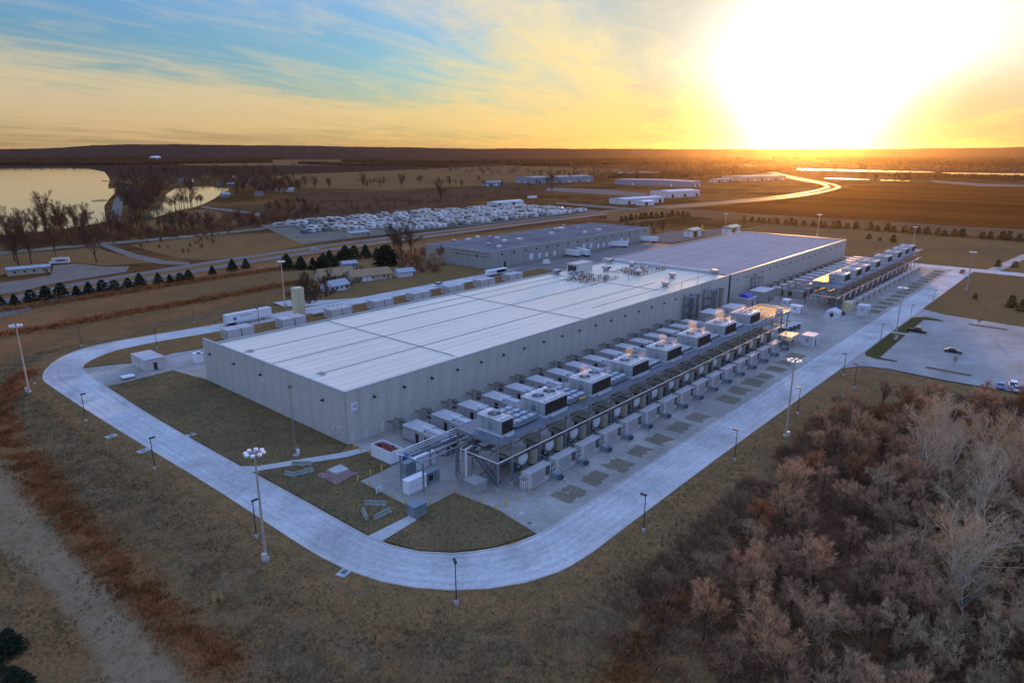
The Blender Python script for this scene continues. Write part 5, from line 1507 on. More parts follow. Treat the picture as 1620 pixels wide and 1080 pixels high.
# ---------------------------------------------------------------- steam rising from the towers
sm = bpy.data.materials.new('steam')
MATS['steam'] = sm
sm.use_nodes = True
sm.node_tree.nodes.remove(sm.node_tree.nodes['Principled BSDF'])
pv = sm.node_tree.nodes.new('ShaderNodeVolumePrincipled')
pv.inputs['Color'].default_value = (0.95, 0.92, 0.88, 1)
pv.inputs['Density'].default_value = 0.16
pv.inputs['Anisotropy'].default_value = 0.45
sm.node_tree.links.new(pv.outputs[0], sm.node_tree.nodes['Material Output'].inputs['Volume'])
def steam(x, y, z, h, r_, seed):
    rr = random.Random(seed)
    mb = MB()
    n, m_ = 12, 9
    ph = [rr.uniform(0, 6.28) for _ in range(6)]
    b = len(mb.v)
    for j in range(m_ + 1):
        t_ = j / m_
        rad = r_ * (0.75 + 0.55 * t_) * (1 - t_ ** 6) + 0.02
        for i in range(n):
            a = 2 * math.pi * i / n
            q_ = rad * (1 + 0.28 * math.sin(3 * a + ph[0] + 5 * t_) * math.sin(4 * t_ + ph[1]) + 0.18 * math.sin(5 * a + ph[2] - 9 * t_))
            mb.v.append((x + q_ * math.cos(a) + 0.5 * t_ * math.sin(ph[3]) + 0.2 * math.sin(6 * t_ + ph[4]), y + q_ * math.sin(a) + 0.5 * t_, z + h * t_))
    for j in range(m_):
        for i in range(n):
            k = (i + 1) % n
            mb.f.append((b + j * n + i, b + j * n + k, b + (j + 1) * n + k, b + (j + 1) * n + i))
    mb.f += [tuple(range(b + n - 1, b - 1, -1)), tuple(range(b + m_ * n, b + m_ * n + n))]
    return mb
for k, (x, h, r_) in enumerate(((38.3, 2.2, 0.9), (56.2, 2.4, 0.9), (72.2, 2.6, 0.9), (88.2, 3.2, 1.2), (104.4, 3.6, 1.3), (121.6, 1.6, 0.9))):
    o = steam(x, -33.3, DZ + 3.6, h, r_, k).build('steam', 'steam', smooth=True)
    tag(struct(o, 'stuff'), 'thin sunlit steam rising from the %s cooling tower' % nth(k + 2), 'steam')
# ---------------------------------------------------------------- light masts and street lamps
def make_mast(h):
    t = thing('light_mast', '', 'light mast', (0, 0, 0), 0, 'tall floodlight masts')
    MB().cyl((0, 0, 0), (0, 0, 0.5), 0.55, n=10).build('footing', 'concrete', t)
    MB().cyl((0, 0, 0.4), (0, 0, h), 0.24, 0.13, n=8).build('pole', 'pole_metal', t)
    MB().box(-0.75, -0.35, 0.5, -0.25, 0.35, 1.5).build('control_box', 'grey_light', t)
    MB().ring((0, 0), 0.78, 0.88, h - 0.35, h - 0.25, 12).build('lamp_ring', 'galvanised', t)
    for k in range(8):
        a = k * math.pi / 4 + 0.2
        ca, sa = math.cos(a), math.sin(a)
        arm = MB().cyl((0, 0, h - 0.3), (ca * 1.15, sa * 1.15, h - 0.3), 0.05, n=4)
        lp = MB().cb(ca * 1.25, sa * 1.25, h - 0.18, 0.5, 0.5, 0.32).build('floodlight', 'lamp_glass', t)
        arm.build('bracket', 'galvanised', lp)
    return t
m0 = make_mast(18.0)
MASTS = [((46, 620), 18.0, 'tall floodlight mast at the far left, outside the road bend'), ((421, 885), 18.0, 'nearest tall floodlight mast, outside the road on the left'),
         ((1243, 690), 17.6, 'tall floodlight mast beside the right hand road near the wood'), ((451, 485.5), 18.5, 'floodlight mast behind the tan tower'),
         ((1416, 537), 17.6, 'floodlight mast on the planted strip of the parking lot'), ((1529, 459), 17.3, 'floodlight mast at the corner of the field beyond parking'),
         ((1444, 389), 12.5, 'floodlight mast behind the far end of the far platform'), ((1147, 362), 12, 'small floodlight mast behind the far left corner of violet roof'), ((1293, 373), 15.5, 'floodlight mast behind the middle of the violet roof')]
for k, (b, h, lb) in enumerate(MASTS):
    x, y = g2(*b)
    o = m0 if k == 0 else copy_tree(m0)
    o['label'] = lb
    o.location = (x, y, min(gz(x, y), 0) - 0.05)
    o.rotation_euler = (0, 0, 0.7 * k)
    o.scale = (1, 1, h / 18.0)
def make_lamp():
    t = thing('street_lamp', '', 'street lamp', (0, 0, 0), 0, 'dark street lamps along the perimeter road')
    MB().cyl((0, 0, -0.6), (0, 0, 0.6), 0.3, n=8).build('footing', 'concrete', t)
    MB().cyl((0, 0, 0.5), (0, 0, 6.6), 0.09, 0.07, n=6).build('pole', 'pole_dark', t)
    hd = MB().box(-0.18, -0.2, 6.5, 0.9, 0.2, 6.72).build('lamp_head', 'pole_dark', t)
    MB().box(0.2, -0.15, 6.47, 0.85, 0.15, 6.5).build('lens', 'lamp_clear', hd)
    return t
l0 = make_lamp()
LAMPS = [((136, 666), 0.1, 1, 'third along the left road from its far bend'), ((245, 742), 0.1, 1, 'beside the left road before the long lawn'), ((406, 850), 0.1, 1, 'standing just behind the nearest floodlight mast'),
         ((722, 955), 1.0, 1, 'nearest the camera, outside the front road bend'), ((1018, 840), 1.6, 1, 'first along the right road after the bend'), ((1162, 728), 1.6, 1, 'second along the right road after the bend'),
         ((1261.6, 655), 1.6, 1, 'right behind the roadside floodlight mast'), ((1334, 594), 1.6, 0.95, 'left one of two at the parking entrance'), ((1351, 613.6), 1.6, 1.02, 'right one of two at the parking entrance'),
         ((1393, 537), -1.6, 0.8, 'near one on the planted parking strip'), ((1440, 504), -1.6, 0.8, 'middle one on the planted parking strip'), ((1476, 478), -1.6, 0.8, 'far one beside the planted parking strip'),
         ((248.6, 550.5), -1.6, 1, 'inside the rear road left of the trailer'), ((307, 510), -1.6, 0.85, 'outside the rear road behind the trailer'), ((129, 548), -0.6, 1, 'outside the far left road bend top'),
         ((54.7, 607.5), 0.1, 1, 'beside the far left floodlight mast'), ((410.5, 517), 1.6, 1, 'in front of the white trailer')]
for k, (b, rz, s_, lb) in enumerate(LAMPS):
    x, y = g2(*b)
    o = l0 if k == 0 else copy_tree(l0)
    o['label'] = 'dark street lamp ' + lb
    o.location = (x, y, min(gz(x, y), 0))
    o.rotation_euler = (0, 0, rz)
    o.scale = (1, 1, s_)

# ---------------------------------------------------------------- vehicles
def car(label, cat, x, y, rz, paint, kind='sedan', group=None, z=0.035):
    t = thing({'sedan': 'parked_car', 'suv': 'sport_utility_car', 'pickup': 'pickup_truck', 'van': 'delivery_van'}[kind], label, cat, (x, y, z), rz, group)
    L, W, H = {'sedan': (4.7, 1.8, 1.42), 'suv': (4.9, 1.95, 1.8), 'pickup': (5.7, 2.0, 1.85), 'van': (5.6, 2.05, 2.5)}[kind]
    h2 = L / 2
    low = 0.28
    belt = {'sedan': 0.88, 'suv': 1.05, 'pickup': 1.08, 'van': 1.2}[kind]
    def hull(pr, w0, w1):
        """side outline (x, z) given width, sides leaning in towards the top"""
        mb = MB()
        n = len(pr)
        zmin, zmax = min(p[1] for p in pr), max(p[1] for p in pr)
        for s_ in (-1, 1):
            for px_, pz in pr:
                f = (pz - zmin) / (zmax - zmin)
                mb.v.append((px_, s_ * (w0 + (w1 - w0) * f) / 2, pz))
        mb.f += [tuple(range(n)), tuple(range(2 * n - 1, n - 1, -1))]
        mb.f += [(i, n + i, n + (i + 1) % n, (i + 1) % n) for i in range(n)]
        return mb
    body = [(-h2, low + .1), (-h2 + .1, low), (h2 - .1, low), (h2, low + .12), (h2 - .02, belt - .22), (h2 - 0.35, belt - .12), (h2 - 1.25, belt), (-h2 + .3, belt), (-h2, belt - .08)]
    b = hull(body, W, W * 0.97).build('body', paint, t)
    if kind == 'sedan':
        cab = [(-h2 + 0.45, belt), (h2 - 1.25, belt), (h2 - 2.0, H), (-h2 + 1.35, H)]
    elif kind == 'suv':
        cab = [(-h2 + 0.08, belt), (h2 - 1.2, belt), (h2 - 1.85, H), (-h2 + 0.4, H)]
    elif kind == 'pickup':
        cab = [(-0.75, belt), (h2 - 1.35, belt), (h2 - 1.95, H), (-0.6, H)]
    else:
        cab = [(-h2 + 0.02, belt), (h2 - 0.7, belt), (h2 - 1.35, H), (-h2 + 0.05, H)]
    g_ = hull(cab, W * 0.93, W * 0.78).build('windows', 'glass_dark' if kind != 'van' else paint, t)
    rx0, rx1 = cab[3][0] + 0.05, cab[2][0] - 0.05
    MB().box(rx0, -W * 0.385, H - 0.015, rx1, W * 0.385, H + 0.035).build('roof', paint, t)
    if kind == 'van':
        hull([(h2 - 1.5, belt + .05), (h2 - 0.75, belt + .05), (h2 - 1.2, H - 0.35), (h2 - 1.5, H - .35)], W * 0.945, W * 0.85).build('windscreen', 'glass_dark', t)
    if kind == 'pickup':
        MB().box(-h2 + 0.15, -W * 0.40, belt - 0.02, -0.85, W * 0.40, belt + 0.015).build('cargo_bed', 'black', t)
        MB().box(-h2 + .05, -W * .48, belt, -0.8, -W * .43, belt + .1).box(-h2 + .05, W * .43, belt, -0.8, W * .48, belt + .1).build('bed_rail', paint, t)
    for sx in (-1, 1):
        for sy in (-1, 1):
            wx = sx * (h2 - 0.95)
            wl = MB().cyl((wx, sy * (W / 2 - 0.2), 0.34), (wx, sy * (W / 2 + 0.02), 0.34), 0.34, n=12).build('wheel', 'tyre', t)
            MB().cyl((wx, sy * (W / 2 + 0.02), 0.34), (wx, sy * (W / 2 + 0.035), 0.34), 0.2, n=10).build('rim', 'car_silver', wl)
    for sy in (-1, 1):
        MB().cb(h2 - 0.02, sy * W * 0.36, belt - 0.3, 0.1, 0.34, 0.14).build('headlight', 'lamp_clear', t)
        MB().cb(-h2 + 0.0, sy * W * 0.38, belt - 0.2, 0.1, 0.26, 0.16).build('tail_light', 'lamp_red', t)
    return t
car('dark sedan alone in the middle of the parking lot', 'car', 164.2, -82.6, -1.5, 'car_black', 'sedan')
car('dark pickup truck parked against the planted strip', 'pickup', 184.3, -68.6, -1.6, 'car_black', 'pickup')
car('red car driving on the far end of the right road', 'car', 331.7, -58.2, 3.14, 'car_red', 'suv')
for k, (x, y, p_, kd, lb) in enumerate([(135.2, -98.2, 'car_blue', 'sedan', 'pale blue car leftmost at the near edge of the parking lot'), (137.8, -100.6, 'car_white', 'suv', 'white car behind the pale blue one at lot edge'),
                                        (135.0, -101.8, 'car_white', 'sedan', 'white car second at the near edge of the lot'), (138.4, -104.2, 'car_silver', 'suv', 'silver car at the right frame edge of the lot'), (135.6, -105.2, 'car_blue', 'suv', 'blue car at the right frame edge, nearest the wood')]):
    car(lb, 'car', x, y, 0.1 + 0.05 * k, p_, kd, 'cars at the near edge of the parking lot')
car('white sport utility car driving on the rear road', 'car', 132.4, 115.2, 0.05, 'car_white', 'suv')
car('white van parked before the warehouse', 'van', 213.5, 117.2, 0.1, 'car_white', 'van')
car('white car on the main road left of the big pine', 'car', 160, 232 + 27, 0.1, 'car_white', 'sedan', z=0.06)
car('pale car on the main road behind the left pines', 'car', 32, 231, 0.35, 'car_silver', 'suv', z=0.06)

def semi_trailer(label, x, y, rz, L=16.2, star=False, z=0.035):
    t = thing('semi_trailer', label, 'trailer', (x, y, z), rz)
    bx = MB().box(-L / 2, -1.3, 1.15, L / 2, 1.3, 4.05).build('box', 'white_paint', t)
    MB().box(-L / 2 - .02, -1.33, 4.05, L / 2 + .02, 1.33, 4.12).build('roof', 'white_dirty', t)
    MB().box(-L / 2, -1.33, 1.02, L / 2, 1.33, 1.15).build('side_rail', 'steel_blue', t)
    for s_ in (-0.62, 0.62):
        MB().box(-L / 2 - .06, s_ - 0.58, 1.25, -L / 2, s_ + 0.58, 3.95).build('rear_door', 'white_dirty', t)
    MB().box(-L / 2 - 0.05, -1.2, 0.5, -L / 2 + .1, 1.2, 0.62).build('bumper', 'steel_blue', t)
    for wx in (-L / 2 + 1.6, -L / 2 + 2.9):
        for sy in (-1.25, 0.85):
            MB().cyl((wx, sy, 0.52), (wx, sy + 0.4, 0.52), 0.52, n=12).build('wheel', 'tyre', t)
    MB().box(-L / 2 + .8, -1.0, 0.75, -L / 2 + 3.7, 1.0, 1.02).build('bogie', 'black', t)
    for sy in (-0.8, 0.8):
        MB().box(L / 2 - 3.2, sy - 0.08, 0.05, L / 2 - 3.0, sy + 0.08, 1.05).build('landing_gear', 'steel_blue', t)
    if star:
        pts = []
        for k in range(10):
            r_ = 0.95 if k % 2 == 0 else 0.40
            a = math.pi / 2 + k * math.pi / 5
            pts.append((r_ * math.cos(a), r_ * math.sin(a)))
        st = MB()
        st.v = [(-L / 2 + 3.0 + p[0], -1.305, 2.45 + p[1]) for p in pts] + [(-L / 2 + 3.0 + p[0], -1.33, 2.45 + p[1]) for p in pts]
        st.f = [tuple(range(10, 20)), tuple(range(9, -1, -1))] + [(i, (i + 1) % 10, 10 + (i + 1) % 10, 10 + i) for i in range(10)]
        st.build('star_emblem', 'star_blue', t)
        lt_ = MB()
        rr = random.Random(2)
        xx = -L / 2 + 5.2
        for k in range(13):
            wd = rr.uniform(0.16, 0.3)
            lt_.box(xx, -1.33, 3.0 if k else 2.85, xx + wd, -1.305, 3.22 + (0.12 if k in (0, 4, 9) else 0))
            xx += wd + 0.1
        lt_.build('lettering', 'star_blue', t)
    return t
semi_trailer('white semi trailer with a blue star on the rear road', 40, 116.8, 0.03, 17.5, True)
semi_trailer('white semi trailer backed to the warehouse, left of a pair', 245.2, 124.5, 1.55, 13)
semi_trailer('white semi trailer backed to the warehouse, right of a pair', 252.5, 121.5, 1.2, 13.5)
semi_trailer('white semi trailer parked beyond the right end of the warehouse', 331, 124, 1.85, 14)
semi_trailer('pale flat trailer before the right dock doors of warehouse', 297, 124.5, 2.2, 11)
t = thing('tank_trailer', 'white trailer with two dark drums behind the roof edge', 'trailer', (171.3, 115.4, 0.04))
MB().box(-7, -1.4, 0.7, 7, 1.4, 1.0).build('chassis', 'white_dirty', t)
MB().box(-7, -1.4, 1.0, -1.5, 1.4, 3.0).build('box', 'white_paint', t)
MB().box(-1.5, -1.4, 2.6, 7, 1.4, 2.9).build('top_frame', 'white_paint', t)
for x in (0.9, 4.2):
    MB().cyl((x - 1.3, 0, 1.9), (x + 1.3, 0, 1.9), 0.85, n=12).build('drum', 'black', t)
for x in (-5, -3.8, 5.2):
    for y in (-1.35, 1.0):
        MB().cyl((x, y, 0.45), (x, y + 0.35, 0.45), 0.45, n=10).build('wheel', 'tyre', t)
MB().box(6.7, -1.3, 1.0, 7, 1.3, 2.6).build('end_frame', 'white_paint', t)

# ---------------------------------------------------------------- things behind the white roof
def make_container():
    t = thing('equipment_container', '', 'container', (0, 0, 0), 0, 'grey containers behind the long building')
    MB().box(-2.15, -2.8, 0, 2.15, 2.8, 0.25).build('base', 'concrete', t)
    MB().box(-2.1, -2.75, 0.25, 2.1, 2.75, 3.2).build('casing', 'grey_light', t)
    MB().box(-2.18, -2.83, 3.2, 2.18, 2.83, 3.34).build('roof', 'grey_roof', t)
    for k in range(7):
        MB().box(-1.95 + 0.6 * k, -2.8, 0.3, -1.85 + 0.6 * k, -2.75, 3.15).build('rib', 'grey_light', t)
    for k in range(3):
        MB().box(-2.14, -2.3 + 1.6 * k, 0.5, -2.1, -1.1 + 1.6 * k, 2.7).build('louvre', 'grey_paint', t)
    return t
c0 = make_container()
for k in range(8):
    for s_ in (0, 1):
        lb = 'grey container behind the white roof, %s of the %s pair from left' % (('left', 'right')[s_], ORD[k])
        loc = (25.0 + 19.8 * k + 4.65 * s_, 100.0, 0.1)
        if k == 0 and s_ == 0:
            c0.location = loc
            c0['label'] = lb
        else:
            copy_tree(c0, None, loc, None, lb)
t = thing('tan_tower', 'tall narrow greenish tan tower behind the white roof', 'tower', (55.2, 107.6, 0.1))
MB().box(-1.7, -1.6, 0, 1.7, 1.6, 10.9).build('shaft', 'tan_metal', t)
MB().box(-1.8, -1.7, 10.9, 1.8, 1.7, 11.5).build('crown', 'tan_metal', t)
MB().box(-1.5, -1.4, 11.5, 1.5, 1.4, 11.62).build('lid', 'yellow_pale', t)
for k in range(5):
    MB().box(-1.4 + 0.65 * k, -1.66, 0.1, -1.3 + 0.65 * k, -1.6, 10.2).build('rib', 'tan_metal', t)
MB().box(1.7, -0.3, 0.1, 1.9, 0.3, 10).build('ladder', 'galvanised', t)
t = thing('pump_skid', 'pale pipes and pumps on the ground right of tan tower', 'pump skid', (66, 106.8, 0.12))
for k in range(5):
    MB().cyl((-5 + 1.2 * k, -0.6, 0.9), (-5 + 1.2 * k, 0.8, 0.9), 0.45, n=10).build('pump', 'white_dirty', t)
MB().tube([(-5.5, 1.2, 0.6), (3.0, 1.2, 0.6), (5.5, 1.2, 1.9), (9, 1.0, 1.9)], 0.22).build('pipe', 'white_dirty', t)
for x in (2, 4, 6, 8):
    MB().box(x - .1, 0.4, 0, x + .1, 1.6, 2.4).build('frame', 'steel_grey', t)
MB().box(3.2, -1.0, 0, 5.2, 0.2, 2.2).build('cabinet', 'teal_cabinet', t)
shed('equipment_shed', 'pale blue grey shed on the concrete left of building', 'shed', -5.6, 88.8, 5.4, 10.0, 3.2, 'grey_light', 'grey_roof')
o = shed('condenser', 'white condenser cabinet at the far left corner of building', 'condenser', 5.8, 82.2, 2.0, 2.6, 2.6, 'white_paint', 'white_paint', door=False)
MB().cyl((0, -0.6, 2.74), (0, -0.6, 2.9), 0.7, n=12).build('fan', 'black', o)
t = thing('gas_cylinder_pallet', 'low pallet of white cylinders beside the left shed', 'pallet', (-13.9, 81.6, 0.03))
MB().box(-1.6, -1.2, 0, 1.6, 1.2, 0.2).build('pallet', 'rust_brown', t)
for k in range(3):
    MB().cyl((-1.5, -0.7 + 0.7 * k, 0.55), (1.5, -0.7 + 0.7 * k, 0.55), 0.33, n=10).build('cylinder', 'white_paint', t)
for k, (b, lb) in enumerate((((302, 688), 'flat manhole slab at the inner edge of left road'), ((176, 690), 'flat slab in grass outside the left road'), ((227, 713), 'drain slab at the outer kerb of left road'), ((545, 905), 'flat slab in dirt outside the front bend'))):
    x, y = g2(*b)
    z_ = min(0, gz(x, y)) + 0.08
    t = thing('drain_slab', lb, 'drain slab', (x, y, z_), 0.1 * k, 'concrete drain slabs beside the road')
    MB().box(-1.1, -0.8, -0.3, 1.1, 0.8, 0.1).build('slab', 'concrete', t)
    MB().box(-0.5, -0.4, 0.1, 0.5, 0.4, 0.14).build('grate', 'steel_blue', t)
t = thing('manhole', 'round dark manhole cover on the concrete apron', 'manhole', g2(838, 827) + (0.02,))
MB().cyl((0, 0, 0), (0, 0, 0.02), 0.5, n=16).build('frame', 'concrete', t)
MB().cyl((0, 0, 0.02), (0, 0, 0.035), 0.42, n=16).build('cover', 'steel_blue', t)

# ---------------------------------------------------------------- houses across the rear road
def house(x, y, sx, sy, h, rise, rz, wall, roof, label, name='house', wins=3, cat='house', garage=0, group=None, chimney=False):
    t = thing(name, label, cat, (x, y, 0.02), rz, group)
    MB().box(-sx / 2, -sy / 2, -0.2, sx / 2, sy / 2, h).build('wall', wall, t)
    mb = MB()
    a, b, o_ = sx / 2 + 0.4, sy / 2 + 0.5, 0.16
    for s_ in (-1, 1):
        k = len(mb.v)
        mb.v += [(-a, s_ * b, h - 0.1), (a, s_ * b, h - 0.1), (a, 0, h + rise), (-a, 0, h + rise)]
        mb.v += [(p[0], p[1], p[2] + o_) for p in mb.v[k:k + 4]]
        mb.f += [(k, k + 1, k + 2, k + 3), (k + 4, k + 7, k + 6, k + 5), (k, k + 4, k + 5, k + 1), (k + 1, k + 5, k + 6, k + 2), (k + 3, k + 2, k + 6, k + 7), (k, k + 3, k + 7, k + 4)]
    rf = mb.build('roof', roof, t)
    if chimney:
        MB().box(sx * 0.2, -0.4, h + rise * 0.5, sx * 0.2 + 0.8, 0.4, h + rise + 0.9).build('chimney', 'brick_red', rf)
    gb = MB()
    for s_ in (-1, 1):
        k = len(gb.v)
        gb.v += [(s_ * sx / 2, -sy / 2, h), (s_ * sx / 2, sy / 2, h), (s_ * sx / 2, 0, h + rise * 0.96)]
        gb.v += [(p[0] - s_ * 0.2, p[1], p[2]) for p in gb.v[k:k + 3]]
        gb.f += [(k, k + 1, k + 2), (k + 5, k + 4, k + 3), (k, k + 3, k + 4, k + 1), (k + 1, k + 4, k + 5, k + 2), (k + 2, k + 5, k + 3, k)]
    gb.build('gable', wall, t)
    for k in range(wins):
        wx = -sx / 2 + sx * (k + 0.7) / (wins + 0.4)
        w_ = MB().box(wx - 0.6, -sy / 2 - 0.05, 0.9, wx + 0.6, -sy / 2, 2.2).build('window', 'door_white', t)
        MB().box(wx - 0.5, -sy / 2 - 0.08, 1.0, wx + 0.5, -sy / 2 - 0.05, 2.1).build('pane', 'glass_dark', w_)
    for k in range(garage):
        MB().box(-sx * 0.2 + 3.0 * k - 1.2, -sy / 2 - 0.06, 0.02, -sx * 0.2 + 3.0 * k + 1.2, -sy / 2, 2.4).build('garage_door', 'door_white', t)
    MB().box(sx * 0.38, -sy / 2 - 0.06, 0.02, sx * 0.38 + 0.95, -sy / 2, 2.1).build('door', 'rust_brown', t)
    return t
house(95, 143, 11, 6.5, 2.6, 2.0, 0.05, 'house_wall_white', 'house_roof_grey', 'small house with pale grey roof nearest the rear road', wins=4)
house(110, 165, 17, 10, 2.6, 3.2, -0.2, 'house_wall_tan', 'house_roof_tan', 'house with broad tan roof behind the pale grey roof', wins=4, chimney=True)
house(121.5, 153.5, 20, 9, 2.6, 2.6, -0.25, 'house_wall_tan', 'house_roof_tan', 'long tan house with two white garage doors', wins=3, garage=2)
house(138.5, 147.5, 9, 6, 2.5, 1.4, -0.25, 'house_wall_white', 'house_roof_grey', 'small whitish outbuilding at the right end of long tan house', 'outbuilding', 0)
house(134, 187.5, 8, 5, 2.8, 1.2, -0.2, 'house_wall_blue', 'house_roof_grey', 'small blue grey shed among the pines', 'outbuilding', 2)
house(17.5, 296, 18, 6, 3.0, 0.9, -0.15, 'house_wall_tan', 'house_roof_grey', 'low tan roadside building with dark windows at left', 'roadside_building', 4, 'building')
house(222, 300, 16, 9, 3.0, 1.0, -0.1, 'house_wall_tan', 'house_roof_grey', 'low office building at the corner of the camper lot', 'office', 4, 'building')

# ---------------------------------------------------------------- campers in the storage lot
def make_camper(m, L, W, H, nose, cab):
    t = thing('camper_trailer', '', 'camper', (0, 0, 0.04), 0, 'campers in the storage lot')
    MB().profile_x([(-L / 2, 0.5), (L / 2, 0.5), (L / 2, H * 0.62), (L / 2 - nose, H), (-L / 2 + 0.2, H), (-L / 2, H - 0.3)], -W / 2, W / 2).build('body', m, t)
    MB().box(-0.4, -L * 0.1, H, 0.4, L * 0.1, H + 0.28).build('roof_unit', 'rv_white', t)
    MB().box(-W / 2 - 0.03, -L * 0.3, H * 0.5, W / 2 + 0.03, L * 0.22, H * 0.72).build('window_band', 'glass_dark', t)
    wl = MB()
    for y in ((-L * 0.15, -L * 0.02) if not cab else (-L * 0.28, L * 0.33)):
        wl.cyl((-W / 2 + 0.02, y, 0.38), (W / 2 - 0.02, y, 0.38), 0.38, n=8)
    wl.build('running_gear', 'tyre', t)
    if cab:
        MB().box(-W / 2 + .1, L / 2, 0.45, W / 2 - .1, L / 2 + 1.2, 1.5).build('bonnet', m, t)
    else:
        MB().box(-0.08, L / 2, 0.45, 0.08, L / 2 + 1.2, 0.6).build('hitch', 'black', t)
    return t
protos = [make_camper('rv_white', 8.6, 2.5, 3.2, 0.7, False), make_camper('rv_white', 10.4, 2.6, 3.7, 1.6, False), make_camper('rv_white', 8.2, 2.4, 3.3, 0.3, True),
          make_camper('rv_tan', 8.0, 2.5, 3.0, 0.5, False), make_camper('rv_grey', 7.0, 2.4, 2.7, 0.9, False)]
KN = ['white camper trailer', 'long white fifth wheel camper', 'white motorhome', 'tan camper trailer', 'small grey camper trailer']
used = set()
rr = random.Random(21)
def lot_x0(y):
    return float(np.interp(y, [295, 318, 345, 414, 425], [262, 256, 206, 236, 244]))
total = 0
for ri, y in enumerate((298, 312, 331, 345, 364, 378, 398, 412)):
    x = lot_x0(y) + rr.uniform(0, 2)
    k = 0
    xe = 505 - 0.02 * (y - 295)
    while x < xe and total < 296:
        if rr.random() < (0.07 if y < 390 else 0.16):
            x += 5.2
            continue
        pi = rr.choices(range(5), (4, 2.5, 2.2, 2.0, 2.6))[0]
        lb = '%s, %s from left in row %s of camper lot' % (KN[pi], nth(k), ('one', 'two', 'three', 'four', 'five', 'six', 'seven', 'eight')[ri])
        rz = (0 if ri % 2 else math.pi) + rr.uniform(-.10, .10) + (0.12, -0.35, 0.3, 0.0)[ri % 4]
        loc = (x, y + rr.uniform(-.8, .8), 0.05)
        if pi not in used:
            used.add(pi)
            o = protos[pi]
            o.location, o.rotation_euler = loc, (0, 0, rz)
            o['label'] = lb
        else:
            copy_tree(protos[pi], None, loc, rz, lb)
        k += 1
        total += 1
        x += rr.uniform(5.2, 7.2) if y < 390 else rr.uniform(6.0, 10.0)
for k, (x, y, rz) in enumerate([(228, 396, 1.2), (241, 404, 1.3), (252, 409, 1.3), (38, 318, 1.2), (217, 398, 1.25)]):
    o = copy_tree(protos[1 if k != 3 else 2], None, (x, y, 0.05), rz, ['long white camper alone at the left back edge of camper lot', 'long white camper second at the left back edge of lot', 'long white camper third at the left back edge of lot',
                                                                'white motorhome parked on gravel behind the tan roadside building', 'long white camper leftmost of all near the camper lot'][k])
    o['group'] = 'white campers parked outside the lot rows'

# ---------------------------------------------------------------- far industrial buildings
def far_building(x, y, sx, sy, h, rz, wall, roof, label, doors=4, cat='building', rise=0.6):
    t = thing('industrial_building', label, cat, (x, y, 0.02), rz)
    MB().box(-sx / 2, -sy / 2, -0.3, sx / 2, sy / 2, h).build('wall', wall, t)
    MB().profile_x([(-sy / 2 - .3, h), (sy / 2 + .3, h), (0, h + rise * 2.2)], -sx / 2 - .3, sx / 2 + .3).build('roof', roof, t)
    for k in range(doors):
        wx = -sx / 2 + sx * (k + 0.5) / doors
        MB().box(wx - 2, -sy / 2 - 0.1, 0, wx + 2, -sy / 2, min(4.2, h - 0.8)).build('door', 'door_white' if k % 2 else 'glass_dark', t)
    for k in range(max(2, doors // 2)):
        wy = -sy / 2 + sy * (k + 0.5) / max(2, doors // 2)
        MB().box(-sx / 2 - 0.1, wy - 1.6, 0, -sx / 2, wy + 1.6, min(4, h - .8)).build('door', 'door_white', t)
    return t
far_building(640, 322, 66, 26, 6, -0.2, 'house_wall_white', 'white_dirty', 'white roofed industrial building nearest the highway', 5)
far_building(616, 296, 18, 12, 4.5, -0.2, 'house_wall_white', 'white_paint', 'small white building right before the white roofed one', 2)
far_building(775, 345, 62, 34, 8, -0.2, 'house_wall_white', 'white_dirty', 'second white roofed industrial building right of the first', 5)
far_building(1030, 520, 38, 150, 9, 0.05, 'house_wall_blue', 'house_roof_grey', 'long grey industrial building behind the white roofed pair', 4)
far_building(1010, 735, 150, 60, 11, -0.2, 'house_wall_blue', 'roof_violet', 'wide blue grey factory at the back left of the estate', 6)
far_building(1430, 800, 40, 95, 9, 0.0, 'house_wall_white', 'house_dark_roof', 'dark roofed far building with pale front', 3)
far_building(1360, 480, 130, 60, 9, -0.3, 'house_wall_tan', 'house_roof_grey', 'broad flat building beside the highway bend', 6)
far_building(*g2(1140, 288), 50, 20, 6, -0.2, 'house_wall_tan', 'house_roof_grey', 'low building in the scrub left of the highway', 3)
far_building(*g2(780, 294), 34, 20, 7, -0.2, 'house_wall_blue', 'house_roof_grey', 'small grey building in the fields left of the estate', 3)
far_building(*g2(800, 326), 46, 14, 5, 0.0, 'house_wall_white', 'white_dirty', 'long white roofed shed at the back of the camper lot', 4)
far_building(*g2(246, 252.5), 60, 40, 16, 0.3, 'house_wall_white', 'white_paint', 'white domed building beyond the lakeside trees', 3, rise=3)
far_building(*g2(212, 255), 70, 20, 7, 0.3, 'house_wall_white', 'white_dirty', 'low white building left of the domed one beyond the lake', 3)
sheet('estate_lot', px([(870, 297), (960, 300), (1030, 306), (1010, 312), (930, 306), (860, 302)]), 0.05, 'gravel_pale')
sheet('estate_road', px([(880, 320), (960, 326), (1010, 330), (1005, 333), (950, 329), (880, 323)]), 0.05, 'gravel_pale')
semi_trailer('white truck box standing in the fields behind the camper lot', *g2(842, 315), -0.2, 14, False)
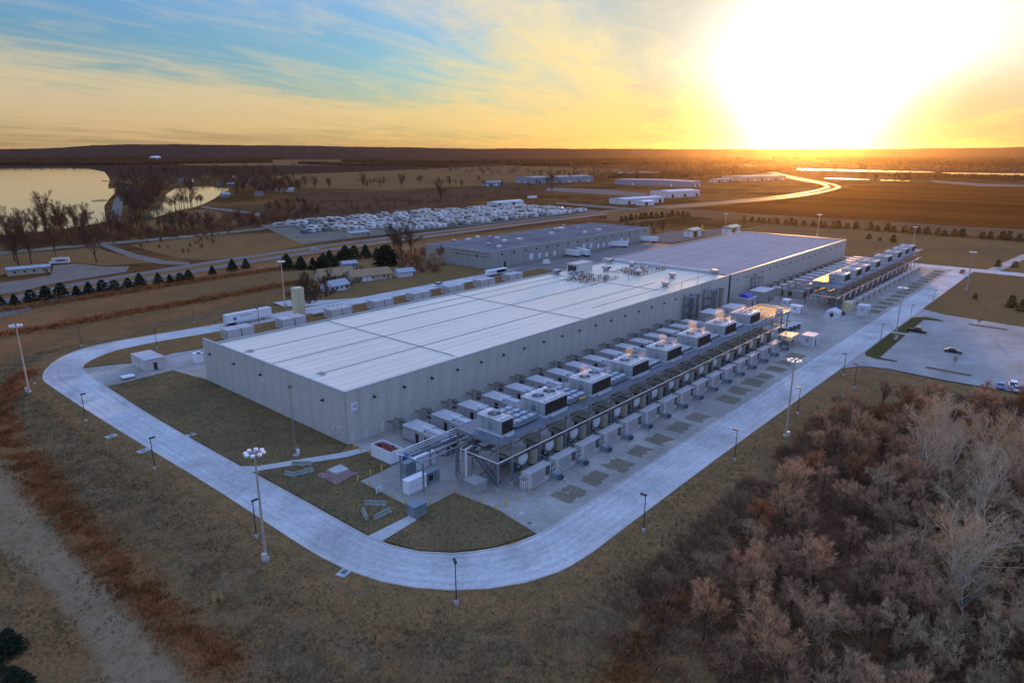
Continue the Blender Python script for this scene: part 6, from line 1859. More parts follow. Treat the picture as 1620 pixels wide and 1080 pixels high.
for k, (b, w_, r_, rz) in enumerate([((286, 287), 'house_wall_blue', 'house_dark_roof', 0.1), ((301, 288), 'house_wall_white', 'house_roof_grey', -0.2), ((349, 293), 'house_wall_blue', 'house_dark_roof', 0.2), ((366, 294), 'house_wall_blue', 'house_roof_grey', 0),
                                     ((398, 289), 'house_wall_tan', 'house_dark_roof', 0.2), ((420, 290), 'house_wall_tan', 'house_dark_roof', -0.1), ((357, 311), 'house_wall_blue', 'house_roof_grey', 0.5), ((442, 304), 'house_wall_tan', 'house_dark_roof', 0.0),
                                     ((458, 303), 'house_wall_white', 'house_roof_grey', 0.3), ((410, 309), 'house_wall_tan', 'house_dark_roof', 0.1), ((372, 281), 'house_wall_tan', 'house_dark_roof', 0.3), ((240, 283), 'house_wall_tan', 'house_dark_roof', 0.0)]):
    x, y = g2(*b)
    house(x, y, 11, 7.5, 3.2, 2.2, rz - 0.5, w_, r_, ['blue grey house leftmost of two above the pond', 'white house rightmost of two above the pond', 'dark roofed blue house at the pond end, left', 'grey roofed blue house at the pond end, right',
          'white house with dark roof behind the pond trees', 'tan house with dark roof behind the pond trees', 'blue grey house standing at the tip of the pond', 'white dark roofed house at the end of the lakeside row',
          'white grey roofed house last in the lakeside row', 'white house front of the lakeside row by the field', 'tan house set back behind the pond houses', 'tan house among trees right of the lake'][k], 'lake_house', 3, 'house', 0, 'lakeside houses')
for k, (a, b) in enumerate((((162, 286.3), (173, 287)), ((146, 318.3), (168, 317)), ((186, 297.5), (200, 299)))):
    p, q_ = g2(*a), g2(*b)
    t = thing('boat_dock', 'dark wooden dock in the lake, %s from the far end' % ORD[(0, 2, 1)[k]], 'dock', (p[0], p[1], 0), math.atan2(q_[1] - p[1], q_[0] - p[0]))
    L = math.hypot(q_[0] - p[0], q_[1] - p[1])
    MB().box(0, -2, 0.5, L, 2, 0.9).build('deck', 'rust_brown', t)
    for j in range(5):
        MB().cyl((L * j / 4.2 + 1, 0, -0.5), (L * j / 4.2 + 1, 0, 1.6), 0.25, n=6).build('pile', 'rust_brown', t)
t = thing('excavator', 'yellow digging machine behind the violet roof', 'excavator', (g2(1113, 368)[0], g2(1113, 368)[1], 0), 0.6)
MB().box(-2, -1.4, 0, 2, -0.8, 0.9).box(-2, 0.8, 0, 2, 1.4, 0.9).build('track', 'black', t)
MB().box(-1.8, -1.2, 0.9, 1.2, 1.2, 2.3).build('body', 'yellow', t)
MB().box(-0.2, -1.1, 2.3, 1.1, 0.1, 3.3).build('cab', 'glass_dark', t)
MB().tube([(1.0, 0.6, 2.0), (3.4, 0.6, 5.4), (6.6, 0.6, 4.6)], 0.3).build('boom', 'yellow', t)
MB().tube([(6.6, 0.6, 4.6), (7.2, 0.6, 1.6)], 0.22).box(6.6, 0.1, 0.6, 7.9, 1.1, 1.7).build('bucket_arm', 'yellow', t)
for k, (x, y, s_) in enumerate(((1156, 369, 1.0), (1095, 374, 0.8))):
    p = g2(x, y)
    far_building(p[0], p[1], 16 * s_, 8, 5, 0.0, 'house_wall_tan', 'yellow_pale', ['small tan building at the back left corner of violet roof', 'small pale building left behind the violet roof'][k], 2)
sheet('construction_ground', px([(1010, 378), (1060, 366), (1140, 362), (1150, 368), (1100, 378), (1060, 384)]), 0.03, 'gravel_pale')
# ---------------------------------------------------------------- bare trees
def bare_tree_meshes(seed, h, spread, bark, twig, limbs=8, dens=1.0, up=0.55, fork=0.32, thin=1.0):
    """tapered trunk and limbs as one mesh, the haze of twigs as another"""
    rr = random.Random(seed)
    T, W_ = MB(), MB()
    def tubep(mb, pts, r0, r1, n):
        b = len(mb.v)
        m_ = len(pts)
        for k, p in enumerate(pts):
            dv = (pts[min(k + 1, m_ - 1)] - pts[max(k - 1, 0)]).normalized()
            u = dv.orthogonal().normalized()
            v_ = dv.cross(u)
            r_ = r0 + (r1 - r0) * k / (m_ - 1)
            for i in range(n):
                a = 2 * math.pi * i / n
                mb.v.append(tuple(p + u * (r_ * math.cos(a)) + v_ * (r_ * math.sin(a))))
        for k in range(m_ - 1):
            for i in range(n):
                j = (i + 1) % n
                mb.f.append((b + k * n + i, b + k * n + j, b + (k + 1) * n + j, b + (k + 1) * n + i))
    def path(p, d_, L, seg, wob, lift):
        pts = [p.copy()]
        d2 = d_.copy()
        for _ in range(seg):
            d2 = (d2 + Vector((rr.gauss(0, wob), rr.gauss(0, wob), rr.gauss(0, wob) + lift))).normalized()
            p = p + d2 * (L / seg)
            pts.append(p.copy())
        return pts
    def side(d_, ang):
        u = d_.orthogonal().normalized()
        u.rotate(Matrix.Rotation(rr.uniform(0, 6.283), 3, d_))
        return (d_ * math.cos(ang) + u * math.sin(ang)).normalized()
    def grow(p, d_, L, r_, lv):
        if lv <= 2:
            pts = path(p, d_, L, 4 if lv else 5, 0.10 if lv else 0.05, 0.05 if lv else 0.02)
            tubep(T, pts, r_, max(r_ * (0.42 if lv else 0.5), 0.02), 6 if lv == 0 else (5 if lv == 1 else 4))
        else:
            pts = path(p, d_, L, 2, 0.16, 0.06)
            tubep(W_, pts, r_, 0.011 * thin, 3)
        if lv == 4:
            return
        cnt = (limbs, 5, 5, 5)[lv]
        cnt = max(2, int(round(cnt * (dens if lv > 0 else 1) * rr.uniform(0.8, 1.2))))
        for k in range(cnt):
            lo = (fork, 0.25, 0.2, 0.15)[lv]
            t_ = lo + (1 - lo) * (k + rr.random()) / cnt
            f = t_ * (len(pts) - 1)
            i = min(int(f), len(pts) - 2)
            q_ = pts[i].lerp(pts[i + 1], f - i)
            dl = (pts[i + 1] - pts[i]).normalized()
            nd = side(dl, rr.uniform(0.45, 1.05) if lv else rr.uniform(0.4, 1.0))
            nd = (nd + Vector((0, 0, up * (0.5 if lv < 2 else 0.25)))).normalized()
            LL = L * (rr.uniform(0.38, 0.62) if lv else spread * rr.uniform(0.6, 1.05) * (1.15 - 0.5 * t_) / L * 1.0)
            grow(q_, nd, LL, max(r_ * rr.uniform(0.42, 0.6) * (1.1 - 0.4 * t_), (0.2, 0.06, 0.034, 0.026, 0.022)[lv + 1] * (thin if lv > 0 else 1)), lv + 1)
        if lv in (1, 2):
            for _ in range(2):
                grow(pts[-1], side((pts[-1] - pts[-2]).normalized(), rr.uniform(0.1, 0.5)), L * rr.uniform(0.3, 0.45), max(r_ * 0.4, 0.034), lv + 1)
    grow(Vector((0, 0, -0.3)), Vector((rr.uniform(-.06, .06), rr.uniform(-.06, .06), 1)).normalized(), h * 0.72, h * 0.017 + 0.03, 0)
    return T.mesh('trunk', bark), W_.mesh('crown', twig)
def place_tree(meshes, name, label, cat, x, y, z, rz, s_, group, tilt=0.0):
    t = link(name, None, None, (x, y, z), rz)
    tag(t, label, cat, group)
    t.scale = (s_, s_, s_)
    link('trunk', meshes[0], t)
    link('crown', meshes[1], t)
    return t
PALE = [bare_tree_meshes(s_, 15, 8.6, 'bark_pale', 'twig_tan', 9, 1.0, 0.30, 0.25, 0.75) for s_ in (3, 14, 27)]
PINK = [bare_tree_meshes(s_, 9.5, 4.6, 'bark_dark', 'twig_pink', 8, 1.28, 0.62, 0.28, 0.55) for s_ in (5, 16, 31)]
GREY = [bare_tree_meshes(s_, 9.5, 4.8, 'bark_dark', 'twig_grey', 8, 1.22, 0.62, 0.3, 0.55) for s_ in (7, 22, 35)]
RUSTY = [bare_tree_meshes(s_, 6.5, 3.8, 'bark_dark', 'twig_rust', 9, 1.15, 0.6, 0.15, 0.6) for s_ in (9, 24)]
DARKT = [bare_tree_meshes(s_, 13, 6.5, 'bark_dark', 'twig_dark', 9, 0.95, 0.45, 0.22) for s_ in (11, 41)]
RUSF = [bare_tree_meshes(s_, 8, 5.0, 'bark_dark', 'twig_russet', 9, 1.0, 0.5, 0.12) for s_ in (61, 62)]

def in_poly(x, y, poly):
    c_ = False
    j = len(poly) - 1
    for i in range(len(poly)):
        if (poly[i][1] > y) != (poly[j][1] > y) and x < (poly[j][0] - poly[i][0]) * (y - poly[i][1]) / (poly[j][1] - poly[i][1]) + poly[i][0]:
            c_ = not c_
        j = i
    return c_
WOOD = [(-6, -83), (4, -79), (20, -77), (40, -75), (58, -73), (76, -73), (92, -74), (108, -80), (122, -92), (128, -105), (136, -128), (120, -150), (40, -150), (4, -132), (-12, -112), (-14, -94)]
rr = random.Random(77)
spots = []
tries = 0
while len(spots) < 255 and tries < 20000:
    tries += 1
    x, y = rr.uniform(-14, 138), rr.uniform(-150, -72)
    if in_poly(x, y, WOOD) and all((x - a) ** 2 + (y - b) ** 2 > (3.1 + 0.012 * x) ** 2 for a, b, _ in spots):
        d_edge = 0
        spots.append((x, y, rr.random()))
def zone_of(x, y, u):
    if x > 84:
        return 'rust' if u < 0.72 else 'pink'
    if y > -92 + 0.10 * x - 3:
        return 'pink' if u < 0.75 else ('rust' if u < 0.88 else 'grey')
    if 14 < x < 80 and y < -92 and u < 0.26:
        return 'pale'
    return 'grey' if u < 0.62 else 'pink'
KIND = {'pale': (PALE, 'pale limbed bare tree', 'pale_tree'), 'pink': (PINK, 'pinkish bare tree', 'bare_tree'), 'grey': (GREY, 'grey brown bare tree', 'bare_tree'), 'rust': (RUSTY, 'rusty brown bushy tree', 'bushy_tree')}
spots += [(30, -101, 0.1), (44, -106, 0.1), (58, -101, 0.12), (70, -110, 0.12), (36, -115, 0.1), (22, -108, 0.14)]
ranks = {}
spots.sort(key=lambda s_: -s_[1])
for i, (x, y, u) in enumerate(spots):
    zn = zone_of(x, y, u)
    ms, lb, nm = KIND[zn]
    band = 'along the road side of the wood' if y > -86 + 0.05 * x - 3 else ('in the middle of the wood' if y > -108 else 'at the camera side of the wood')
    ranks.setdefault((zn, band), []).append((x, y, u))
for (zn, band), lst in ranks.items():
    ms, lb, nm = KIND[zn]
    lst.sort()
    for i, (x, y, u) in enumerate(lst):
        s_ = rr.uniform(0.62, 1.1) * (0.95 if zn == 'pale' else 1.0)
        place_tree(ms[i % len(ms)], nm, '%s %s, %s from left' % (lb, band, nth(i)), 'tree', x, y, gz(x, y), rr.uniform(0, 6.28), s_, 'bare trees of the near wood')

# ---------------------------------------------------------------- conifers
def conifer_meshes(seed, h, r0, m='needles', blunt=1.0, n=420):
    rr = random.Random(seed)
    C = MB()
    for k in range(n):
        t_ = rr.random() ** 1.25
        z = h * (0.08 + 0.92 * t_)
        R_ = r0 * ((1 - t_) ** blunt * (1 + 0.25 * math.sin(t_ * 26 + seed)) + 0.05)
        a = rr.uniform(0, 6.283)
        q_ = R_ * (0.35 + 0.7 * math.sqrt(rr.random()))
        c_ = Vector((q_ * math.cos(a), q_ * math.sin(a), z))
        out = Vector((math.cos(a), math.sin(a), rr.uniform(-0.35, 0.25))).normalized()
        s_ = h * 0.075 * rr.uniform(0.7, 1.4)
        sd = out.cross(Vector((0, 0, 1))).normalized()
        upv = sd.cross(out)
        b = len(C.v)
        C.v += [tuple(c_ - sd * s_ * 0.8 - out * s_ * 0.4), tuple(c_ + sd * s_ * 0.8 - out * s_ * 0.4), tuple(c_ + out * s_ * 1.2 - Vector((0, 0, s_ * 0.15))), tuple(c_ + upv * s_ * 0.75)]
        C.f += [(b, b + 1, b + 2), (b, b + 2, b + 3), (b + 1, b + 3, b + 2), (b, b + 3, b + 1)]
    T = MB().cyl((0, 0, -0.2), (0, 0, h * 0.75), h * 0.03, h * 0.008, n=6)
    return T.mesh('trunk', 'bark_dark'), C.mesh('crown', m)
CON = [conifer_meshes(1, 5.0, 2.1, blunt=0.72), conifer_meshes(2, 5.2, 2.4, blunt=0.6), conifer_meshes(3, 4.3, 2.2, blunt=0.5), conifer_meshes(6, 4.8, 2.0, blunt=0.85)]
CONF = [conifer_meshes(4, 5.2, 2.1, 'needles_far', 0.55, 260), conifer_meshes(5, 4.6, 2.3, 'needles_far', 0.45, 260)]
PX_L = [(-12.1, 219.3), (-8.1, 216.5), (-2.1, 218.1), (3.5, 218.7), (9.3, 219.4), (14.9, 218.7), (19.7, 218.9), (25.5, 220.1), (29.7, 217.5), (35.2, 217.3), (40.9, 219.2), (48.9, 218.9), (53.1, 216.3), (58.2, 217.3), (62.3, 217.3), (78, 226), (90, 229), (98, 230)]
for k, (x, y) in enumerate(PX_L):
    place_tree(CON[(k * 3 + k // 4) % 4], 'conifer', 'dark conifer in the row below the main road, %s from left' % nth(k), 'tree', x, y - 2, 0, k * 1.3, rr.uniform(0.78, 1.2), 'conifer row below the main road')
for k, (x, y) in enumerate([(113.8, 214.4), (110, 207), (116.0, 203.5), (120.0, 199.0), (122.7, 195.9), (126, 199), (118, 208), (129, 203), (131, 195), (139.3, 212.5), (146.9, 213.4), (150.8, 213.9), (155.1, 211.5), (162.5, 210.6), (166, 205)]):
    place_tree(CON[(k * 3 + 1 + k // 3) % 4], 'conifer', 'dark conifer behind the tan houses, %s from left' % nth(k), 'tree', x, y, 0, k * 0.9, rr.uniform(1.1, 1.5), 'conifers behind the tan houses')
bp = conifer_meshes(8, 10.5, 5.6, 'needles', 0.42, 1100)
place_tree(bp, 'great_conifer', 'big dark round conifer behind the tan houses', 'tree', 153.5, 180.5, 0, 0, 1.0, None).pop('group', None)
for k in range(44):
    y = 132 - 5.6 * k + rr.uniform(-1.2, 1.2)
    if k in (17, 30):
        continue
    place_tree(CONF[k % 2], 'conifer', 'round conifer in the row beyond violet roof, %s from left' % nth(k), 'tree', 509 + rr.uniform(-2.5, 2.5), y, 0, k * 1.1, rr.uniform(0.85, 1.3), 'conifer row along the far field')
for k, (a, b) in enumerate([(983, 351), (990, 350), (998, 349), (1006, 348), (1014, 347), (1021, 347), (1030, 346), (1038, 346), (1047, 345), (1056, 345), (1063, 344), (1072, 343), (1080, 343), (1088, 344)]):
    x, y = g2(a, b)
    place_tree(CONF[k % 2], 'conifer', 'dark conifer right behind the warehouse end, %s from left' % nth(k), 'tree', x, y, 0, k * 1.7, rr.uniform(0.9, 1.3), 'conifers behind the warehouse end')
for k, (x, y, s_, lb) in enumerate([(252, -87.5, 1.0, 'left bush of the pair in the field beyond parking'), (247, -92, 1.1, 'right bush of the pair in the field beyond parking'), (262, -74, 0.5, 'tiny bush left in the field beyond parking'),
                                    (447, 16, 0.9, 'left bush behind the far platform end'), (440, -1, 1.05, 'right bush behind the far platform end'), (443, 8, 0.6, 'small bush between two behind the far platform'),
                                    (352 + 14, -69, 0.8, 'low bush at the far road junction, left'), (352 + 18, -76, 0.8, 'low bush at the far road junction, right')]):
    place_tree(CONF[k % 2], 'bush', lb, 'bush', x, y, 0, k, s_ * 0.95, 'bushes beyond the parking lot')
pc = conifer_meshes(12, 5.5, 2.6, 'needles', 0.7, 500)
for k, (a, b) in enumerate(((12, 1010), (22, 1075), (-20, 1050))):
    x, y = g2(a, b)
    place_tree(pc, 'conifer', ['dark green conifer at the lower left frame edge, upper one', 'dark green conifer in the lower left corner', 'dark green conifer half outside the lower left frame'][k], 'tree', x, y, gz(x, y), k * 2, 0.62, 'conifers at the lower left corner')

# ---------------------------------------------------------------- bare trees out in the country
def grove(cnt, poly, protos, label, group, smin, smax, seed, name='field_tree'):
    """individual bare trees scattered over a surveyed patch of country"""
    r2 = random.Random(seed)
    us, vs_ = [p[0] for p in poly], [p[1] for p in poly]
    got = []
    while len(got) < cnt:
        u, v_ = r2.uniform(min(us), max(us)), r2.uniform(min(vs_), max(vs_))
        if in_poly(u, v_, poly):
            got.append((u, v_))
    got.sort()
    for k, (u, v_) in enumerate(got):
        x, y = g2(u, v_)
        place_tree(protos[k % len(protos)], name, '%s, %s from left' % (label, nth(k)), 'tree', x, y, 0, r2.uniform(0, 6.28), r2.uniform(smin, smax), group)
def line_grove(cnt, pts, wid, *a):
    poly = [(u, v_ - wid) for u, v_ in pts] + [(u, v_ + wid) for u, v_ in pts[::-1]]
    grove(cnt, poly, *a)
MIX = [DARKT[0], RUSF[0], DARKT[1], RUSF[1], DARKT[0]]
for k, (b, s_, v_) in enumerate([((14, 384), 1.2, 1), ((38, 372), 1.0, 0), ((74, 366), 1.55, 0), ((96, 364), 1.1, 1), ((60, 376), 1.0, 1), ((118, 358), 0.9, 0), ((302, 326), 1.45, 0), ((292, 330), 1.1, 1), ((30, 420), 1.35, 1), ((24, 414), 1.2, 0), ((50, 417), 1.2, 1),
                               ((153, 416), 1.1, 0), ((88, 404), 0.8, 0), ((497, 303), 1.2, 0), ((575, 300), 1.3, 1), ((636, 300), 1.3, 0), ((697, 321), 1.3, 1), ((873, 309), 1.6, 0), ((636, 412), 1.0, 0), ((650, 408), 1.0, 1), ((624, 402), 0.9, 1)]):
    x, y = g2(*b)
    place_tree(DARKT[v_], 'field_tree', ['dark bare tree at the lake shore, leftmost', 'dark bare tree at the lake shore, second from left', 'big dark bare tree at the lake shore beside the thicket', 'slim bare tree on the thicket at the lake', 'bare tree between the two lake shore trees',
               'small bare tree at the right end of the lake thicket', 'spreading bare tree in front of the bright pond', 'bare tree left of the spreading one at the pond', 'tall bare tree behind the tan roadside building', 'bare tree left behind the tan roadside building',
               'bare tree right behind the tan roadside building', 'bare tree on the grass above the left conifers', 'small bare tree above the motorhome', 'bare tree in the fields right of the pond houses', 'lone bare tree in the middle fields, first from left', 'lone bare tree in the middle fields, second from left',
               'lone bare tree behind the camper lot', 'round bare tree in front of the far estate', 'bare tree left of the warehouse, nearest the rear road', 'bare tree left of the warehouse, right one', 'bare tree left of the warehouse behind the big conifer'][k], 'tree', x, y, 0, k * 1.9, s_ * 1.5, 'lone bare trees out in the country')
line_grove(40, [(185, 284), (230, 277), (300, 275), (380, 279), (450, 283)], 5, MIX, 'brown bare tree round the lakeside houses', 'trees round the lakeside houses', 1.4, 2.1, 31)
grove(36, [(198, 335), (210, 318), (218, 300), (235, 290), (258, 293), (256, 310), (245, 325), (225, 340)], MIX, 'rusty bare tree of the grove between lake and pond', 'grove between lake and pond', 1.2, 1.8, 32)
line_grove(20, [(372, 309), (410, 304), (450, 303), (480, 303)], 5, MIX, 'brown bare tree at the end of the pond', 'trees at the end of the pond', 1.2, 1.8, 33)
line_grove(22, [(50, 372), (90, 367), (120, 362), (140, 358)], 4, [RUSF[0], RUSF[1], DARKT[1]], 'dark bush of the lake shore thicket', 'lake shore thicket', 0.9, 1.4, 34)
line_grove(12, [(225, 341), (260, 333), (300, 326), (330, 321)], 2, MIX, 'small bare tree along the near bank of the pond', 'trees on the pond bank', 0.8, 1.2, 35)
grove(44, [(0, 384), (150, 368), (300, 356), (420, 346), (440, 356), (300, 372), (150, 384), (0, 398)], MIX, 'reddish bare tree in the scrub above the left fields', 'scrub trees above the left fields', 0.7, 1.3, 36)
grove(18, [(420, 330), (480, 322), (520, 340), (470, 356), (425, 352)], MIX, 'dark bare tree left of the camper lot', 'trees left of the camper lot', 0.7, 1.2, 37)
grove(30, [(210, 392), (300, 404), (380, 372), (320, 368)], [RUSF[0]], 'low rusty bush in the left roadside field', 'bushes in the roadside field', 0.22, 0.5, 38, 'bush')
line_grove(22, [(520, 297), (640, 294), (760, 292), (860, 297)], 6, MIX, 'brown bare tree behind the camper lot', 'trees behind the camper lot', 0.8, 1.5, 39)
line_grove(26, [(860, 286), (960, 279), (1060, 280), (1180, 272), (1230, 266)], 8, MIX, 'brown bare tree around the far industrial estate', 'trees round the far industrial estate', 1.1, 1.9, 40)
line_grove(14, [(1372, 290), (1400, 291), (1430, 291), (1450, 290)], 2, [DARKT[0], DARKT[1]], 'dark tree of the copse by the golden ponds', 'copse by the golden ponds', 1.1, 1.6, 41)
grove(22, [(960, 372), (1010, 362), (1060, 362), (1040, 374), (980, 380)], [RUSF[0], RUSF[1]], 'rusty bush beyond the warehouse end', 'bushes beyond the warehouse end', 0.45, 0.8, 42, 'bush')
grove(12, [(560, 440), (500, 455), (470, 470), (480, 480), (530, 465)], [DARKT[1], RUSF[1]], 'dark bare tree left of the tan houses', 'trees left of the tan houses', 0.4, 0.75, 43)
wm = bare_tree_meshes(55, 9, 6.0, 'bark_dark', 'twig_rust', 12, 1.25, 0.1, 0.15)
x, y = g2(690, 432)
place_tree(bare_tree_meshes(56, 9, 6.0, 'bark_dark', 'twig_grey', 12, 1.3, 0.3, 0.15), 'round_tree', 'round dense grey bare tree left of the warehouse', 'tree', x, y, 0, 0, 1.0, 'garden trees left of the warehouse')
x, y = g2(672, 428)
place_tree(wm, 'round_tree', 'rusty brown round tree behind the grey one left of warehouse', 'tree', x, y + 6, 0, 0, 0.9, 'garden trees left of the warehouse')
x, y = g2(705, 416)
place_tree(wm, 'round_tree', 'rusty brown round tree touching the warehouse corner', 'tree', x, y + 4, 0, 2, 0.9, 'garden trees left of the warehouse')
for k, (a, b) in enumerate(((1510, 578), (1548, 515))):
    x, y = g2(a, b)
    place_tree(GREY[k % 2], 'sapling', ['thin sapling on the nearer small parking island', 'thin sapling by the farther small parking island'][k], 'tree', x, y, 0.1, 0, 0.28, 'saplings in the parking lot')

# ---------------------------------------------------------------- uncounted ground cover
def blades(name, pts, hs, m, label, cat, rr, n=5, lean=0.35, wid=0.10):
    """tussocks: a few bent blades at each point, one object"""
    V, F_ = [], []
    zz = height(np.array([p[0] for p in pts]), np.array([p[1] for p in pts]))
    for (x, y), h, z in zip(pts, hs, zz.tolist()):
        for k in range(n):
            a = rr.uniform(0, 6.283)
            l_ = lean * h * rr.uniform(0.3, 1.3)
            hh = h * rr.uniform(0.6, 1.15)
            bx, by = x + rr.uniform(-.25, .25) * h, y + rr.uniform(-.25, .25) * h
            wx, wy = -math.sin(a) * wid * h, math.cos(a) * wid * h
            b = len(V)
            V += [(bx - wx, by - wy, z - 0.05), (bx + wx, by + wy, z - 0.05), (bx + l_ * 0.4 * math.cos(a) + wx * .7, by + l_ * 0.4 * math.sin(a) + wy * .7, z + hh * 0.6), (bx + l_ * math.cos(a), by + l_ * math.sin(a), z + hh)]
            F_ += [(b, b + 1, b + 2), (b, b + 2, b + 3)]
    mb = MB()
    mb.v, mb.f = V, F_
    o = mb.build(name, m)
    tag(o, label, cat)
    return struct(o, 'stuff')
mat('grass_rust', (0.30, 0.115, 0.042), 0.95, var=0.45, scale=0.35, col2=(0.46, 0.19, 0.075), spec=0.0)
mat('grass_tan', (0.235, 0.145, 0.072), 0.95, var=0.4, scale=0.3, col2=(0.33, 0.205, 0.095), spec=0.0)
mat('grass_dark', (0.19, 0.135, 0.066), 0.95, var=0.4, scale=0.25, col2=(0.30, 0.205, 0.10), spec=0.0)
mat('brush_brown', (0.22, 0.13, 0.078), 0.95, var=0.4, scale=0.2, col2=(0.38, 0.22, 0.135), spec=0.0)
rr = random.Random(4)
rp, rh = [], []
for li, ln in enumerate(RUST[:2]):
    for (ax_, ay), (bx2, by) in zip(ln[:-1], ln[1:]):
        L = math.hypot(bx2 - ax_, by - ay)
        for _ in range(int(L * 75)):
            t_ = rr.random()
            qx, qy = ax_ + (bx2 - ax_) * t_ + rr.gauss(0, 1.7), ay + (by - ay) * t_ + rr.gauss(0, 1.7)
            if math.sin(qx * 0.5 + 1.7 * math.sin(qy * 0.23)) * math.sin(qy * 0.37 + qx * 0.2) + rr.uniform(-.5, .5) > -0.3:
                rp.append((qx, qy))
                rh.append(rr.uniform(0.25, 0.8))
for li, ln in enumerate(RUST[2:4]):
    for (ax_, ay), (bx2, by) in zip(ln[:-1], ln[1:]):
        L = math.hypot(bx2 - ax_, by - ay)
        for _ in range(int(L * 22)):
            t_ = rr.random()
            rp.append((ax_ + (bx2 - ax_) * t_, ay + (by - ay) * t_ + rr.gauss(0, 2.2)))
            rh.append(rr.uniform(0.7, 1.5))
blades('tall_grass', rp, rh, 'grass_rust', 'rust coloured tall grass growing in long strips outside the road', 'grass', rr, 5, 0.4, 0.06)
def scatter(cnt, x0, x1, y0, y1, ok):
    out = []
    while len(out) < cnt:
        xs = NP.uniform(x0, x1, 4000)
        ys = NP.uniform(y0, y1, 4000)
        d_ = sdf_site(xs, ys)
        for x, y, q_ in zip(xs, ys, d_):
            if ok(x, y, q_):
                out.append((float(x), float(y)))
    return out[:cnt]
def clump(x, y):
    return math.sin(x * 0.21 + 2 * math.sin(y * 0.11)) * math.sin(y * 0.19 + 1.4 * math.sin(x * 0.09)) + 0.35 * math.sin(x * 0.9 + y * 0.6)
pts = scatter(30000, -110, 20, -110, 130, lambda x, y, q_: q_ > 6 and abs(x + 54.7) > 3 and clump(x, y) > -0.15 + (0.3 if q_ > 22 else 0))
blades('weeds', pts, [rr.uniform(0.2, 0.5) for _ in pts], 'grass_dark', 'dark rough weeds on the slope outside the perimeter road', 'weeds', rr, 4)
pts = scatter(34000, -110, 90, -120, 130, lambda x, y, q_: q_ > 1.5 and (abs(x + 54.7) > 2.6 or clump(x * 2, y * 2) > 0.4) and (q_ < 7 or clump(x + 40, y - 17) > 0.15))
blades('dry_grass', pts, [rr.uniform(0.14, 0.42) for _ in pts], 'grass_tan', 'tan dry grass tufts on the verge and slope outside the road', 'grass', rr, 4)
pts = scatter(24000, -14, 130, -140, -66, lambda x, y, q_: (in_poly(x, y, WOOD) or (y < -69 - 0.02 * (60 - x) and clump(x, y) > -0.35 and x < 100)))
blades('brush', pts, [rr.uniform(0.4, 1.6) for _ in pts], 'brush_brown', 'tangled brown brush covering the floor of the near wood', 'brush', rr, 7, 0.6, 0.022)
pts = scatter(9000, -8, 130, -140, -67, lambda x, y, q_: in_poly(x, y, WOOD))
blades('leaf_brush', pts, [rr.uniform(0.3, 1.0) for _ in pts], 'grass_rust', 'rusty low growth between the trees of the near wood', 'brush', rr, 4, 0.6, 0.08)
pts = []
for L_ in (L1, L2, L3):
    xs_, ys_ = [p[0] for p in L_], [p[1] for p in L_]
    k = 0
    area = (max(xs_) - min(xs_)) * (max(ys_) - min(ys_))
    while k < area * 7:
        k += 1
        x, y = rr.uniform(min(xs_), max(xs_)), rr.uniform(min(ys_), max(ys_))
        if in_poly(x, y, L_):
            pts.append((x, y))
def lawn_tufts(name, pts, m, label):
    V, F_ = [], []
    for x, y in pts:
        for k in range(2):
            a = rr.uniform(0, 6.283)
            h = rr.uniform(0.07, 0.2)
            ca, sa = math.cos(a), math.sin(a)
            b = len(V)
            V += [(x - sa * .09, y + ca * .09, 0.1), (x + sa * .09, y - ca * .09, 0.1), (x + ca * .12, y + sa * .12, 0.115 + h)]
            F_.append((b, b + 1, b + 2))
    mb = MB()
    mb.v, mb.f = V, F_
    return struct(tag(mb.build(name, m), label, 'grass'), 'stuff')
lawn_tufts('lawn_grass', pts[::2], 'grass_dark', 'dull green brown grass of the lawns inside the road')
lawn_tufts('lawn_grass', pts[1::2], 'grass_tan', 'dry straw coloured grass of the lawns inside the road')
# bare brushwood far out that reads as one mass
def far_brush(cnt, poly, hmin, hmax, m, label, seed):
    r2 = random.Random(seed)
    us, vs_ = [p[0] for p in poly], [p[1] for p in poly]
    P_, H_ = [], []
    while len(P_) < cnt:
        u, v_ = r2.uniform(min(us), max(us)), r2.uniform(min(vs_), max(vs_))
        if in_poly(u, v_, poly):
            P_.append(g2(u, v_))
            H_.append(r2.uniform(hmin, hmax))
    return blades('brushwood', P_, H_, m, label, 'brushwood', r2, 12, 0.45, 0.016)
far_brush(420, [(180, 300), (185, 276), (240, 268), (330, 266), (420, 270), (490, 284), (480, 300), (400, 306), (350, 296), (280, 292), (255, 300), (235, 330), (205, 340)], 6, 14, 'twig_dark', 'brown brushwood round the lakeside houses', 51)
far_brush(330, [(0, 376), (60, 372), (140, 362), (170, 356), (230, 366), (330, 350), (440, 338), (470, 352), (330, 370), (200, 384), (90, 392), (0, 402)], 3, 8, 'twig_russet', 'reddish brown brushwood along the lake side fields', 52)
far_brush(260, [(420, 322), (520, 318), (700, 308), (840, 296), (880, 300), (700, 322), (560, 336), (440, 352)], 2, 6, 'twig_russet', 'brown brushwood in the fields behind the camper lot', 53)
far_brush(420, [(430, 262), (700, 258), (1000, 262), (1180, 262), (1240, 268), (1100, 290), (1000, 284), (860, 280), (600, 268)], 7, 15, 'twig_dark', 'dark brushwood and tree lines across the far plain', 54)
far_brush(200, [(1230, 258), (1480, 262), (1640, 268), (1640, 272), (1450, 270), (1260, 266)], 6, 12, 'twig_dark', 'dark brushwood behind the far right ponds', 55)
far_brush(260, [(450, 470), (480, 445), (560, 425), (620, 432), (560, 450), (500, 478), (470, 486)], 1.2, 3.5, 'twig_dark', 'dark brushwood left of the tan houses', 56)
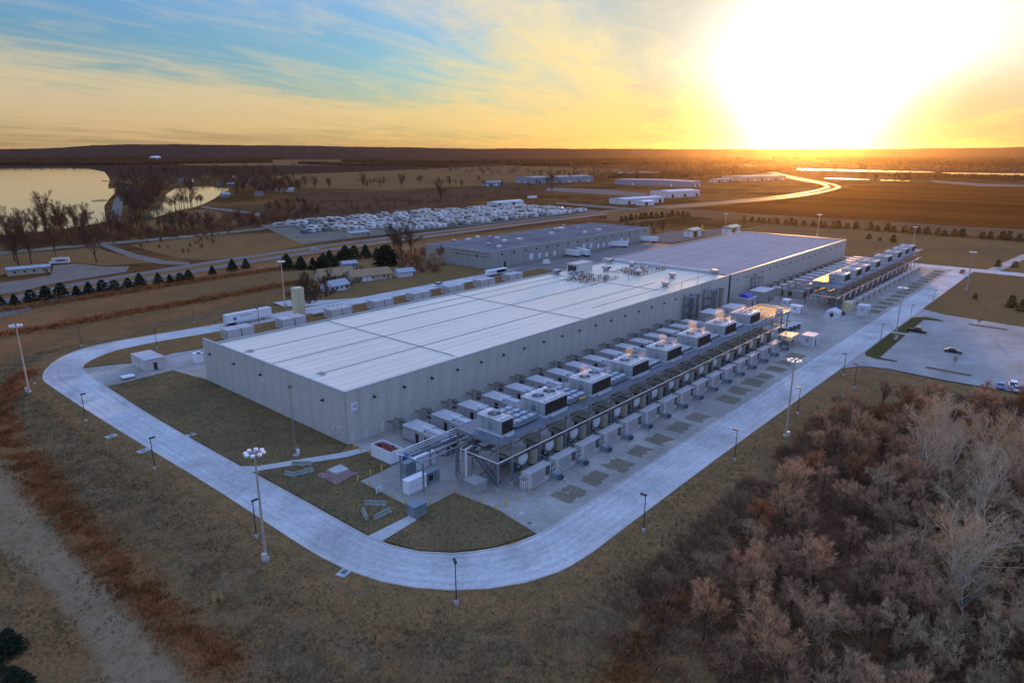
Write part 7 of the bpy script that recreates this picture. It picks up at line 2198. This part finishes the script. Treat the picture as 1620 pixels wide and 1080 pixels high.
far_brush(160, [(600, 400), (690, 392), (720, 410), (700, 432), (640, 430)], 1.5, 4.5, 'twig_russet', 'rusty brushwood between big conifer and warehouse', 57)
# pampas-like tussock and loose rubble outside the front bend
mat('straw', (0.52, 0.36, 0.17), 0.95, var=0.2, spec=0.0)
x, y = g2(345, 942)
t = thing('grass_tussock', 'single tall pale straw tussock on the near slope', 'tussock', (x, y, gz(x, y)))
tb = MB()
for k in range(90):
    a = rr.uniform(0, 6.283)
    l_, hh = rr.uniform(0.2, 1.1), rr.uniform(0.8, 2.2)
    b = len(tb.v)
    tb.v += [(-.05 * math.sin(a), .05 * math.cos(a), 0), (.05 * math.sin(a), -.05 * math.cos(a), 0), (l_ * .4 * math.cos(a), l_ * .4 * math.sin(a), hh * .7), (l_ * math.cos(a), l_ * math.sin(a), hh)]
    tb.f += [(b, b + 1, b + 2), (b, b + 2, b + 3)]
tb.build('blades', 'straw', t)
stones = []
for k in range(22):
    u, v_ = rr.gauss(570, 20), rr.gauss(932, 7)
    x, y = g2(u, v_)
    if float(sdf_site(np.array(x), np.array(y))) < 0.8:
        continue
    s_ = rr.uniform(0.15, 0.45)
    mb = MB()
    mb.ball((0, 0, 0), s_, 6, 4, (1, rr.uniform(.5, .9), 0.35))
    mb.v = [(a * rr.uniform(.8, 1.2), b * rr.uniform(.8, 1.2), c_ * rr.uniform(.7, 1.2)) for a, b, c_ in mb.v]
    stones.append((u, mb.build('rubble_stone', 'gravel_pale', loc=(x, y, gz(x, y) + 0.05))))

stones.sort(key=lambda e: e[0])
for k, (u, o) in enumerate(stones):
    tag(o, 'pale lump of rubble outside the front road bend, %s from left' % nth(k), 'stone', 'rubble stones outside the front bend')

# ---------------------------------------------------------------- the air
hz = bpy.data.materials.new('haze')
hz.use_nodes = True
hz.node_tree.nodes.remove(hz.node_tree.nodes['Principled BSDF'])
hv = hz.node_tree.nodes.new('ShaderNodeVolumePrincipled')
hv.inputs['Color'].default_value = (0.95, 0.70, 0.42, 1)
hv.inputs['Density'].default_value = 0.000013
hv.inputs['Anisotropy'].default_value = 0.9
hz.node_tree.links.new(hv.outputs[0], hz.node_tree.nodes['Material Output'].inputs['Volume'])
hb_ = MB().box(-12600, -12600, -4, 12600, 12600, 150).build('haze', hz)
struct(hb_, 'stuff')
